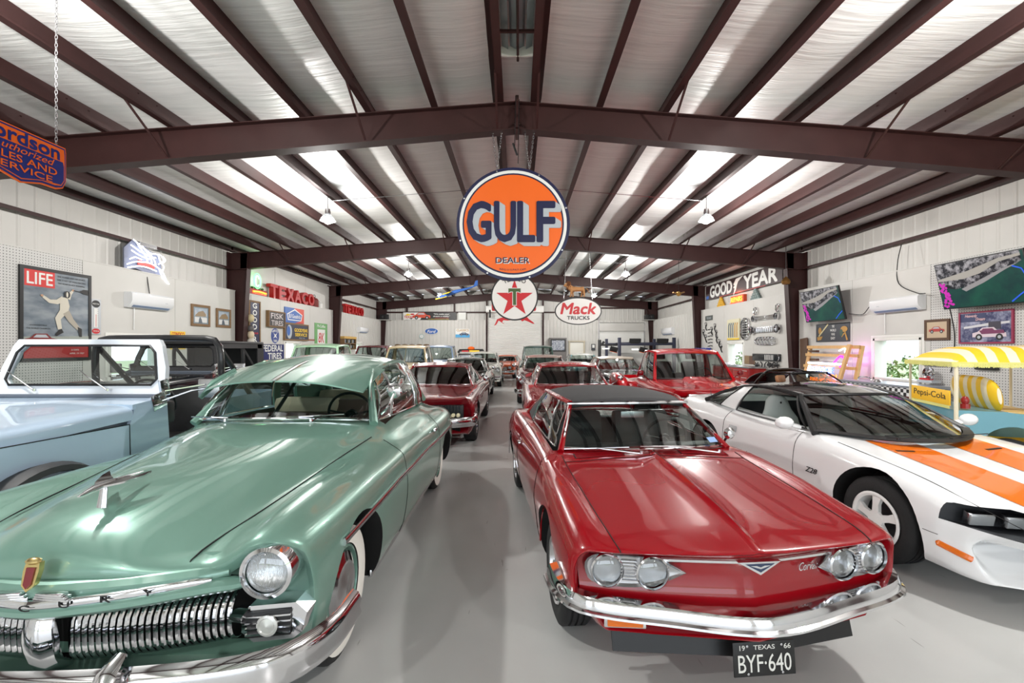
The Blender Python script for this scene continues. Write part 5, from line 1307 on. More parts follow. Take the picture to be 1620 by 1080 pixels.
# ================================================================= cars and trucks behind
DKINT = mat('dark_interior',(34,32,32),.8)
def gbody(t, pm, P):
    g = P.get; L_, W, zb = P['L'], P['W'], g('zb',.24); cy, cz, bz = P['cowl_y'], P['cowl_z'], P['belt_z']
    nz, hz = P['nose_z'], P['hood_z']; h0, h1 = g('h0',.5), g('h1',.62); vd = g('vd',.0); f0, f1 = P['fend_z'], g('fend_z1', P['belt_z']-.04)
    dz, tz = P['deck_z'], g('tail_z', P['deck_z']-.12); rd = g('round',.10); ry = P['rear_y']; fx = g('fx', W-.14)
    def sec(y, top, hw, cr, val, cx, czz, w, lo=zb, k=1.0, dy=None):
        dy = dy or [0]*10
        q = [(0,top),(hw*.55,top-cr*.3),(hw,top-cr),((hw+cx)/2,val),(cx,czz),(w-.035,czz-rd*1.1),(w,.60*k+.04),(w-.03,lo+.12),(w-.09,lo),(0,lo)]
        return [(a, y+dy[i], b) for i,(a,b) in enumerate(q)]
    V = [0,.01,.04,.08,.10,.16,.18,.16,.12,0] if g('vee',1) else None
    S = [sec(.05,nz-.10,h0,.01,nz-.12-vd,fx,f0-.08,W-.12,zb+.12,.9,V),
         sec(.0,nz,h0,.01,nz-.02-vd,fx,f0,W-.05,zb+.04,1,V),
         sec(.22,nz+(hz-nz)*.5,h0,.02,min(nz,f0)-vd+.02,fx,f0+.02,W-.01,zb,1,V),
         sec(cy*.5,hz,(h0+h1)/2,.025,(hz+f0)/2-.02-vd,fx,f0*.6+f1*.4+.01,W),
         sec(cy,cz,h1,.03,(cz+f1)/2-.01,fx,f1,W),
         sec(cy+.35,bz,h1+.03,.0,bz-.005,W-.12,f1+.01,W),
         sec((cy+ry)/2+.2,bz,h1+.05,.0,bz-.005,W-.12,f1+.01,W),
         sec(ry,dz+.01 if not g('bed') else bz,h1,.01,dz-.01,W-.13,max(dz-.04,f1-.02),W),
         sec((ry+L_)/2,dz,h1-.05,.01,dz-.02,W-.14,dz-.03,W-.01),
         sec(L_-.12,tz+.02,h1-.1,.01,tz,W-.16,tz,W-.05,zb+.05),
         sec(L_,tz-.12,h1-.14,.01,tz-.13,W-.2,tz-.13,W-.12,zb+.15)]
    Sf = Surf(S); body = Sf.solid(3,2).build('body', pm, t)
    ax = g('axles',(.85,L_-1.05)); wr = g('wr',.33)
    cut(body, arch_cut(body,[(ax[0],wr*.98,wr+.075),(ax[1],wr*.98,wr+.07)],0,W-.34), WELL)
    cut(body, cabin_cut(cy+.12,ry-.08,.48,h1,h1-.02,1.6,.0), P.get('int',DKINT))
    if g('bed'): cut(body, cabin_cut(ry+.35,L_-.1,.55,W-.22,W-.22,1.6,.0), pm)
    for s in (-1,1):
        for yy in ax: wheel(t, s*(W-.14), yy, wr, g('ww',.2), g('rim','rally'), white=g('white',0), detail=False, rr=wr*.6)
    return Sf, body
def gfront(t, P, kind):
    g = P.get; W = P['W']; nz = P['nose_z']
    gm = g('grille_m', BLACK); gz0, gz1, gw = g('gz0',.50), g('gz1',nz-.10), g('gw',.55)
    fr = MB().box((0,.05,(gz0+gz1)/2),(gw*2,.10,gz1-gz0),bev=.02).build('grille', gm, t)
    n = g('gbars',4); vert = g('gvert',False)
    for k in range(n):
        if vert: MB().box((-gw+.04+(2*gw-.08)*(k+.5)/n,-.008,(gz0+gz1)/2),(.016,.02,(gz1-gz0)*.92)).build('grille_bar', g('bar_m',CHROME), fr, smooth=0)
        else: MB().box((0,-.008,gz0+(gz1-gz0)*(k+.5)/n),(2*gw*.97,.02,.016)).build('grille_bar', g('bar_m',CHROME), fr, smooth=0)
    for (x,z,r) in P['lamps']:
        for s in (-1,1): headlamp(t,(s*x,g('lampy',.03)+.04*x,z),r,.06,(s*.04,-1,0),ringw=.014)
    bzz, bh = g('bump_z',.42), g('bump_h',.07)
    Pn = np.array(bez([(-W-.01,.45,bzz+.02),(-W+.03,.12,bzz+.01),(-W*.5,-.05,bzz),(0,-.09,bzz),(W*.5,-.05,bzz),(W-.03,.12,bzz+.01),(W+.01,.45,bzz+.02)],24))
    MB().tube([tuple(p) for p in Pn], bh, 8, sq=(.45,1.0)).build('front_bumper', g('bump_m',CHROME), t)
    MB().box((0,.22,(P.get('zb',.24)+bzz)/2+.03),(W*1.5,.2,.16)).build('lower_apron', WELL, t)
def gcar(name, label, loc, deg, pm, P, roofmat=None, seats=None, gm=None):
    t = thing(name, label, P.get('cat','car'), (loc[0],loc[1],0), math.radians(deg))
    g = P.get; S, body = gbody(t, pm, P); gfront(t, P, None)
    cy, cz, bz, rz = P['cowl_y'], P['cowl_z'], P['belt_z'], P['roof_z']; h1 = g('h1',.62); W = P['W']; ry = P['rear_y']
    wt = g('wt_y', cy+.55); rw = g('roof_w',.52); rr = g('rr_y', ry-.55); bw = g('base_w', h1+.07)
    WS = (bw, cy-.06, cz, cy+.12, cz-.01, rw, wt-.06, rz-.05, wt+.05, rz-.065)
    RAIL = [(rw+.01,wt+.05,rz-.065),(rw+.05,wt+.3,rz-.035),(rw+.055,(wt+rr)/2,rz-.03),(rw+.04,rr-.12,rz-.045),(rw,rr,rz-.08)]
    BELT = [(bw+.02,cy+.15,bz),(bw+.05,cy+.6,bz),(bw+.05,(cy+ry)/2,bz),(bw+.04,ry-.35,bz),(bw,ry,bz)]
    segs = g('segs',[(0,.16,'glass'),(.17,.62,'glass'),(.62,.68,'pillar'),(.68,1,'panel')])
    greenhouse(t, pm, WS, RAIL, BELT, (rr+.06,rz-.085,ry+.05,bz+.0), segs, gm=gm or GLASS, trim=g('trim',CHROME), crown=(.04,.06,.04), tr=.012, roofmat=roofmat, pil=g('pil',.022), side_bulge=.02, rooft=.035, rear_glass=True, fr_edge=g('fr_edge',.02), crownp=g('crownp',2.6))
    sm = seats or DKINT
    m = MB(); m.box((0,cy+1.0,.60),(h1*1.85,.5,.22),bev=.06); m.box((0,cy+1.3,.92),(h1*1.85,.15,g('seat_h',.5)),rot=(-.15,0,0),bev=.06); m.build('front_seat', sm, t)
    m = MB(); m.box((0,cy+.22,cz-.08),(h1*2,.18,.14),bev=.04); m.build('dashboard', g('dash_m',BLACK), t); steering_wheel(t,(.35,cy+.55,bz+.03),.19,.9,BLACK)
    for s in ((-1,1) if g('mirrors') else ()):
        m = MB(); m.ball((s*(W+.06),cy+.3,bz+.12),.075,10,(.9,.5,.8)); m.tube([(s*(W-.12),cy+.34,bz-.02),(s*(W+.04),cy+.3,bz+.09)],.01,6); m.build('door_mirror', g('mir_m',CHROME), t)
    for s in (-1,1):
        vy = S.find_u(g('axles',(.85,0))[0]+.6,6); ve = S.find_u(P['L']*.9,6)
        MB().tube(S.uv_line((vy,g('trim_v',5.2)),(ve,g('trim_v',5.2)),14,.004,s),.010,5,sq=(.5,1.2)).build('side_trim', CHROME, t)
    return t, S
def headers(): pass
DRED = mat('dark_red_paint',(118,10,22),.25,coat=1.0)
gcar('fastback_car','dark red fastback with full width dark grille behind the green coupe',(-1.66,7.45),0,DRED,dict(L=5.1,W=.95,cowl_y=1.75,cowl_z=.965,belt_z=.95,nose_z=.86,hood_z=.92,fend_z=.87,fend_z1=.93,deck_z=.95,rear_y=4.3,roof_z=1.36,h0=.60,h1=.66,roof_w=.57,axles=(.95,3.95),wr=.335,ww=.24,gz0=.55,gz1=.76,gw=.78,gbars=30,gvert=True,bar_m=mat('bar_grey',(58,60,66),.3,.8),lamps=[],bump_z=.47,bump_h=.085,rr_y=3.0,segs=[(0,.18,'glass'),(.19,.6,'glass'),(.6,1,'panel')],mirrors=True), gm=TGLASS)
_t = bpy.data.objects['fastback_car']
for x in (.62,.70): MB().lathe([(0,-.03),(.03,-.025),(.035,0),(.035,.02)],(x,-.03,.60),'y',14).build('driving_lamp', mat('warm_lamp',(225,215,180),.3,coat=1), _t)
gcar('hardtop_car','bright red hardtop with chrome quad lamps directly behind the red convertible',(1.10,7.35),0,RED,dict(L=5.3,W=1.0,cowl_y=1.85,cowl_z=.97,belt_z=.955,nose_z=.80,hood_z=.91,fend_z=.83,fend_z1=.93,deck_z=.93,rear_y=4.1,roof_z=1.37,h0=.56,h1=.66,roof_w=.58,axles=(.9,3.95),wr=.34,gz0=.52,gz1=.66,gw=.46,gbars=5,lamps=[(.60,.62,.075),(.80,.63,.075)],bump_z=.43,segs=[(0,.16,'glass'),(.17,.75,'glass'),(.75,1,'panel')],rr_y=3.35,mirrors=True))
DGREEN = mat('dark_green_paint',(34,44,38),.22,.2,coat=1.0)
gcar('muscle_car','dark green black-looking coupe behind the dark red fastback',(-1.75,13.05),0,DGREEN,dict(L=4.75,W=.92,cowl_y=1.6,cowl_z=.96,belt_z=.94,nose_z=.80,hood_z=.90,fend_z=.84,deck_z=.93,rear_y=4.0,roof_z=1.35,h0=.56,h1=.64,roof_w=.55,axles=(.88,3.6),wr=.33,gz0=.5,gz1=.68,gw=.5,gbars=6,lamps=[(.66,.63,.075)],mirrors=True), gm=TGLASS)
CRW = mat('cream_white_paint',(222,222,214),.25,coat=1.0)
gcar('white_sedan','white rounded fifties car with chrome front, fourth along the left row',(-1.58,19.2),0,CRW,dict(L=4.9,W=.94,cowl_y=1.7,cowl_z=1.03,belt_z=1.0,nose_z=.88,hood_z=.98,fend_z=.93,deck_z=.98,rear_y=3.9,roof_z=1.50,h0=.5,h1=.62,roof_w=.54,vd=.04,axles=(.9,3.8),wr=.34,white=.30,rim='cap',gz0=.5,gz1=.74,gw=.5,gbars=3,lamps=[(.74,.78,.085)],bump_z=.45,mirrors=True))
ORG = mat('salmon_orange_paint',(206,92,52),.28,coat=1.0)
gcar('orange_coupe','orange coupe parked farthest along the aisle by the roll-up door',(-1.02,24.75),-10,ORG,dict(L=4.3,W=.88,cowl_y=1.5,cowl_z=.94,belt_z=.93,nose_z=.78,hood_z=.88,fend_z=.86,deck_z=.92,rear_y=3.5,roof_z=1.28,h0=.5,h1=.6,axles=(.85,3.3),gz0=.5,gz1=.66,gw=.5,lamps=[(.62,.62,.075)]))
MAR = mat('old_maroon_paint',(86,26,30),.25,coat=1.0)
gcar('maroon_sedan','maroon car with a pale roof between the red hardtop and green truck',(.92,13.2),0,MAR,dict(L=5.0,W=.96,cowl_y=1.7,cowl_z=1.02,belt_z=1.0,nose_z=.86,hood_z=.98,fend_z=.92,deck_z=.96,rear_y=3.9,roof_z=1.44,h0=.5,h1=.62,roof_w=.56,vd=.03,axles=(.9,3.85),wr=.34,white=.3,rim='cap',gz0=.5,gz1=.72,gw=.5,lamps=[(.76,.76,.09)],mirrors=True), roofmat=mat('pinkish_roof',(176,150,140),.3,coat=.8))
TGREEN = mat('truck_green_paint',(38,72,62),.3,coat=.8)
TR = dict(cat='truck',L=4.8,W=.95,cowl_y=1.45,cowl_z=1.22,belt_z=1.17,nose_z=1.02,hood_z=1.18,fend_z=.95,fend_z1=1.02,deck_z=1.05,tail_z=1.05,rear_y=2.75,roof_z=1.79,h0=.42,h1=.58,roof_w=.60,base_w=.70,rr_y=2.62,wt_y=1.72,vd=.10,axles=(.85,3.75),wr=.36,ww=.2,rim='cap',bed=True,gz0=.55,gz1=.92,gw=.42,gbars=5,lamps=[(.70,.88,.09)],bump_z=.48,bump_m=CHROME,seat_h=.42,segs=[(0,.30,'glass'),(.30,.86,'glass'),(.86,1,'panel')],trim=BLACK,pil=.035,fr_edge=.04,crownp=3.5)
gcar('green_truck','dark green vintage pickup truck at the far end of the aisle',(.98,19.4),0,TGREEN,dict(TR))
MINT = mat('mint_paint',(168,206,172),.3,coat=.8)
gcar('mint_truck','mint green vintage pickup truck by the left wall with white trimmed cab',(-5.8,11.4),0,MINT,dict(TR,roof_z=1.80))
TAN = mat('tan_paint',(206,186,150),.32,coat=.8)
tt_, _ = gcar('tan_truck','tan vintage pickup truck with split windshield in the left rows',(-3.80,13.95),0,TAN,dict(TR,roof_z=1.77,fend_z=1.0)); MB().tube([(0,1.38,1.20),(0,1.68,1.73)],.014,6).build('windshield_divider', TAN, tt_)
gcar('maroon_panel_car','dark maroon tall vintage sedan against the left wall beyond the mint truck',(-6.05,17.3),0,MAR,dict(TR,cat='car',bed=False,rear_y=3.9,rr_y=3.3,roof_z=1.80,deck_z=1.1,tail_z=1.0,segs=[(0,.2,'glass'),(.2,.5,'glass'),(.52,.8,'glass'),(.8,1,'panel')]))
BGREY = mat('blue_grey_paint',(134,152,178),.3,.2,coat=.8)
gcar('blue_truck','blue grey vintage truck behind the tan truck near the far wall',(-3.62,18.9),0,BGREY,dict(TR,roof_z=1.80,base_w=.74,roof_w=.64,cowl_z=1.2,mirrors=True))
TRED = mat('truck_red_paint',(168,10,22),.22,coat=1.0)
th, Sh = gcar('red_pickup','glossy red stepside pickup with raised hood scoop and black window surrounds',(3.62,7.85),0,TRED,dict(TR,L=4.9,W=.98,cowl_y=1.35,cowl_z=1.08,belt_z=1.06,nose_z=.97,hood_z=1.03,fend_z=.96,fend_z1=1.03,h0=.60,h1=.72,deck_z=.95,tail_z=.95,roof_z=1.66,roof_w=.66,base_w=.80,rear_y=2.75,wt_y=1.85,vd=.0,gz0=.62,gz1=.90,gw=.66,gbars=3,lamps=[],zb=.30,bump_z=.5,mirrors=True,mir_m=DRED,rim='rally',trim=BLACK,pil=.03,grille_m=DCHROME))
G = [[(x,y,z) for x,z in ((-.34,.985+.0),(-.30,1.075),(.30,1.075),(.34,.985))] for y,z in ((.35,0),(1.0,0),)]
m = MB(); v = [(-.30,.15,.985),(.30,.15,.985),(.34,1.25,1.05),(-.34,1.25,1.05),(-.20,.42,1.045),(.20,.42,1.045),(.27,1.22,1.125),(-.27,1.22,1.125)]
m.add(v,[(3,2,1,0),(4,5,6,7),(0,1,5,4),(1,2,6,5),(2,3,7,6),(3,0,4,7)]); m.build('hood_scoop', TRED, th, smooth=60)
for s in (-1,1):
    hb_ = MB().box((s*.72,.02,.76),(.2,.04,.16),bev=.01).build('lamp_bezel', CHROME, th); MB().box((s*.72,-.005,.76),(.16,.02,.12),bev=.01).build('headlamp', REFL, hb_)
    m = MB(); P = bez([(s*.98,2.98,.50),(s*1.06,3.15,.86),(s*1.08,3.5,.98),(s*1.06,3.95,.90),(s*.98,4.25,.5)],16); 
    MB().tube(P,[.05]+[.17]*15+[.05],10,sq=(1,.55)).build('rear_fender', TRED, th)
    seat(th,(s*.36,1.95,.62),.5,.62,DKINT,True,name='bucket_seat')
BLK = mat('black_car_paint',(16,16,18),.2,coat=1.0)
REDI = mat('red_interior',(160,40,36),.7)
gcar('black_sedan','black car with a bright red interior behind the red pickup',(3.42,13.35),0,BLK,dict(L=5.1,W=.96,cowl_y=1.75,cowl_z=.98,belt_z=.96,nose_z=.82,hood_z=.92,fend_z=.88,deck_z=.94,rear_y=4.1,roof_z=1.38,h0=.55,h1=.65,roof_w=.57,axles=(.9,3.9),gz0=.5,gz1=.68,gw=.6,gbars=4,lamps=[(.72,.66,.08)],int=REDI,mirrors=True), roofmat=mat('tan_roof',(150,136,118),.4), seats=REDI)
TEAL = mat('teal_paint',(96,170,176),.3,coat=.8)
gcar('teal_sedan','pale teal car with white roof beyond the black sedan, second from the lifts',(3.1,19.2),0,TEAL,dict(L=4.9,W=.94,cowl_y=1.7,cowl_z=1.0,belt_z=.98,nose_z=.85,hood_z=.95,fend_z=.92,deck_z=.96,rear_y=4.0,roof_z=1.42,axles=(.9,3.8),gz0=.5,gz1=.7,gw=.5,lamps=[(.72,.72,.08)]), roofmat=CRW)
# open topped sports car beside the right wall
tg = thing('open_top_car','low dark red sports car with its roof panel off and tan seats near the pallet','car',(7.15,8.0,0),math.radians(20))
Pt = dict(L=4.3,W=.90,cowl_y=1.65,cowl_z=.84,belt_z=.84,nose_z=.60,hood_z=.76,fend_z=.70,fend_z1=.82,deck_z=.84,tail_z=.80,rear_y=3.2,zb=.18,h0=.5,h1=.62,axles=(.9,3.35),wr=.32,int=mat('tan_interior',(150,112,84),.8),rim='spoke5')
gbody(tg, mat('wine_paint',(86,24,30),.22,coat=1.0), Pt); gfront(tg, dict(Pt,gz0=.3,gz1=.4,gw=.4,gbars=2,lamps=[],bump_z=.36,bump_m=BLACK), None)
W_ = ruled(symcurve(.74,1.5,.84,1.85,.85), symcurve(.54,2.02,1.16,2.15,1.14), 5, (0,-.02,.015)); pane(tg, W_, TGLASS, BLACK, .024, 'windshield')
MB().tube(bez([(-.74,2.95,.82),(-.66,2.82,1.02),(-.55,2.75,1.14),(0,2.72,1.19),(.55,2.75,1.14),(.66,2.82,1.02),(.74,2.95,.82)],24),.045,8,sq=(1.4,.7)).build('roof_bar', BLK, tg)
for s in (-1,1): MB().tube([(s*.55,2.12,1.15),(s*.56,2.75,1.15)],.02,8).build('roof_rail', BLK, tg)
G = ruled(symcurve(.54,2.78,1.17,2.82,1.13), symcurve(.62,3.45,.86,3.3,.86), 5, (0,.02,.06)); pane(tg, G, DGLASS, BLACK, .014, 'rear_window')
TANS = mat('tan_seat',(168,122,88),.6)
for x in (-.33,.33): seat(tg,(x,1.95,.30),.48,.42,TANS,True)
m = MB(); m.box((0,1.86,.80),(1.3,.18,.12),bev=.04); m.build('dashboard', BLACK, tg); steering_wheel(tg,(.33,2.05,.82),.18,.9,BLACK)
# black jeep behind the light blue one
DJ = mat('dark_off_road_paint',(24,26,32),.18,coat=1.0)
jeep(thing('black_off_roader','black off-roader with soft top and glossy hood behind the light blue one','off-roader',(-5.92,6.3,0)), DJ, top=mat('black_canvas',(26,26,28),.5,bump=.2,bscale=120))
# ================================================================= signs, pictures and gear
def flat(n, rgb, **k): return mat('print_'+n, rgb, .45, **k)
NAVY = flat('navy',(12,16,62)); SWHITE = flat('white',(228,228,224)); SORANGE = flat('orange',(234,100,10)); SRED = flat('red',(196,22,34)); SBLK = flat('black',(20,20,22))
SGREY = flat('grey',(176,182,188)); SYEL = flat('yellow',(238,200,40)); SGREEN = flat('green',(66,92,44)); SBLUE = flat('blue',(40,92,170)); WOOD = mat('old_wood',(128,98,66),.7,noise=.15,nscale=4,stretch=(1,1,8)); 
def disc(O, r, y, m, name, parent, rx=1.0, n=64, th=.004):
    b = MB(); b.prism([(r*rx*math.cos(2*PI*k/n), r*math.sin(2*PI*k/n)) for k in range(n)], (O[0],O[1]+y,O[2]), (1,0,0),(0,0,1),(0,-th,0)); return b.build(name, m, parent, fix=True)
def extrude_txt(name, s, m, parent, O, U, W, fit, dirv, steps, m2, offset=.03, **k):
    for i in range(steps, 0, -1):
        text(name+'_shade', s, m2, parent, tuple(np.array(O)+np.array(dirv)*i/steps+np.array((0,.0015+.0004*i,0))), U, W, fit, .0005, offset=offset, **k)
    text(name, s, m, parent, O, U, W, fit, .002, offset=offset, **k)
U0, W0 = (1,0,0), (0,0,1)
# round orange sign hung from the first rafter
t = thing('round_sign','large round orange enamel sign with navy block letters over DEALER, hung from the first rafter','sign',(-.057,6.72,3.52))
disc((0,0,0),.835,.02,NAVY,'sign_disc',t,th=.04); disc((0,0,0),.79,-.022,SWHITE,'white_ring',t); disc((0,0,0),.745,-.026,NAVY,'navy_ring',t); disc((0,0,0),.722,-.030,SORANGE,'orange_field',t)
for i,(ch,x,w_) in enumerate((('G',-.50,.34),('U',-.12,.30),('L',.19,.24),('F',.48,.25))):
    extrude_txt('letter',ch,NAVY,t,(x,-.048,.03-.00*i),U0,W0,(w_,.60),(.085,0,-.055),9,SGREY,offset=.045)
extrude_txt('small_lettering','DEALER',NAVY,t,(-.01,-.044,-.535),U0,W0,(.50,.085),(.012,0,-.010),2,SWHITE,offset=.03)
text('fine_print','REG.U.S.PAT.OFF.',NAVY,t,(0,-.036,-.675),U0,W0,(.40,.026),.001,arc=-1.6)
m = MB()
for a in np.linspace(0,2*PI,9)[:-1]: MB().lathe([(.014,0),(.014,-.006),(0,-.008)],(.812*math.cos(a+.3),-.022,.812*math.sin(a+.3)),'y',8).build('grommet', DCHROME, t)
for x in (-.24,.24):
    for dx in (-.07,.07): chain((x,-.0,.80),(x+dx,.05,1.40+.0), parent=t, name='chain')
# red star sign behind
t = thing('star_sign','round white enamel sign with a red star and green T, below the orange sign','sign',(-.08,14.3,3.30))
disc((0,0,0),.745,.02,SBLK,'sign_disc',t,th=.04); disc((0,0,0),.70,-.022,SWHITE,'white_field',t)
P = []
for k in range(10): 
    a = PI/2+PI*k/5; r_ = .60 if k%2==0 else .60*.382; P.append((r_*math.cos(a),r_*math.sin(a)-.06))
MB().prism(P,(0,-.027,0),U0,W0,(0,-.003,0)).build('star', SRED, t, fix=True, smooth=0)
for (dd,mm,g_) in ((-.033,SWHITE,.018),(-.037,SGREEN,0)):
    P = [(-.19-g_,.26+g_),(.19+g_,.26+g_),(.19+g_,.12-g_),(.13-g_,.16-g_),(.05+g_,.16-g_),(.05+g_,-.26-g_),(-.05-g_,-.26-g_),(-.05-g_,.16-g_),(-.13+g_,.16-g_),(-.19-g_,.12-g_)]
    MB().prism(P,(0,dd,0),U0,W0,(0,-.003,0)).build('letter', mm, t, fix=True, smooth=0)
text('lettering','TEXACO',SBLK,t,(0,-.03,.56),U0,W0,(.74,.13),.002,offset=.03,arc=.62)
for x in (-.3,.3): chain((x,0,.66),(x,.05,1.55), parent=t)
# oval sign
t = thing('oval_sign','oval white enamel sign with red script over TRUCKS below the lion figure','sign',(1.92,14.3,2.85))
disc((0,0,0),.43,.02,SBLK,'sign_disc',t,rx=1.72,th=.04); disc((0,0,0),.40,-.022,SWHITE,'white_field',t,rx=1.76)
text('script_lettering','Mack',SRED,t,(0,-.03,.08),U0,W0,(1.14,.36),.003,offset=.06,shear=.2); text('lettering','TRUCKS',SBLK,t,(0,-.03,-.21),U0,W0,(.72,.12),.003,offset=.05)
for x in (-.45,.45): chain((x,0,.36),(x*.8,.06,rz_bot(1.92+x*.8)-2.85+.02), parent=t)
def remesh(o, vox):
    md = o.modifiers.new('r','REMESH'); md.mode='VOXEL'; md.voxel_size=vox; md2 = o.modifiers.new('s','SMOOTH'); md2.iterations=3
    dg = bpy.context.evaluated_depsgraph_get(); nm = bpy.data.meshes.new_from_object(o.evaluated_get(dg)); o.modifiers.clear(); mt = o.data.materials[0]; o.data = nm
    if not nm.materials: nm.materials.append(mt)
    nm.polygons.foreach_set('use_smooth',[True]*len(nm.polygons)); return o
t = thing('lion_figure','small tan lion figure standing on top of the oval sign','figure',(1.86,14.3,3.292))
m = MB(); m.tube([(-.18,0,.24),(-.05,0,.25),(.10,0,.245),(.24,0,.25)],[.10,.085,.075,.085],12); m.tube([(-.16,0,.27),(-.24,0,.33),(-.27,0,.37)],[.09,.085,.07],12)
m.ball((-.30,0,.385),.07,12,(1.1,.85,1)); m.ball((-.365,0,.36),.038,10,(1.1,.8,.8)); m.ball((-.29,-.045,.44),.02,8); m.ball((-.29,.045,.44),.02,8)
for x,y,dx in ((-.15,-.05,-.03),(-.13,.05,.04),(.22,-.05,.03),(.2,.05,-.03)): m.tube([(x,y,.23),(x+dx*.6,y,.12),(x+dx,y,.015)],[.05,.03,.022],8); m.ball((x+dx-.02,y,.015),.028,8,(1.4,1,.6))
m.tube([(.30,0,.27),(.36,0,.24),(.38,0,.16),(.42,0,.13)],[.018,.014,.012,.02],6)
remesh(m.build('lion_body', mat('lion_tan',(182,132,84),.8), t), .012)
m = MB(); rnd = random.Random(5)
for k in range(150):
    a = rnd.uniform(0,2*PI); q = rnd.uniform(.06,.115); c = (-.235+rnd.uniform(-.05,.05), q*math.cos(a)*.85, .36+q*math.sin(a)); m.ball(c,.022,6,(1,.8,1.3))
m.build('mane', mat('mane_brown',(110,66,36),.9), t)
MB().box((0,0,-.004),(.5,.12,.016)).build('plinth', SBLK, t)
# winged horse sign behind the star sign
t = thing('winged_horse_sign','red flying horse cut-out sign hanging in front of the roll-up door','sign',(-.15,21.6,2.93))
horse = [(-.95,-.18),(-.90,-.12),(-.80,.12),(-.60,.20),(-.42,.22),(-.38,.42),(-.30,.62),(-.36,.86),(-.28,1.0),(-.14,.98),(.0,.70),(.05,.48),(.20,.42),(.46,.40),(.62,.42),(.78,.52),(.86,.48),(.70,.34),(.62,.24),(.70,.14),(.92,-.02),(.98,-.10),(.88,-.08),(.66,.02),(.50,.08),(.40,.02),(.30,.10),(.10,.14),(-.12,.08),(-.30,.06),(-.50,.08),(-.56,-.02),(-.44,-.10),(-.52,-.08),(-.66,.02),(-.72,.06),(-.84,-.14)]
MB().prism(horse,(0,0,0),U0,W0,(0,-.03,0)).build('horse_body', SRED, t, fix=True, smooth=0)
for k in range(5):
    P = [(-.18+.10*k,.42),(.0+.10*k,.42),(.42+.10*k,.78+.07*k),(.36+.10*k,.86+.07*k),(.0+.08*k,.62)]
    MB().prism(P,(0,-.032-.002*k,0),U0,W0,(0,-.006,0)).build('wing_feather', SRED if k%2 else flat('red_dark',(170,18,30)), t, fix=True, smooth=0)
for s in (-1,1): MB().prism([(s*.55,.52),(s*1.02,.52),(s*1.05,.58),(s*1.05,.90),(s*.55,.90)],(0,.0,0),U0,W0,(0,-.03,0)).build('red_panel', SRED, t, fix=True, smooth=0)
for x in (-.3,.4): MB().tube([(x,-.01,.5),(x,.38,2.02)],.006,5).build('hanging_wire', BLACK, t)
# shield sign hung parallel to the left wall, over the jeep
t = thing('shield_sign','orange and blue enamel shield sign reading SALES AND SERVICE on a chain at left','sign',(-3.98,3.64,3.28)); t.scale = (1,.56,1)
UL, WL_ = (0,1,0), (0,0,1)
def shield(g):
    P = [(-.64+g,.17-g*.8),(.64-g,.17-g*.8),(.65-g,.13-g),(.65-g,-.12),(.60-g,-.19+g*.6),(.5-g,-.215+g),(.28,-.215+g),(0,-.26+g),(-.28,-.215+g),(-.5+g,-.215+g),(-.60+g,-.19+g*.6),(-.65+g,-.12),(-.65+g,.13-g)]
    return P
for g_, x_, m_ in ((0,0,SORANGE),(.012,.012,NAVY),(.030,.014,SORANGE)): MB().prism(shield(g_),(x_,0,0),UL,WL_,(.002 if x_ else .012,0,0)).build('sign_plate', m_ if m_ is not NAVY else flat('sign_blue',(14,32,112)), t, fix=True, smooth=0)
SB2 = MATS['print_sign_blue']
P = [(-.59,.035),(.59,.035),(.605,.0),(.605,-.12),(.56,-.165),(.28,-.18),(0,-.222),(-.28,-.18),(-.56,-.165),(-.605,-.12),(-.605,0)]
MB().prism(P,(.0165,0,0),UL,WL_,(.002,0,0)).build('blue_field', SB2, t, fix=True, smooth=0)
text('lettering','Fordson',SB2,t,(.018,.02,.098),UL,WL_,(1.08,.115),.002,offset=.09); text('script_lettering','Authorized',SORANGE,t,(.020,.03,-.0),UL,WL_,(.86,.055),.002,shear=.3,offset=.01)
text('lettering','SALES AND',SORANGE,t,(.020,0,-.075),UL,WL_,(1.0,.058),.002,offset=.03); text('lettering','SERVICE',SORANGE,t,(.020,.02,-.148),UL,WL_,(.82,.052),.002,offset=.03)
for y in (-.5,.52): chain((.0,y,.17),(.0,y,1.93), parent=t, r=.011, ln=.045)
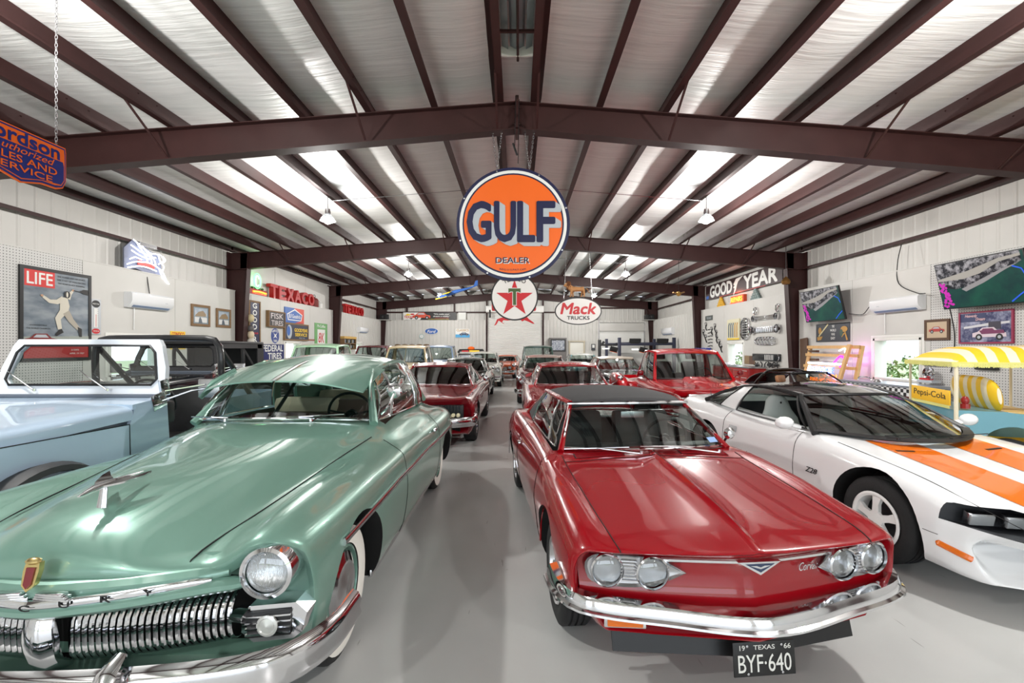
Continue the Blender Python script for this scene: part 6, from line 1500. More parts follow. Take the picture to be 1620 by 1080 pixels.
# ---- helpers for things on the walls: a picture pixel column/row fixes the place along the wall and the height
def LWp(x, y, X=8.85): Y = 720*X/(818-x); return Y, CAMH+(550-y)*Y/720
def RWp(x, y, X=8.85): Y = 720*X/(x-818); return Y, CAMH+(550-y)*Y/720
def FWp(x, y, Y=29.6): return (x-818)*Y/720, CAMH+(550-y)*Y/720
def board(side, name, label, cat, a0, a1, z0, z1, field, frame=None, fw=.04, th=.03, gap=.0, group=None, plane=None):
    """flat board on a wall; returns (thing, helper) where helper places prints; along = left-to-right as seen"""
    U, W, N = wall_axes(side); w_, h_ = abs(a1-a0), z1-z0
    p = plane if plane is not None else (LX if side != 'far' else YF-.26)
    c = (a0+a1)/2; O = {'left':(-p+gap,c,(z0+z1)/2),'right':(p-gap,c,(z0+z1)/2),'far':(c,p-gap,(z0+z1)/2)}[side]
    t = thing(name, label, cat, O, 0, group)
    def P(a, b_, d): return tuple(np.array(U)*a+np.array(W)*b_+np.array(N)*d)
    if frame:
        m = MB()
        for (ca,cb,sa,sb) in ((0,h_/2-fw/2,w_,fw),(0,-h_/2+fw/2,w_,fw),(-w_/2+fw/2,0,fw,h_-2*fw),(w_/2-fw/2,0,fw,h_-2*fw)):
            q = [(ca-sa/2,cb-sb/2),(ca+sa/2,cb-sb/2),(ca+sa/2,cb+sb/2),(ca-sa/2,cb+sb/2)]; m.prism(q,P(0,0,.002),U,W,np.array(N)*(th+.012))
        m.build('frame', frame, t, fix=True, smooth=0)
    q = [(-w_/2+(fw if frame else 0),-h_/2+(fw if frame else 0)),(w_/2-(fw if frame else 0),-h_/2+(fw if frame else 0)),(w_/2-(fw if frame else 0),h_/2-(fw if frame else 0)),(-w_/2+(fw if frame else 0),h_/2-(fw if frame else 0))]
    MB().prism(q,P(0,0,.002),U,W,np.array(N)*th).build('panel', field, t, fix=True, smooth=0)
    lay = [th+.003]
    def pr(kind, m, *a, **k):
        lay[0] += .0006; d = lay[0]
        if kind == 'poly': return MB().prism(a[0],P(0,0,d),U,W,np.array(N)*.0005).build(k.get('name','print'), m, t, fix=True, smooth=0)
        if kind == 'text': return text(k.get('name','lettering'), a[0], m, t, P(a[1],a[2],d), U, W, (a[3],a[4]), .001, offset=k.get('offset',.03), shear=k.get('shear',0), arc=k.get('arc'))
    return t, pr, w_, h_
def rectp(cx, cy, w_, h_): return [(cx-w_/2,cy-h_/2),(cx+w_/2,cy-h_/2),(cx+w_/2,cy+h_/2),(cx-w_/2,cy+h_/2)]
def ellp(cx, cy, a, b_, n=28): return [(cx+a*math.cos(2*PI*k/n), cy+b_*math.sin(2*PI*k/n)) for k in range(n)]
def stroke(P, w_):
    P = [np.array(p,float) for p in P]; L_, R_ = [], []
    for i in range(len(P)):
        d = nrm(P[min(i+1,len(P)-1)]-P[max(i-1,0)]); n = np.array((-d[1],d[0])); ww = w_[i] if hasattr(w_,'__len__') else w_; L_.append(tuple(P[i]+n*ww)); R_.append(tuple(P[i]-n*ww))
    return L_+R_[::-1]
def skymat(name, c1, c2, sc=3):
    if name in MATS: return MATS[name]
    m = bpy.data.materials.new(name); m.use_nodes=True; MATS[name]=m; nt=m.node_tree; b=nt.nodes['Principled BSDF']; tc=nt.nodes.new('ShaderNodeTexCoord'); mp=nt.nodes.new('ShaderNodeMapping'); mp.inputs['Scale'].default_value=(1,1,2.6)
    nt.links.new(tc.outputs['Object'],mp.inputs[0]); n=nt.nodes.new('ShaderNodeTexNoise'); n.inputs['Scale'].default_value=sc; n.inputs['Detail'].default_value=6; nt.links.new(mp.outputs[0],n.inputs[0])
    r=nt.nodes.new('ShaderNodeValToRGB'); r.color_ramp.elements[0].position=.35; r.color_ramp.elements[0].color=lin(c1); r.color_ramp.elements[1].position=.65; r.color_ramp.elements[1].color=lin(c2); nt.links.new(n.outputs['Fac'],r.inputs[0]); nt.links.new(r.outputs[0],b.inputs['Base Color']); b.inputs['Roughness'].default_value=.3; return m
BLKF = mat('frame_black',(22,22,24),.4)
def carprint(pr, cx, cy, w_, body, glassm=None, dark=SBLK):
    h_ = w_*.36
    pr('poly', body, [(cx-w_*.5,cy-h_*.30),(cx-w_*.5,cy+h_*.05),(cx-w_*.34,cy+h_*.16),(cx-w_*.2,cy+h_*.5),(cx+w_*.14,cy+h_*.52),(cx+w_*.27,cy+h_*.16),(cx+w_*.48,cy+h_*.05),(cx+w_*.5,cy-h_*.3)], name='printed_car')
    pr('poly', glassm or SGREY, [(cx-w_*.26,cy+h_*.18),(cx-w_*.17,cy+h_*.42),(cx+w_*.10,cy+h_*.43),(cx+w_*.19,cy+h_*.18)])
    for x in (-.30,.30): pr('poly', dark, ellp(cx+w_*x,cy-h_*.30,w_*.10,w_*.10,16)); pr('poly', SGREY, ellp(cx+w_*x,cy-h_*.30,w_*.05,w_*.05,12))
# ---- left wall -----------------------------------------------------
t,pr,w_,h_ = board('left','framed_poster','tall framed magazine cover poster with a leaping racing driver holding a flag','poster',8.08,9.44,1.45,3.19,skymat('poster_sky',(92,104,116),(142,150,156),2.2),BLKF,.06,.02)
pr('poly',flat('poster_red',(176,40,40)),rectp(0,-.70,1.24,.22)); pr('poly',flat('poster_red2',(208,44,40)),rectp(-.33,.66,.54,.30))
pr('text',SWHITE,'LIFE',-.33,.66,.46,.22,offset=.03)
for k,(s_txt,ww) in enumerate((('THE POWER AND AIR SPORTS',.56),('THE START OF DRAG RACING',.58),('THE ROAR IN HOT RODDING',.54))): pr('text',SBLK,s_txt,.27,.75-.065*k,ww,.03,offset=.0)
pr('text',SBLK,'CONVERTIBLE',-.36,-.20,.30,.022,offset=0); pr('text',SBLK,'THE WORLD CHAMPION',-.36,-.26,.42,.026,offset=0)
suit = flat('suit',(206,200,184)); suitd = flat('suit_dark',(168,160,146))
pr('poly',flat('horizon',(150,156,148)),[(-.62,-.42),(.62,-.38),(.62,-.59),(-.62,-.59)])
pr('poly',flat('track',(70,80,74)),[(-.62,-.50),(.62,-.47),(.62,-.59),(-.62,-.59)])
pr('poly',suit,stroke([(.10,.34),(-.02,.26),(-.16,.26),(-.28,.34)],[.05,.045,.035,.025]),name='printed_figure'); pr('poly',flat('skin',(188,146,116)),ellp(-.30,.355,.026,.022,12))
pr('poly',suit,[(.04,.36),(.18,.36),(.22,.20),(.19,.06),(.03,.05),(.03,.20)],name='printed_figure')
pr('poly',suit,stroke([(.19,.34),(.23,.44),(.28,.50)],[.045,.03,.022])); pr('poly',flat('skin',(188,146,116)),ellp(.29,.52,.026,.022,12))
pr('poly',suit,stroke([(.09,.08),(-.01,-.06),(.03,-.26)],[.07,.055,.04])); pr('poly',suitd,stroke([(.15,.08),(.25,-.08),(.40,-.24)],[.07,.055,.038]))
pr('poly',SBLK,[(.06,-.25),(.10,-.32),(-.04,-.40),(-.06,-.36),(.0,-.28)]); pr('poly',SBLK,[(.38,-.20),(.47,-.24),(.47,-.40),(.42,-.40)])
pr('poly',SBLK,ellp(.17,.42,.062,.07,18)); pr('poly',suit,ellp(.17,.42,.02,.055,12))
pr('poly',SBLK,stroke([(.30,.52),(.44,.50)],.006)); pr('poly',SBLK,[(.42,.51),(.50,.56),(.60,.56),(.61,.45),(.5,.47)])
carprint(pr,-.30,-.47,.62,flat('rod_red',(120,30,30)),SGREY)
pr('text',SWHITE,'25 CENTS',.32,-.66,.16,.03,offset=0); pr('text',SWHITE,'APRIL 19 1957',.36,-.73,.30,.03,offset=0)
# thermometer
t,pr,w_,h_ = board('left','wall_thermometer','tall narrow grey advertising thermometer with rounded black top and red foot','thermometer',9.43,9.66,1.98,2.72,mat('thermo_grey',(176,180,184),.35,.3),None,0,.025)
pr('poly',SBLK,ellp(0,.27,.095,.075)); pr('text',SWHITE,'PRESTONE',0,.27,.15,.03,offset=.01); pr('poly',SWHITE,rectp(0,-.02,.09,.40)); pr('poly',SRED,rectp(0,-.08,.012,.26)); pr('poly',SRED,ellp(0,-.30,.09,.055))
for k in range(10): pr('poly',SBLK,rectp(.035,-.19+.038*k,.025,.004))
pr('text',SWHITE,'MOTOR OIL',0,-.30,.13,.025,offset=.01)
# neon flying horse
NEONW = mat('neon_white',(255,255,255),.4,emit=(235,242,255),es=4); NEONR = mat('neon_red',(255,80,50),.4,emit=(255,70,30),es=3.0); NEONG = mat('neon_green',(120,255,150),.4,emit=(110,255,140),es=2.4); NEONB = mat('neon_blue',(90,120,255),.4,emit=(60,90,255),es=3.5); NEONP = mat('neon_purple',(220,60,240),.4,emit=(210,40,240),es=3); NEONO = mat('neon_orange',(255,150,50),.4,emit=(255,130,30),es=3)
t = thing('neon_horse','glowing white neon flying horse sign with a red body high on the left wall','neon sign',(-8.95,10.95,3.78))
def N3(P, x=.10, s=1.0): return [(x, a*s, b*s) for a,b in P]
outl = [[(-.62,-.18),(-.45,-.10),(-.25,-.06),(.0,-.04),(.25,-.10),(.42,-.20),(.55,-.42)],[(.30,-.12),(.40,-.30),(.62,-.46)],[(-.55,-.05),(-.40,.02),(-.22,.0)],[(-.60,-.25),(-.30,-.17),(-.05,-.16),(.22,-.20)],[(-.45,.42),(-.2,.30),(.05,.20),(.35,.22),(.45,.10),(.28,-.02)],[(-.52,.28),(-.25,.18),(.0,.12),(.2,.12)],[(-.5,.16),(-.25,.08),(.0,.05)],[(-.35,.36),(-.1,.10),(-.05,-.02)],[(-.2,.32),(.05,.08),(.08,-.04)],[(-.05,.24),(.15,.06),(.2,-.06)],[(.28,.2),(.35,.05),(.45,-.05),(.40,-.18)],[(.42,.2),(.5,.12),(.44,.05)]]
for P in outl: MB().tube(bez(N3(P),14),.013,6).build('neon_tube', NEONW, t)
MB().prism([(-.30,-.13),(.18,-.17),(.2,-.06),(-.28,-.02)],(.06,0,0),UL,WL_,(.02,0,0)).build('horse_body', flat('neon_body_red',(190,60,50)), t)
MB().prism([(-.62,-.30),(-.3,-.22),(.35,-.36),(.5,-.3),(.42,.18),(-.40,.42),(-.62,.2)],(0,0,0),UL,WL_,(.03,0,0)).build('backing', mat('backing_grey',(112,116,134),.5), t, fix=True)
MB().box((-.02,-.05,.36),(.3,.5,.08)).build('bracket', DCHROME, t)
# air conditioners
def split_ac(side, a0, a1, z0, z1, lab):
    U, W, N = wall_axes(side); w_, h_ = abs(a1-a0), z1-z0; O = ((-LX if side=='left' else LX), (a0+a1)/2, (z0+z1)/2)
    t = thing('air_conditioner', lab, 'air conditioner', O); s = 1 if side=='left' else -1; H = h_/2
    prof = [(0,-H),(.08,-H),(.17,-H*.55),(.20,-H*.1),(.20,H*.8),(.17,H),(0,H)]
    m = MB(); v = []
    for y in (-w_/2, -w_/2+.02, w_/2-.02, w_/2):
        k = .96 if abs(y) == w_/2 else 1; v.append([(s*(.002+d*k), y, z*k) for d,z in prof])
    G = np.array(v); m.grid(G); m.ngon([tuple(p) for p in G[0]]); m.ngon([tuple(p) for p in G[-1]][::-1]); m.build('housing', mat('ac_white',(232,233,235),.25,coat=.5), t, fix=True)
    MB().box((s*.13,0,-H*.80),(.012,w_*.86,h_*.18),rot=(0,s*.9,0)).build('air_flap', mat('ac_flap',(120,140,170),.4), t)
    MB().box((s*.203,w_*.3,-H*.05),(.004,.08,.012)).build('display', SGREY, t); MB().tube([(s*.03,-w_*.3*s,-H),(s*.02,-w_*.3*s,-H-.5)],.012,6).build('drain_pipe', WHITE, t)
split_ac('left',10.25,11.5,2.62,2.97,'white wall air conditioner below the neon horse')
split_ac('right',9.85,11.2,2.53,2.86,'white wall air conditioner between the two televisions')
split_ac('left',25.2,26.6,2.55,2.85,'small far air conditioner on the ribbed left wall')
split_ac('right',25.6,27.4,2.45,2.85,'far air conditioner on the ribbed right wall above the lift')
# framed landscapes
for i,(a0,a1,z0,z1,lab) in enumerate(((12.35,13.10,2.30,2.90,'wood framed winter landscape painting, the left of two beside the maroon column'),(13.38,14.05,2.31,2.87,'wood framed snowy landscape painting, the right of two beside the maroon column'))):
    t,pr,w_,h_ = board('left','framed_painting',lab,'painting',a0,a1,z0,z1,flat('mat_blue',(120,138,150)),WOOD,.07,.02)
    pr('poly',skymat('paint_sky',(140,160,180),(186,190,196),6),rectp(0,.08,w_*.66,h_*.38)); pr('poly',flat('snow',(214,214,212)),rectp(0,-.12,w_*.66,h_*.24)); pr('poly',flat('hill',(142,118,84)),[(-w_*.3,0),(-.1,.10),(.08,.14),(.2,.05),(.2,-.02),(-w_*.3,-.03)]); pr('poly',flat('stream',(80,92,104)),[(-.1,-.22),(.06,-.22),(.02,-.10),(-.04,-.03),(-.08,-.10)])
t,pr,w_,h_ = board('left','tin_sign','small yellow tin sign with red lettering above the black off-roader roof','sign',11.62,12.14,1.66,2.13,SYEL,None,0,.01)
pr('text',SRED,'CONOCO',0,.16,.44,.10,offset=.05); pr('poly',SRED,ellp(0,-.08,.16,.11)); pr('poly',SBLK,ellp(0,-.08,.08,.07))
t,pr,w_,h_ = board('left','framed_print','small wood framed print low on the wall beside the maroon column','picture',12.75,14.1,1.55,1.84,flat('cream',(206,204,190)),WOOD,.05,.02)
pr('poly',flat('print_green',(110,126,110)),rectp(0,0,w_*.6,h_*.4))
# vertical board
t,pr,w_,h_ = board('left','vertical_sign','tall narrow navy sign in a wood frame with white letters stacked vertically','sign',14.95,15.62,1.30,3.28,NAVY,WOOD,.06,.05)
for k,ch in enumerate('GOOD'): pr('text',SWHITE,ch,0,.82-.235*k,.24,.18,offset=.06,name='letter')
for k,ch in enumerate('RICH'): pr('text',SWHITE,ch,0,-.30-.225*k,.24,.18,offset=.06,name='letter')
for k in range(4): pr('poly',SRED,ellp(-.15+.10*k,-.10,.03,.035,10))
t,pr,w_,h_ = board('left','tire_sign','small dark wood framed sign with pale letters, TIRES in its lower line','sign',16.05,17.2,2.45,3.03,flat('dark_brown',(34,26,28)),WOOD,.04,.10)
pr('text',flat('pale',(198,190,190)),'FISK',0,.11,.86,.20,offset=.03); pr('text',flat('pale',(198,190,190)),'TIRES',0,-.14,.80,.18,offset=.03)
t,pr,w_,h_ = board('left','tire_sign','blue and red rectangular sign with a white pentagon outline','sign',17.3,18.85,2.68,3.27,SBLUE,None,0,.03)
pr('poly',flat('sign_red',(206,64,44)),[(w_/2,h_/2),(-.05,h_/2),(.2,h_*.2),(.62,.05),(.50,-.2),(.0,-h_/2),(w_/2,-h_/2)]); pr('poly',SWHITE,[(-.62,.04),(0,.26),(.64,.06),(.54,-.20),(-.54,-.20)]); pr('poly',SBLUE,[(-.56,.02),(0,.21),(.58,.04),(.49,-.165),(-.49,-.165)]); pr('text',SWHITE,'B.F.Goodrich',0,-.03,.94,.16,offset=.03)
t = thing('round_tire_sign','round blue and white tire sign below the small dark wood framed one','sign',(-LX,16.65,2.14))
def ldisc(r, x, m_, nm): return MB().prism(ellp(0,0,r,r,40),(x,0,0),UL,WL_,(.004,0,0)).build(nm, m_, t, fix=True)
ldisc(.30,.003,SWHITE,'sign_disc'); ldisc(.28,.008,flat('round_blue',(52,72,140)),'blue_field'); MB().prism(ellp(0,-.02,.17,.17),(.013,0,0),UL,WL_,(.002,0,0)).build('centre_field', flat('round_blue',(52,72,140)), t)
text('lettering','TWIN CITY',SWHITE,t,(.014,0,.19),UL,WL_,(.42,.09),.002,offset=.04,arc=.26); text('lettering','TIRES',SWHITE,t,(.014,0,-.19),UL,WL_,(.26,.09),.002,offset=.04)
MB().prism([(-.14,-.1),(-.05,.0),(-.12,.1),(0,.04),(.12,.1),(.05,0),(.14,-.1),(0,-.04)],(.016,0,0),UL,WL_,(.002,0,0)).build('emblem', SWHITE, t, fix=True, smooth=0)
t,pr,w_,h_ = board('left','service_sign','navy wood framed sign with a tyre and yellow lettering','sign',17.22,19.2,1.99,2.66,flat('navy2',(30,36,62)),WOOD,.05,.06)
pr('poly',SGREY,ellp(-.62,-.0,.20,.27)); pr('poly',SBLUE,ellp(-.68,.03,.13,.19)); pr('text',SYEL,'GOODYEAR',.34,.08,1.15,.14,offset=.06); pr('text',SYEL,'SERVICE',.34,-.10,1.05,.13,offset=.06); pr('text',SGREY,'SINCE 1926',.4,-.23,.5,.05,offset=.01)
t,pr,w_,h_ = board('left','tire_sign','large navy sign with big white letters over TIRES beside the small window','sign',15.68,17.25,1.28,1.83,flat('navy3',(30,38,96)),None,0,.03)
pr('text',SWHITE,'FEDERAL',0,.13,1.4,.23,offset=.05); pr('text',SWHITE,'TIRES',.12,-.15,.95,.23,offset=.05)
t,pr,w_,h_ = board('left','wall_clip','small rusty red strip hanging under the service sign','strip',19.35,20.1,2.0,2.07,flat('rust',(150,92,74)),None,0,.01)
t,pr,w_,h_ = board('left','green_sign','green framed white sign with red script beside the far column','sign',19.9,21.2,1.75,2.80,flat('sign_green',(110,168,104)),None,0,.02)
pr('text',SWHITE,'Mi-Coffee',0,.40,.85,.13,offset=.03); pr('poly',SWHITE,rectp(0,-.14,.80,.78)); pr('text',SRED,'8K',0,-.12,.6,.45,offset=.02,shear=.2)
# neon and channel letters on the ledge
t = thing('neon_box','glowing green oval neon above an orange neon bar on the left ledge','neon sign',(-8.95,15.6,LZ+.026))
MB().box((-.02,.05,.10),(.16,1.05,.20),bev=.01).build('sign_case', flat('case_red',(150,24,24)), t); MB().tube(bez([(.07,-.3,.10),(.07,.1,.12),(.07,.5,.10)],8),.03,8).build('neon_tube', NEONO, t); MB().tube([(.07,-.3,.05),(.07,.5,.05)],.012,6).build('neon_tube', NEONR, t)
for r_ in (.26,.20): MB().tube([(.05,r_*.85*math.cos(a),.48+r_*math.sin(a)) for a in np.linspace(0,2*PI,25)[:-1]],.013,6,closed=True).build('neon_tube', NEONG, t)
MB().tube([(.05,.10*math.cos(a),.48+.18*math.sin(a)) for a in np.linspace(.5,5.5,14)],.012,6).build('neon_tube', mat('neon_pale',(230,255,235),.4,emit=(220,255,230),es=3), t)
for k in range(5): MB().ball((.0,-.42+.2*k,.24),.05,8,(1,1.2,.8)).build('leaf_ornament', SGREEN, t)
LRED = mat('channel_red',(172,24,26),.4,coat=.3)
def channel(ch, Y, w_, h_, side_x, lab, grp, d=.16):
    t = thing('channel_letter', lab, 'letter', (side_x, Y, LZ+.026), 0, grp)
    text('letter_face', ch, LRED, t, (0,0,h_/2), UL, WL_, (w_,h_), d, offset=.09)
    text('letter_back', ch, flat('deep_red',(120,14,18)), t, (d-.002,0,h_/2), UL, WL_, (w_*.86,h_*.84), .006, offset=.03) if False else None
for k,(ch,Y) in enumerate(zip('TEXACO',(16.55,17.15,17.75,18.35,18.95,19.55))): channel(ch,Y,.50,.50,-8.98,'red channel letter %s on the left ledge in the word before the oil can' % ch,'red channel letters on the left ledge')
for k,(ch,Y) in enumerate(zip('TEXACO',(23.55,24.0,24.5,25.0,25.5,26.0))): channel(ch,Y,.38,.46,-8.98,'smaller red channel letter %s on the far part of the left ledge' % ch,'far red channel letters on the left ledge')
t = thing('oil_can','rusty red round oil can with a handle on the left ledge','can',(-8.98,20.15,LZ+.026)); MB().lathe([(0,0),(.17,0),(.18,.02),(.18,.30),(.12,.38),(.05,.40),(.05,.44),(0,.44)]).build('can_body', mat('rust_red',(116,42,38),.6), t); MB().tube(bez([(0,-.10,.38),(0,-.08,.52),(0,.08,.52),(0,.10,.38)],8),.012,6).build('handle', BLACK, t)
t = thing('fuel_can','pale jug with a thin black pole behind it on the left ledge','can',(-8.98,20.75,LZ+.026)); MB().lathe([(0,0),(.10,0),(.11,.2),(.05,.28),(.04,.32),(0,.32)]).build('jug_body', SWHITE, t); MB().tube(bez([(0,.10,.08),(0,.2,.15),(0,.12,.26)],6),.014,6).build('handle', SWHITE, t)
# hanging rag dolls by the column
t = thing('hanging_ornament','stack of pale hanging gourds on a cord beside the vertical sign','ornament',(-8.55,14.62,1.5))
for k,(z,r_,c_) in enumerate(((1.15,.10,(206,190,150)),(.82,.09,(96,92,92)),(.62,.10,(214,196,166)),(.36,.12,(206,200,190)))): MB().ball((0,0,z),r_,12,(1,1,1.35)).build('gourd', flat('gourd%d'%k,c_), t)
MB().tube([(0,0,.3),(0,0,1.9)],.006,5).build('cord', BLACK, t)
# shelf with oddments, far left
t = thing('wall_shelf','yellow topped wall shelf crammed with dark tools in the far left bay','shelf',(-8.70,23.4,1.62)); MB().box((0,0,.60),(.3,1.7,.12)).build('top_board', mat('shelf_yellow',(206,166,92),.6), t)
for z in (.02,.30): MB().box((0,0,z),(.28,1.6,.03)).build('shelf_board', WOOD, t)
for y in (-.82,.82): MB().box((0,y,.3),(.28,.03,.62)).build('side_board', WOOD, t)
rnd = random.Random(11)
for k in range(16): MB().box((.04,-.7+.09*k,.045+(.28 if k%2 else 0)+.09),(.14,.07,.14+.05*rnd.random()),bev=.01).build('oddment', (SBLK,SGREY,flat('khaki',(120,110,80)))[k%3], t)
# ---- far wall --------------------------------------------------------
a0,z1_ = FWp(638,494,29.7); a1,z0_ = FWp(722,510,29.7)
t,pr,w_,h_ = board('far','long_banner','long banner with an orange classic car and the words We make your dream a reality','banner',-7.40,-3.96,3.52,4.0,SWHITE,None,0,.01,plane=YF-.30)
pr('poly',SBLK,[(-.35,h_/2),(w_/2,h_/2),(w_/2,-h_/2),(-.62,-h_/2)]); pr('text',SWHITE,'"We make your',.78,.12,1.05,.12,offset=.04,shear=.2); pr('text',SWHITE,'dream a reality"',.78,-.02,1.12,.12,offset=.04,shear=.2); pr('text',SYEL,'www.texasrestorations.com',.5,-.19,1.5,.05,offset=.02); pr('text',SRED,'AUTO RESTORATION',.8,-.12,.9,.05,offset=.02)
carprint(pr,-.52,.02,1.15,flat('banner_car',(204,76,52)),SGREY); pr('text',SRED,'TEXAS',-1.36,-.06,.62,.16,offset=.06); pr('poly',SYEL,[(-1.6,.04),(-1.45,.16),(-1.2,.1),(-1.3,.04)]); pr('poly',SRED,ellp(-1.12,.12,.13,.05)); pr('poly',SBLK,[(-1.3,-.14),(-1.1,-.12),(-1.2,-.22)])
t,pr,w_,h_ = board('far','notice_sheet','white notice sheet right of the long banner','notice',-3.82,-3.32,3.52,4.0,flat('sheet',(206,208,202)),None,0,.008,plane=YF-.30); 
for k in range(5): pr('poly',SWHITE,rectp(0,-.18+.09*k,.4,.03))
t = thing('oval_wall_sign','blue oval sign with white script on the ribbed far wall','sign',(-5.56,YF-.31,2.78)); disc((0,0,0),.20,0,SWHITE,'sign_plate',t,rx=2.2,th=.02); disc((0,0,0),.185,-.022,SBLUE,'blue_field',t,rx=2.24); text('script_lettering','Ford',SWHITE,t,(0,-.03,-.02),U0,W0,(.56,.19),.002,shear=.3,offset=.03)
t,pr,w_,h_ = board('far','car_sign','blue and yellow sign with a dark car picture on the ribbed far wall','sign',-4.0,-3.08,2.36,2.94,SWHITE,None,0,.015,plane=YF-.30)
pr('poly',flat('sky_blue',(66,160,214)),rectp(0,-.18,w_,.20)); pr('text',flat('gold',(180,140,60)),'CLASSICS',0,.19,.8,.14,offset=.05); carprint(pr,.1,-.05,.6,flat('dark_blue',(30,52,92)))
t = thing('wall_clock','small round white clock with a teal rim on the far wall','clock',(-6.20,YF-.31,2.44)); disc((0,0,0),.14,0,TEAL,'clock_case',t,th=.03); disc((0,0,0),.12,-.032,SWHITE,'clock_face',t); MB().box((0,-.042,.035),(.008,.004,.07)).build('clock_hand', SBLK, t); MB().box((.025,-.042,0),(.05,.004,.008)).build('clock_hand', SBLK, t)
t = thing('display_case','tall grey cabinet with a framed car picture on its upper front beside the walk door','cabinet',(2.62,YF-.62,0)); MB().box((0,0,1.17),(1.10,.5,2.34),bev=.01).build('cabinet_body', mat('cabinet_grey',(104,100,98),.5), t); MB().box((0,-.262,1.86),(.96,.02,.80)).build('picture_frame', SBLK, t)
MB().box((0,-.276,1.86),(.80,.006,.62)).build('picture', skymat('pic_blue',(60,72,96),(180,184,190),7), t)
for s in (-1,1): MB().tube([(s*.06,-.27,.6),(s*.06,-.27,.9)],.012,6).build('door_pull', DCHROME, t)
for sx in (-1,1):
    t = thing('loudspeaker','black box loudspeaker on the far ledge, %s corner' % ('left' if sx<0 else 'right'),'speaker',(sx*8.55,YF-.55,LZ+.03)); MB().box((0,0,.17),(.52,.3,.34),bev=.02).build('speaker_box', BLACK, t); MB().lathe([(.0,-.155),(.11,-.155),(.12,-.16),(.125,-.15)],(0,0,.17),'y',20).build('speaker_cone', SBLK, t)
# ledge extension carrying them
for sx in (-1,1): MB().box((sx*8.5,YF-.55,LZ+.012),(.75,.6,.024)).build('ledge', LINER, wb, smooth=0)
t = thing('switch_box','grey electrical box by the walk door','electrical box',(4.95,YF-.34,1.75)); MB().box((0,0,0),(.25,.12,.4),bev=.01).build('box_body', flat('slate',(70,74,80)), t); MB().box((0,-.062,.05),(.15,.01,.2)).build('box_cover', SWHITE, t)
# lifts
LB = mat('lift_blue_black',(40,44,66),.45); LK = mat('lift_black',(22,22,24),.5)
t = thing('car_lift','blue black four post car lift with raised runways in front of the sectional door','car lift',(0,0,0))
for (x,y) in ((5.62,25.0),(8.62,25.0),(5.62,28.6),(8.62,28.6)):
    p_ = MB().box((x,y,1.13),(.16,.16,2.26),bev=.01).build('lift_post', LB, t); MB().box((x,y,.01),(.35,.35,.02)).build('foot_plate', LK, p_)
for y in (25.0,28.6): MB().box((7.12,y,1.92),(2.95,.14,.16),bev=.01).build('cross_beam', LB, t)
for x in (6.45,7.95): MB().box((x,26.8,1.97),(.5,3.8,.10),bev=.01).build('runway', LK, t)
for x in (6.45,7.95): MB().box((x,24.86,2.10),(.62,.10,.20),rot=(.3,0,0)).build('ramp', LK, t)
t = thing('single_post_lift','slim dark lift post standing left of the four post lift','car lift',(4.75,26.2,0)); MB().box((0,0,1.08),(.16,.16,2.16),bev=.01).build('lift_post', LK, t); MB().box((.5,0,1.86),(1.0,.10,.10)).build('lift_arm', LK, t); MB().box((.2,0,1.98),(.12,.12,.2),rot=(0,.7,0)).build('arm_bracket', LK, t); MB().box((0,0,.01),(.35,.35,.02)).build('foot_plate', LK, t)
for i,(x,z) in enumerate(((5.25,1.62),(6.85,1.58))):
    t = thing('work_light','tilted black work light panel under the lift, %s' % ('left one' if i==0 else 'right one'),'lamp',(x,24.7,z),0,'work light panels under the lift'); MB().box((0,0,0),(.42,.06,.28),rot=(.3,.25,0),bev=.01).build('lamp_housing', LK, t); MB().box((0,-.02,-.15),(.40,.08,.02),rot=(0,.25,0)).build('lamp_trim', SORANGE, t); MB().box((-.42,.1,.04),(.34,.05,.05)).build('lamp_tube', mat('tube_glow',(255,255,245),.4,emit=(255,255,240),es=4), t); MB().tube([(0,0,.12),(0,0,.32)],.01,6).build('hanger', LK, t)
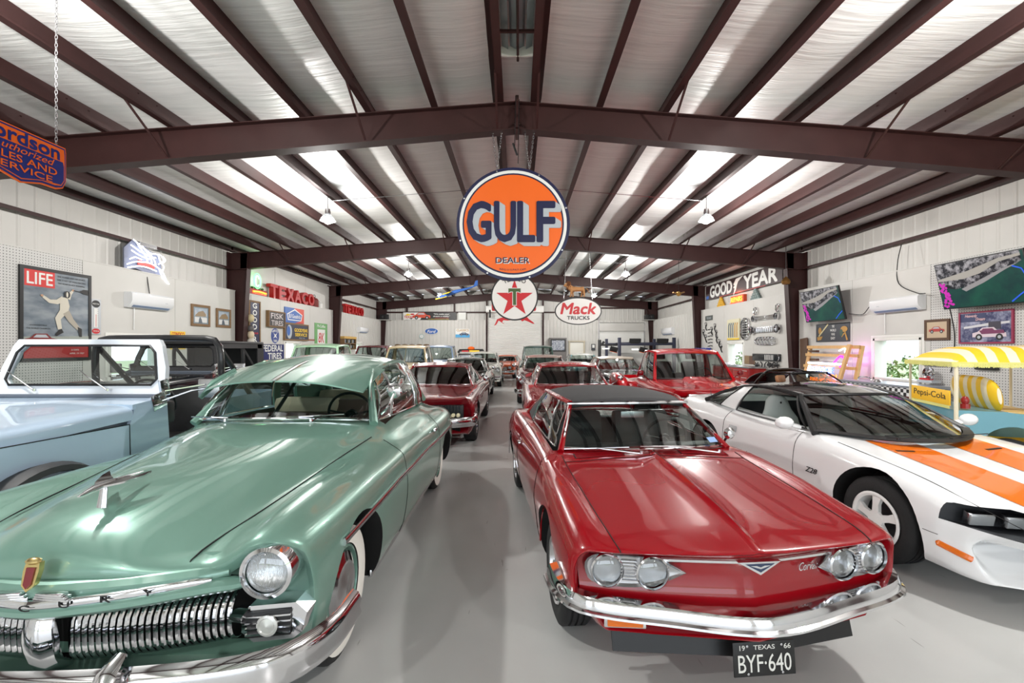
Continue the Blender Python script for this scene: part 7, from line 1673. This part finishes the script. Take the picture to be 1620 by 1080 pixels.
# ---- right wall -------------------------------------------------------
def tv(O, w_, h_, lab):
    t = thing('television', lab, 'television', O); R_ = Matrix.Rotation(math.radians(13),4,'Y')
    b = MB(); b.box((0,0,0),(.05,w_,h_),bev=.008); b.M = None; o = b.build('screen_case', BLKF, t); o.rotation_euler = (0,math.radians(-13),0); o.location=(-.18,0,0)
    sea = mat('screen_sea',(20,92,90),.3,emit=(14,96,92),es=.12)
    def q(poly, m_, d, nm='screen_print'): return MB().prism(poly,(-.027-d,0,0),(0,-1,0),(0,0,1),(-.0003,0,0)).build(nm, m_, o, fix=True, smooth=0)
    W2,H2 = w_/2-.02,h_/2-.02
    sc = q(rectp(0,0,2*W2,2*H2), bpy_sea(), .0, 'screen')
    m1 = bpy_town(); q([(-W2,H2),(W2*.95,H2),(W2*.95,H2*.60),(W2*.1,H2*.10),(-W2*.30,-H2*.12),(-W2*.6,-H2*.18),(-W2,H2*.0)], m1, .001)
    q([(-W2,H2*.25),(-W2,H2*.33),(-W2*.2,H2*.55),(W2*.5,H2*.85),(W2*.95,H2*.9),(W2*.95,H2*.8),(W2*.5,H2*.70),(W2*.05,H2*.35),(-W2*.35,H2*.22)], mat('screen_quay',(156,154,148),.4,emit=(210,206,200),es=.08), .002)
    q([(-W2*.45,-H2*.2),(-W2*.35,-H2*.33),(W2*.1,-H2*.05),(W2*.6,H2*.35),(W2*.9,H2*.55),(W2*.55,H2*.42),(0,H2*.08)], mat('screen_hull',(140,140,142),.4,emit=(180,180,186),es=.08), .0026)
    rnd = random.Random(4)
    for k in range(34): x,z = -W2*(.97-.26*rnd.random()*(1-k/60)), -H2*(.93-.032*k); q(ellp(x,z,.022+.018*rnd.random(),.026,8), mat('screen_pink',(190,40,170),.4,emit=(190,40,170),es=.15), .003+.0001*k)
    q(stroke([(W2*.75,H2*.45),(W2*.92,H2*.3),(W2*.98,-.0*H2)],.012), mat('screen_blue',(40,90,220),.4,emit=(40,90,220),es=.2), .0065); q(stroke([(W2*.6,-H2*.95),(W2*.8,-H2*.7),(W2*.98,-H2*.5)],.012), MATS['screen_blue'], .0068)
    MB().box((-.03,0,0),(.20,.25,.25)).build('wall_bracket', BLKF, t)
def nodal(name, c1, c2, sc, es, detail=8, p=(.4,.6), typ='noise'):
    if name in MATS: return MATS[name]
    m = bpy.data.materials.new(name); m.use_nodes=True; MATS[name]=m; nt=m.node_tree; b=nt.nodes['Principled BSDF']; tc=nt.nodes.new('ShaderNodeTexCoord'); n=nt.nodes.new('ShaderNodeTexNoise'); n.inputs['Scale'].default_value=sc; n.inputs['Detail'].default_value=detail; n.inputs['Roughness'].default_value=.7; nt.links.new(tc.outputs['Object'],n.inputs[0])
    r=nt.nodes.new('ShaderNodeValToRGB'); r.color_ramp.elements[0].position=p[0]; r.color_ramp.elements[0].color=lin(c1); r.color_ramp.elements[1].position=p[1]; r.color_ramp.elements[1].color=lin(c2); nt.links.new(n.outputs['Fac'],r.inputs[0]); nt.links.new(r.outputs[0],b.inputs['Base Color']); nt.links.new(r.outputs[0],b.inputs['Emission Color']); b.inputs['Emission Strength'].default_value=es; b.inputs['Roughness'].default_value=.35; return m
def bpy_sea(): return nodal('screen_sea_picture',(8,44,52),(20,84,68),2.2,.10,5,(.3,.7))
def bpy_town(): return nodal('screen_town_picture',(20,24,34),(158,158,164),9,.08,8,(.46,.60))
tv((8.72,12.75,2.90),1.62,.92,'wall mounted television tilted down, the left of two, showing a green harbour'); tv((8.72,8.38,2.92),1.62,.92,'wall mounted television tilted down, the larger looking right one, showing a green harbour')
t,pr,w_,h_ = board('right','dark_poster','wide dark poster with gold figures and stacked white words below the left television','poster',12.1,13.45,1.87,2.39,flat('poster_dark',(52,56,64)),None,0,.02)
for k,s_ in enumerate(('THE','WORLD','WAS','EASY')): pr('text',SWHITE,s_,.05,.17-.11*k,(.10,.24,.14,.17)[k],.07,offset=.03)
gold = flat('gold2',(186,140,62)); pr('poly',gold,ellp(-.50,.06,.07,.10)); pr('poly',gold,[(-.62,-.12),(-.38,-.1),(-.45,-.2),(-.60,-.22)]); pr('poly',flat('cream2',(206,196,150)),stroke([(-.55,-.10),(-.15,.24)],.022)); pr('poly',gold,ellp(.48,.08,.13,.08)); pr('poly',gold,stroke([(.38,-.12),(.52,-.02),(.60,-.22)],.03)); pr('poly',flat('leaf',(60,84,70)),ellp(.38,-.02,.06,.10))
t,pr,w_,h_ = board('right','framed_print','small dark wood framed picture of a red car below the air conditioner','picture',9.30,9.87,1.86,2.30,flat('sepia',(190,168,140)),mat('dark_wood',(84,58,38),.6),.05,.02); carprint(pr,0,0,.36,flat('car_red',(170,50,46)))
t,pr,w_,h_ = board('right','framed_poster','pink framed poster of a white and purple convertible at a drive-in','poster',8.10,9.10,1.78,2.40,nodal('poster_night',(44,48,92),(168,172,196),3.5,0,6,(.42,.62)),flat('frame_pink',(150,44,76)),.03,.02)
pr('poly',flat('night_blue',(48,56,96)),rectp(-.22,.19,.50,.16)); pr('text',flat('pinkish',(232,190,190)),'Heavenly',-.26,.22,.24,.07,offset=.02,shear=.3); pr('text',flat('pinkish',(232,190,190)),'Dream',-.08,.16,.18,.06,offset=.02,shear=.3); pr('poly',flat('awning',(206,206,210)),[(-.4,.02),(.1,.08),(.44,.10),(.44,.06),(.1,.03),(-.4,-.02)]); pr('poly',flat('cols',(60,56,70)),rectp(.18,.03,.22,.14))
carprint(pr,.08,-.12,.62,flat('conv_white',(216,200,208)),flat('conv_purple',(120,50,90))); pr('poly',flat('conv_purple',(120,50,90)),[(-.10,-.06),(.34,-.06),(.36,-.12),(-.05,-.13)])
# black louvre bars, plate and hub on the pegboard
def bar_thing(a0,a1,z0,z1,lab):
    t = thing('grille_insert',lab,'car part',(LX,(a0+a1)/2,(z0+z1)/2)); m = MB(); m.box((-.03,0,0),(.05,a1-a0,z1-z0),bev=.02); m.build('insert_body', mat('insert_black',(52,52,50),.4), t)
    for k in range(3): MB().box((-.058,0,-.04+.04*k),(.008,(a1-a0)*.9,.008)).build('insert_rib', SBLK, t)
bar_thing(9.35,9.9,1.32,1.43,'black slotted grille insert on the pegboard, left one above the surrey seat'); bar_thing(8.35,8.78,1.28,1.42,'black slotted grille insert on the pegboard, right one under the canopy')
pt_ = MB().box((LX-.012,9.10,1.06),(.008,.30,.15),bev=.003).build('old_plate', mat('plate_black',(22,22,23),.4)); tag(pt_,'old black licence plate with white numbers on the right pegboard','licence plate'); text('plate_number','842',SWHITE,pt_,(LX-.017,9.10,1.055),(0,-1,0),(0,0,1),(.22,.09),.001,offset=.02)
t = thing('hub_emblem','round chrome hub emblem leaning on a shelf beside the surrey','hub cap',(8.70,9.62,1.02)); m = MB(); m.lathe([(0,-.04),(.06,-.035),(.09,-.01),(.13,-.02),(.14,.0),(.12,.02)],(0,0,.14),'x',28); m.build('hub_disc', CHROME, t); MB().box((0,0,-.03),(.2,.35,.06),bev=.01).build('shelf_block', SGREY, t); MB().box((0,.06,.02),(.1,.22,.035)).build('red_bar', SRED, t)
# sloping wooden rack with neon signs in it
PINE = mat('pine',(214,170,112),.6,noise=.08,nscale=5,stretch=(1,6,1))
t = thing('pine_rack','leaning pine wood rack full of glowing neon signs by the right wall','rack',(0,0,0))
def RK(y, z, off=0): return (8.62-.34*(1-z/1.78)-off, y, z)
for y in (11.35,13.35): MB().tube([RK(y,.0),RK(y,1.75)],.065,4,sq=(1,.7)).build('rack_post', PINE, t)
for y in (11.62,): MB().tube([RK(y,.0,.30),RK(y,1.78,.12)],.075,4,sq=(1,.6)).build('rack_post', PINE, t)
for z,th in ((1.72,.06),(1.50,.055),(1.18,.055),(.8,.05)): MB().tube([RK(11.35,z,.06),RK(13.4,z,.06)],th,4,sq=(.4,1)).build('rack_rail', PINE, t)
for z in (1.60,1.36): MB().box((8.6,13.2,z),(.1,.35,.06)).build('rack_block', mat('dark_wood',(84,58,38),.6), t)
MB().tube([RK(11.65,1.27,.10),RK(13.15,1.27,.10)],.03,8).build('neon_tube', NEONW, t)
MB().tube([RK(13.1,1.2,.09),RK(13.14,.85,.09)],.03,8).build('neon_tube', NEONW, t)
text('neon_word','BUDWEISER'.replace('BUDWEISER','GARAGE'),NEONB,t,RK(12.5,1.10,.12),(0,-1,0),(0.1,0,1),(1.0,.17),.02,offset=.03)
text('neon_word','SERVICE',NEONW,t,RK(12.5,1.11,.16),(0,-1,0),(0.1,0,1),(.9,.13),.01,offset=.02)
text('neon_word','OPEN',NEONO,t,RK(12.2,.95,.14),(0,-1,0),(0.1,0,1),(.7,.10),.01,offset=.02); text('neon_word','PARTS AND REPAIRS',NEONO,t,RK(12.3,.84,.16),(0,-1,0),(0.1,0,1),(1.1,.10),.01,offset=.02)
MB().tube(bez([RK(12.0,1.62,.10),RK(11.8,1.68,.1),RK(11.75,1.56,.1),RK(11.6,1.64,.1)],10),.018,6).build('neon_tube', NEONW, t)
MB().tube(bez([RK(12.1,1.30,.10),RK(11.9,1.48,.1),RK(11.7,1.36,.1),RK(11.85,1.2,.1),RK(11.7,1.3,.1)],14),.03,6).build('neon_tube', NEONP, t)
lp = bpy.data.lights.new('neon_light','POINT'); lp.energy=5; lp.color=(.85,.25,1); lp.shadow_soft_size=.1; lo_=bpy.data.objects.new('neon_light',lp); COL.objects.link(lo_); lo_.parent=t; lo_.location=(8.55,11.6,1.5)
t = thing('leaning_board','dark brown plank leaning on the wall behind the pine rack','board',(8.74,13.85,.0)); MB().box((0,0,1.0),(.03,.35,2.0),rot=(-.12,.06,0)).build('plank', mat('dark_wood',(84,58,38),.6), t)
# chrome table by the window
t = thing('work_table','long table covered with black and white patterned cloth under the right window','table',(8.28,10.1,0)); MB().box((0,0,.90),(.75,2.2,.05)).build('table_top', mat('table_steel',(170,176,184),.3,.6), t)
ck = bpy.data.materials.new('check_cloth'); ck.use_nodes=True; nt=ck.node_tree; c_=nt.nodes.new('ShaderNodeTexChecker'); c_.inputs['Scale'].default_value=14; c_.inputs[1].default_value=(.8,.8,.8,1); c_.inputs[2].default_value=(.02,.02,.02,1); tc=nt.nodes.new('ShaderNodeTexCoord'); nt.links.new(tc.outputs['Object'],c_.inputs[0]); nt.links.new(c_.outputs[0],nt.nodes['Principled BSDF'].inputs['Base Color'])
MB().box((-.36,0,.70),(.03,2.2,.36)).build('cloth_skirt', ck, t)
for x in (-.3,.3):
    for y in (-1.02,1.02): MB().box((x,y,.44),(.05,.05,.88)).build('table_leg', DCHROME, t)
t = thing('bracket','chrome door handle assembly lying on the patterned table','car part',(8.25,10.8,.927)); MB().tube(bez([(0,-.2,.0),(0,-.18,.07),(0,.18,.07),(0,.2,.0)],10),.016,6).build('curved_bar', CHROME, t)
t = thing('chrome_hub','small chrome hub lying on the patterned table','car part',(8.2,10.35,.927)); MB().lathe([(0,.06),(.05,.055),(.08,.02),(.085,0)]).build('hub_body', CHROME, t)
# banner under the eaves with white letters and a winged foot
t,pr,w_,h_ = board('right','eave_banner','long dark brown banner with big white letters and winged foot under the right eaves','banner',15.3,21.5,3.93,4.58,flat('banner_brown',(52,32,34)),None,0,.02,plane=HW-.20)
pr('text',SWHITE,'GOOD',-1.55,-.0,2.2,.54,offset=.09); pr('text',SWHITE,'YEAR',1.65,.0,2.4,.54,offset=.09); pr('poly',SRED,rectp(.2,-.315,w_*.6,.02)); pr('poly',SBLUE,rectp(-2.9,-.22,.28,.14))
pr('poly',SWHITE,[(.45,.30),(-.15,.25),(-.35,.05),(-.25,.0),(-.38,-.08),(-.25,-.12),(-.40,-.45),(-.15,-.20),(-.05,.0),(.05,.12)],name='winged_foot')
def can_stack(Y, m_, lab, grp, rows=5, r_=.066, h_=.084):
    k = 0
    for i in range(rows):
        n = rows-i
        for j in range(n):
            o = MB().lathe([(0,0),(r_,0),(r_,.008),(r_*.97,.012),(r_*.97,h_-.012),(r_,h_-.008),(r_,h_),(0,h_)],n=14).build('tin_can', m_)
            o.location = (8.99, Y+(j-(n-1)/2)*r_*2.05, LZ+.026+i*(h_+.001)); tag(o, lab % (('bottom','second lowest','middle','second highest','top')[i], ('far end','second from far end','middle','second from near end','near end')[::-1][j if n==5 else (j+ (5-n)//2)]), 'can', grp)
can_stack(20.05, mat('can_yellow',(206,160,40),.4,.3), 'yellow tin can, %s row, %s, of the ledge pyramid','yellow cans stacked on the right ledge')
can_stack(17.15, mat('can_grey',(120,136,134),.4,.3), 'grey green tin can, %s row, %s, of the ledge pyramid','grey cans stacked on the right ledge')
t = thing('neon_box','glowing orange red neon sign box on the right ledge between the can pyramids','neon sign',(8.98,18.5,LZ+.026)); MB().box((.02,0,.16),(.14,1.1,.32),bev=.02).build('sign_case', flat('case_orange',(206,72,30)), t)
text('neon_word','REPAIRS',NEONO,t,(-.056,0,.17),(0,-1,0),(0,0,1),(.95,.20),.015,offset=.03); MB().tube([(-.07,-.52,.04),(-.07,.52,.04)],.014,6).build('neon_tube', NEONR, t)
lp = bpy.data.lights.new('neon_light','POINT'); lp.energy=5; lp.color=(1,.25,.12); lp.shadow_soft_size=.1; lo_=bpy.data.objects.new('neon_light',lp); COL.objects.link(lo_); lo_.parent=t; lo_.location=(-.2,0,.45)
lp = bpy.data.lights.new('neon_light','POINT'); lp.energy=4; lp.color=(.4,1,.5); lp.shadow_soft_size=.1; lo_=bpy.data.objects.new('neon_light',lp); COL.objects.link(lo_); lo_.parent=[o for o in bpy.data.objects if o.name.startswith('neon_box') and o.location.x<0][0]; lo_.location=(.2,0,.55)
lp = bpy.data.lights.new('neon_light','POINT'); lp.energy=2; lp.color=(.85,.9,1); lp.shadow_soft_size=.2; lo_=bpy.data.objects.new('neon_light',lp); COL.objects.link(lo_); lo_.parent=bpy.data.objects['neon_horse']; lo_.location=(.25,0,0)
# display wall of chrome parts (right wall, second bay)
def rgrille(name, lab, x0, x1, yc, h_, kind):
    Y0,z = RWp(x0,yc); Y1,_ = RWp(x1,yc); Yc = (Y0+Y1)/2; z = CAMH+(550-yc)*Yc/720; w_ = abs(Y0-Y1)
    t = thing(name, lab, 'car part', (LX-.02, Yc, z))
    if kind == 'twin':
        for s in (-1,1):
            m = MB(); m.lathe([(h_*.55,-.10),(h_*.6,-.06),(h_*.5,.0),(h_*.35,-.02)],(0,s*w_*.42,0),'x',20); m.build('lamp_ring', CHROME, t); MB().lathe([(0,-.03),(h_*.36,-.03)],(0,s*w_*.42,0),'x',16).build('lamp_hole', SBLK, t)
        for k in range(4): MB().box((-.04,0,-h_*.3+h_*.2*k),(.04,w_*.72,h_*.09),bev=.008).build('grille_bar', CHROME, t)
    elif kind == 'mesh':
        MB().box((-.02,0,0),(.03,w_*.8,h_*.8),bev=.01).build('grille_panel', DCHROME, t)
        for k in range(12): MB().box((-.04,-w_*.36+w_*.065*k,0),(.02,.012,h_*.8)).build('grille_bar', CHROME, t)
        for s in (-1,1): MB().lathe([(h_*.58,-.10),(h_*.62,-.05),(h_*.5,.0)],(0,s*w_*.42,0),'x',20).build('lamp_ring', CHROME, t); MB().lathe([(0,-.035),(h_*.48,-.03)],(0,s*w_*.42,0),'x',16).build('lamp_hole', SBLK, t)
    elif kind == 'tooth':
        MB().tube([(-.04,a,b_) for a,b_ in [(w_*.5*math.copysign(abs(math.cos(u))**.5,math.cos(u)),h_*.5*math.copysign(abs(math.sin(u))**.6,math.sin(u))) for u in np.linspace(0,2*PI,33)[:-1]]],.018,6,closed=True).build('grille_frame', CHROME, t)
        for k in range(6): MB().tube([(-.05,-w_*.36+w_*.145*k,-h_*.42),(-.10,-w_*.36+w_*.145*k,0),(-.05,-w_*.36+w_*.145*k,h_*.42)],.03,6).build('grille_tooth', CHROME, t)
        for k in range(3): MB().box((-.03,0,-h_*.25+h_*.25*k),(.02,w_*.9,.012)).build('grille_bar', DCHROME, t)
    elif kind == 'jeep':
        m = MB(); m.box((-.02,0,0),(.04,w_,h_),bev=.015); m.build('grille_panel', mat('grille_dark',(34,35,38),.3,coat=.5), t)
        for k in range(6): MB().box((-.045,-w_*.05-w_*.055*k+.1,0),(.012,.03,h_*.7)).build('grille_slot', SWHITE, t)
        MB().lathe([(h_*.40,-.06),(h_*.44,-.04),(h_*.3,-.03),(0,-.03)],(0,-w_*.42,0),'x',18).build('lamp_ring', CHROME, t)
    elif kind == 'heart':
        m = MB(); P = [(-.03,h_*.5*math.cos(u),h_*.5*math.sin(u)*1.1) for u in np.linspace(0,2*PI,20)[:-1]]; m.tube(P,.02,6,closed=True); m.build('bezel_ring', CHROME, t); MB().tube([(-.04,-h_*.4,.1),(-.06,0,-.08),(-.04,h_*.4,.1)],.016,6).build('bezel_wing', CHROME, t)
    elif kind == 'tall':
        MB().tube([(-.04,a,b_) for a,b_ in [(w_*.5*math.cos(u),h_*.5*math.copysign(abs(math.sin(u))**.5,math.sin(u))) for u in np.linspace(0,2*PI,33)[:-1]]],.03,6,closed=True).build('grille_frame', CHROME, t); MB().box((-.02,.1,0),(.03,w_*.4,h_*.8),bev=.01).build('grille_panel', SBLK, t)
        for k in range(7): MB().box((-.05,-.05,-h_*.36+h_*.12*k),(.03,w_*.7,.03),bev=.006).build('grille_bar', CHROME, t)
    return t
rgrille('chrome_grille','chrome car grille with twin lamp rings, topmost on the display wall',1192,1235,502,.20,'twin'); rgrille('chrome_grille','wide chrome mesh grille with large lamp ring, second on the display wall',1189,1237,521,.26,'mesh'); rgrille('chrome_grille','oval chrome toothed grille, third on the display wall',1196,1229,539,.26,'tooth'); rgrille('slotted_grille','black slotted grille with one lamp ring, low on the display wall',1192,1236,565,.25,'jeep')
rgrille('heart_bezel','heart shaped chrome bezel, the left of two above the top grille',1191,1202,492,.24,'heart'); rgrille('heart_bezel','heart shaped chrome bezel, the right of two near the maroon column',1226,1238,487,.24,'heart'); rgrille('tall_grille','upright chrome grille shell beside the framed tool poster',1174,1187,520,.80,'tall')
Y0,z1_ = RWp(1152,506); Y1,z0_ = RWp(1171,537); t,pr,w_,h_ = board('right','tool_poster','framed poster of tools with a yellow base on the display wall','poster',Y1,Y0,z0_,z1_,flat('poster_cream',(214,208,176)),None,0,.05)
pr('poly',SYEL,rectp(0,-h_*.46,w_,h_*.08))
for k in range(5): pr('poly',flat('tool_slate',(70,86,104)) if k<3 else gold,stroke([(-w_*.36+w_*.17*k,-h_*.38),(-w_*.36+w_*.17*k,h_*.2),(-w_*.30+w_*.17*k,h_*.32)],.045))
t,pr,w_,h_ = board('right','tin_plate','small dark green plate at the far end of the display wall','plate',20.6,21.4,2.96,3.18,flat('plate_green',(58,66,62)),None,0,.01); pr('text',SGREY,'TEXAS',0,0,.5,.10,offset=.02)
t,pr,w_,h_ = board('right','door_plate','brown and tan square panels low on the display wall beside the small window','panel',16.95,17.7,1.08,1.40,flat('plate_tan',(140,116,84)),None,0,.015); pr('poly',flat('plate_brown',(96,66,50)),rectp(.17,0,.36,.30))
rnd = random.Random(8)
tools = [(1117,518,'pair of black pliers'),(1114,529,'black cutters'),(1117,537,'dark box spanner set'),(1126,525,'chrome spanner'),(1131,520,'small black wrench'),(1133,530,'curved black wrench'),(1134,538,'bent black wrench'),(1138,545,'hooked black wrench'),(1141,552,'blue handled hook')]
for i,(x,y,lab) in enumerate(tools):
    Y,z = RWp(x,y); t = thing('hand_tool', lab+' hanging on the far end of the display wall', 'tool', (LX-.01,Y,z))
    MB().tube(bez([(-.02,-.12,-.14),(-.02,0,0),(-.02,.10*rnd.choice((-1,1)),.14)],8),.026,6,sq=(1,.6)).build('tool_handle', SBLK, t); MB().tube([(-.02,.09*math.cos(u),.17+.06*math.sin(u)) for u in np.linspace(.5,5.6,10)],.02,5).build('tool_jaw', DCHROME, t)
for i,x in enumerate((1122,1124,1126,1128)):
    for j in range(7):
        if i%2==0:
            Y,z = RWp(x,521+5.2*j); o = MB().tube([(0,-.10,0),(0,.10,.02*(i-1))],.018,5).build('socket_wrench', SBLK); o.location=(LX-.03,Y,z); tag(o,'small dark wrench, %s down in the %s column on the display wall' % (('first','second','third','fourth','fifth','sixth','seventh')[j],'far' if i==0 else 'near'),'wrench','small wrenches in rows on the display wall')
for i,(x,c_) in enumerate(((1113,SBLUE),(1122,flat('bin_blue',(40,56,150))))):
    Y,z = RWp(x,557); t = thing('parts_bin','blue plastic parts bin, the %s one above the red pickup roof' % ('far' if i==0 else 'near'),'bin',(LX-.16,Y,z-.1)); MB().slab(np.array([[(-.12,-.22,0),(-.12,.22,0)],[(-.16,-.25,.3),(-.16,.25,.3)]]),(.02,0,0)).box((0,0,.0),(.26,.44,.02)).box((.12,0,.15),(.02,.48,.3)).build('bin_body', c_, t); MB().box((0,.22,.13),(.26,.02,.28)).build('bin_side', c_, t); MB().box((0,-.22,.13),(.26,.02,.28)).build('bin_side', c_, t)
for i,(x,lab) in enumerate(((1199,'black engine fan'),(1210,'pair of black wishbones'),(1222,'black pulley bracket'),(1230,'black alternator'))):
    Y,z = RWp(x,577); t = thing('engine_part', lab+' hanging at the bottom of the display wall','car part',(LX-.06,Y,z)); t.scale=(.5,.9,.5)
    if i in (0,3): 
        MB().ball((0,0,0),.13,12,(.5,1,1)).build('hub', SBLK, t)
        for k in range(6): a=2*PI*k/6; MB().box((0,.16*math.cos(a),.16*math.sin(a)),(.02,.14,.07),rot=Matrix.Rotation(a,3,'X')).build('fan_blade', SBLK, t)
    else:
        for s in (-1,1): MB().tube(bez([(0,s*.22,.22),(0,s*.10,.05),(0,s*.14,-.22)],8),.035,6).build('arm', SBLK, t)
        if i==2: MB().lathe([(0,-.05),(.14,-.05),(.16,0),(.14,.05)],(0,.1,0),'x',18).build('pulley', SBLK, t)
# benches along the right wall of the second bay, left wall drums
t = thing('tool_cabinet','long red tool cabinet with silver top under the display wall','tool cabinet',(8.42,17.4,0)); MB().box((0,0,.55),(.62,2.9,.86),bev=.015).build('cabinet_body', mat('tool_red',(150,32,28),.35,coat=.5), t); MB().box((0,0,1.0),(.68,3.0,.05),bev=.01).build('cabinet_top', DCHROME, t)
for k in range(5):
    for j in range(3): d_ = MB().box((-.315,-1.16+.58*k,.30+.25*j),(.012,.54,.22),bev=.004).build('drawer', MATS['tool_red'], t); MB().box((-.325,-1.16+.58*k,.38+.25*j),(.012,.4,.02)).build('drawer_pull', CHROME, d_)
t = thing('parts_tray','tray of small chrome clips on the red tool cabinet','tray',(8.35,17.9,1.03)); MB().box((0,0,.012),(.4,1.2,.02)).build('tray_base', SGREY, t)
for k in range(9): MB().tube([(0,-.5+.12*k,.03),(0,-.46+.12*k,.09),(0,-.42+.12*k,.03)],.012,5).build('clip', CHROME, t)
t = thing('tool_chest','black tool chest with a domed lid and orange cap on top near the roll-up door','tool chest',(-2.78,27.6,0)); MB().box((0,0,.70),(1.5,.6,1.3),bev=.02).build('chest_body', BLACK, t)
for k in range(5): MB().box((0,-.306,.28+.22*k),(1.35,.012,.18)).build('drawer', DCHROME, t)
MB().tube([(-.78,0,1.40),(-.70,0,1.55),(.70,0,1.55),(.78,0,1.40)],.14,8,sq=(1,.6)).build('lid', BLACK, t); MB().box((.2,-.16,1.50),(.6,.02,.10)).build('yellow_label', SYEL, t); MB().box((-.35,-.16,1.50),(.4,.02,.08)).build('red_label', SRED, t); MB().ball((0,0,1.66),.22,14,(1,1,.55)).build('orange_cap', SORANGE, t)
t = thing('parts_shelf','low shelf of rusty brown parts on top against the far wall','shelf',(-6.6,28.6,0)); MB().box((0,0,.9),(2.2,.5,1.75),bev=.01).build('shelf_body', SGREY, t)
for k in range(5): MB().ball((-.9+.45*k,0,1.86),.16,8,(1.3,.8,.5)).build('casting', flat('brown_cast',(110,84,54)), t)
# model aeroplane
t = thing('model_plane','yellow and blue model aeroplane hanging from the roof','model plane',(-2.67,20.0,4.12)); t.rotation_euler=(math.radians(10),math.radians(-14),0)
MB().tube([(-.95,0,-.06),(-.6,0,0),(0,0,.05),(.6,0,.06),(1.0,0,.10)],[.03,.09,.08,.04,.02],8).build('fuselage', SBLUE, t); MB().slab(np.array([[(-.5,-.9,.08),(-.5,.9,.08)],[(-.2,-.9,.09),(-.2,.9,.09)]]),(0,0,.02)).build('wing', SYEL, t); MB().slab(np.array([[(.8,0,.1),(1.0,0,.1)],[(.95,0,.30),(1.05,0,.30)]]),(0,.015,0)).build('tail_fin', SBLUE, t); MB().box((-.7,0,-.05),(.5,.12,.05)).build('nose_stripe', SYEL, t); MB().tube([(-.2,0,.1),(-.2,0,1.42)],.004,4).build('hanging_wire', BLACK, t)
# small brass ornament hung near the right column, fan on left girt
t = thing('hanging_bell','brass horn ornament hanging by the right maroon column','ornament',(8.3,14.05,3.78)); MB().lathe([(.02,.12),(.05,.08),(.12,0),(.13,-.06),(.10,-.12),(.0,-.14)],(0,0,0),'z',16).build('bell', mat('brass',(150,110,60),.4,.8), t); MB().tube([(0,0,.12),(0,0,sheet_z(8.3)-3.78)],.008,5).build('cord', BLACK, t)
t = thing('hanging_bell','gold model propeller hanging in front of the third rafter at right','ornament',(5.75,16.2,3.62)); MB().tube([(-.2,0,.05),(0,0,0),(.2,0,.06)],.06,6,sq=(1,.4)).build('blade', mat('brass',(150,110,60),.4,.8), t); MB().ball((0,0,0),.09,8).build('hub', mat('brass2',(190,150,80),.4,.8), t); MB().tube([(0,0,.1),(0,0,sheet_z(5.75)-3.62)],.006,5).build('cord', BLACK, t)
for i,(P,lab) in enumerate((([(8.95,10.6,4.1),(8.88,10.62,3.7),(8.84,10.55,3.2),(8.80,10.0,2.9),(8.70,9.7,2.86)],'black cable looping down the right wall to the air conditioner'),([(-8.86,10.9,3.4),(-8.82,10.92,3.0)],'dark cord between the neon horse and the air conditioner'),([(8.7,9.15,2.5),(8.84,9.2,2.0),(8.84,9.22,1.5),(8.84,9.28,1.2)],'black cord hanging from the right television'),([(8.75,12.0,2.6),(8.8,11.6,2.55),(8.75,11.3,2.72)],'black cable from the left television to the air conditioner'))):
    tag(MB().tube(bez(P,16),.010,5).build('cable', BLACK), lab, 'cable')
# stains and tyre scuffs are in the floor paint; a paint chip cluster near the aisle
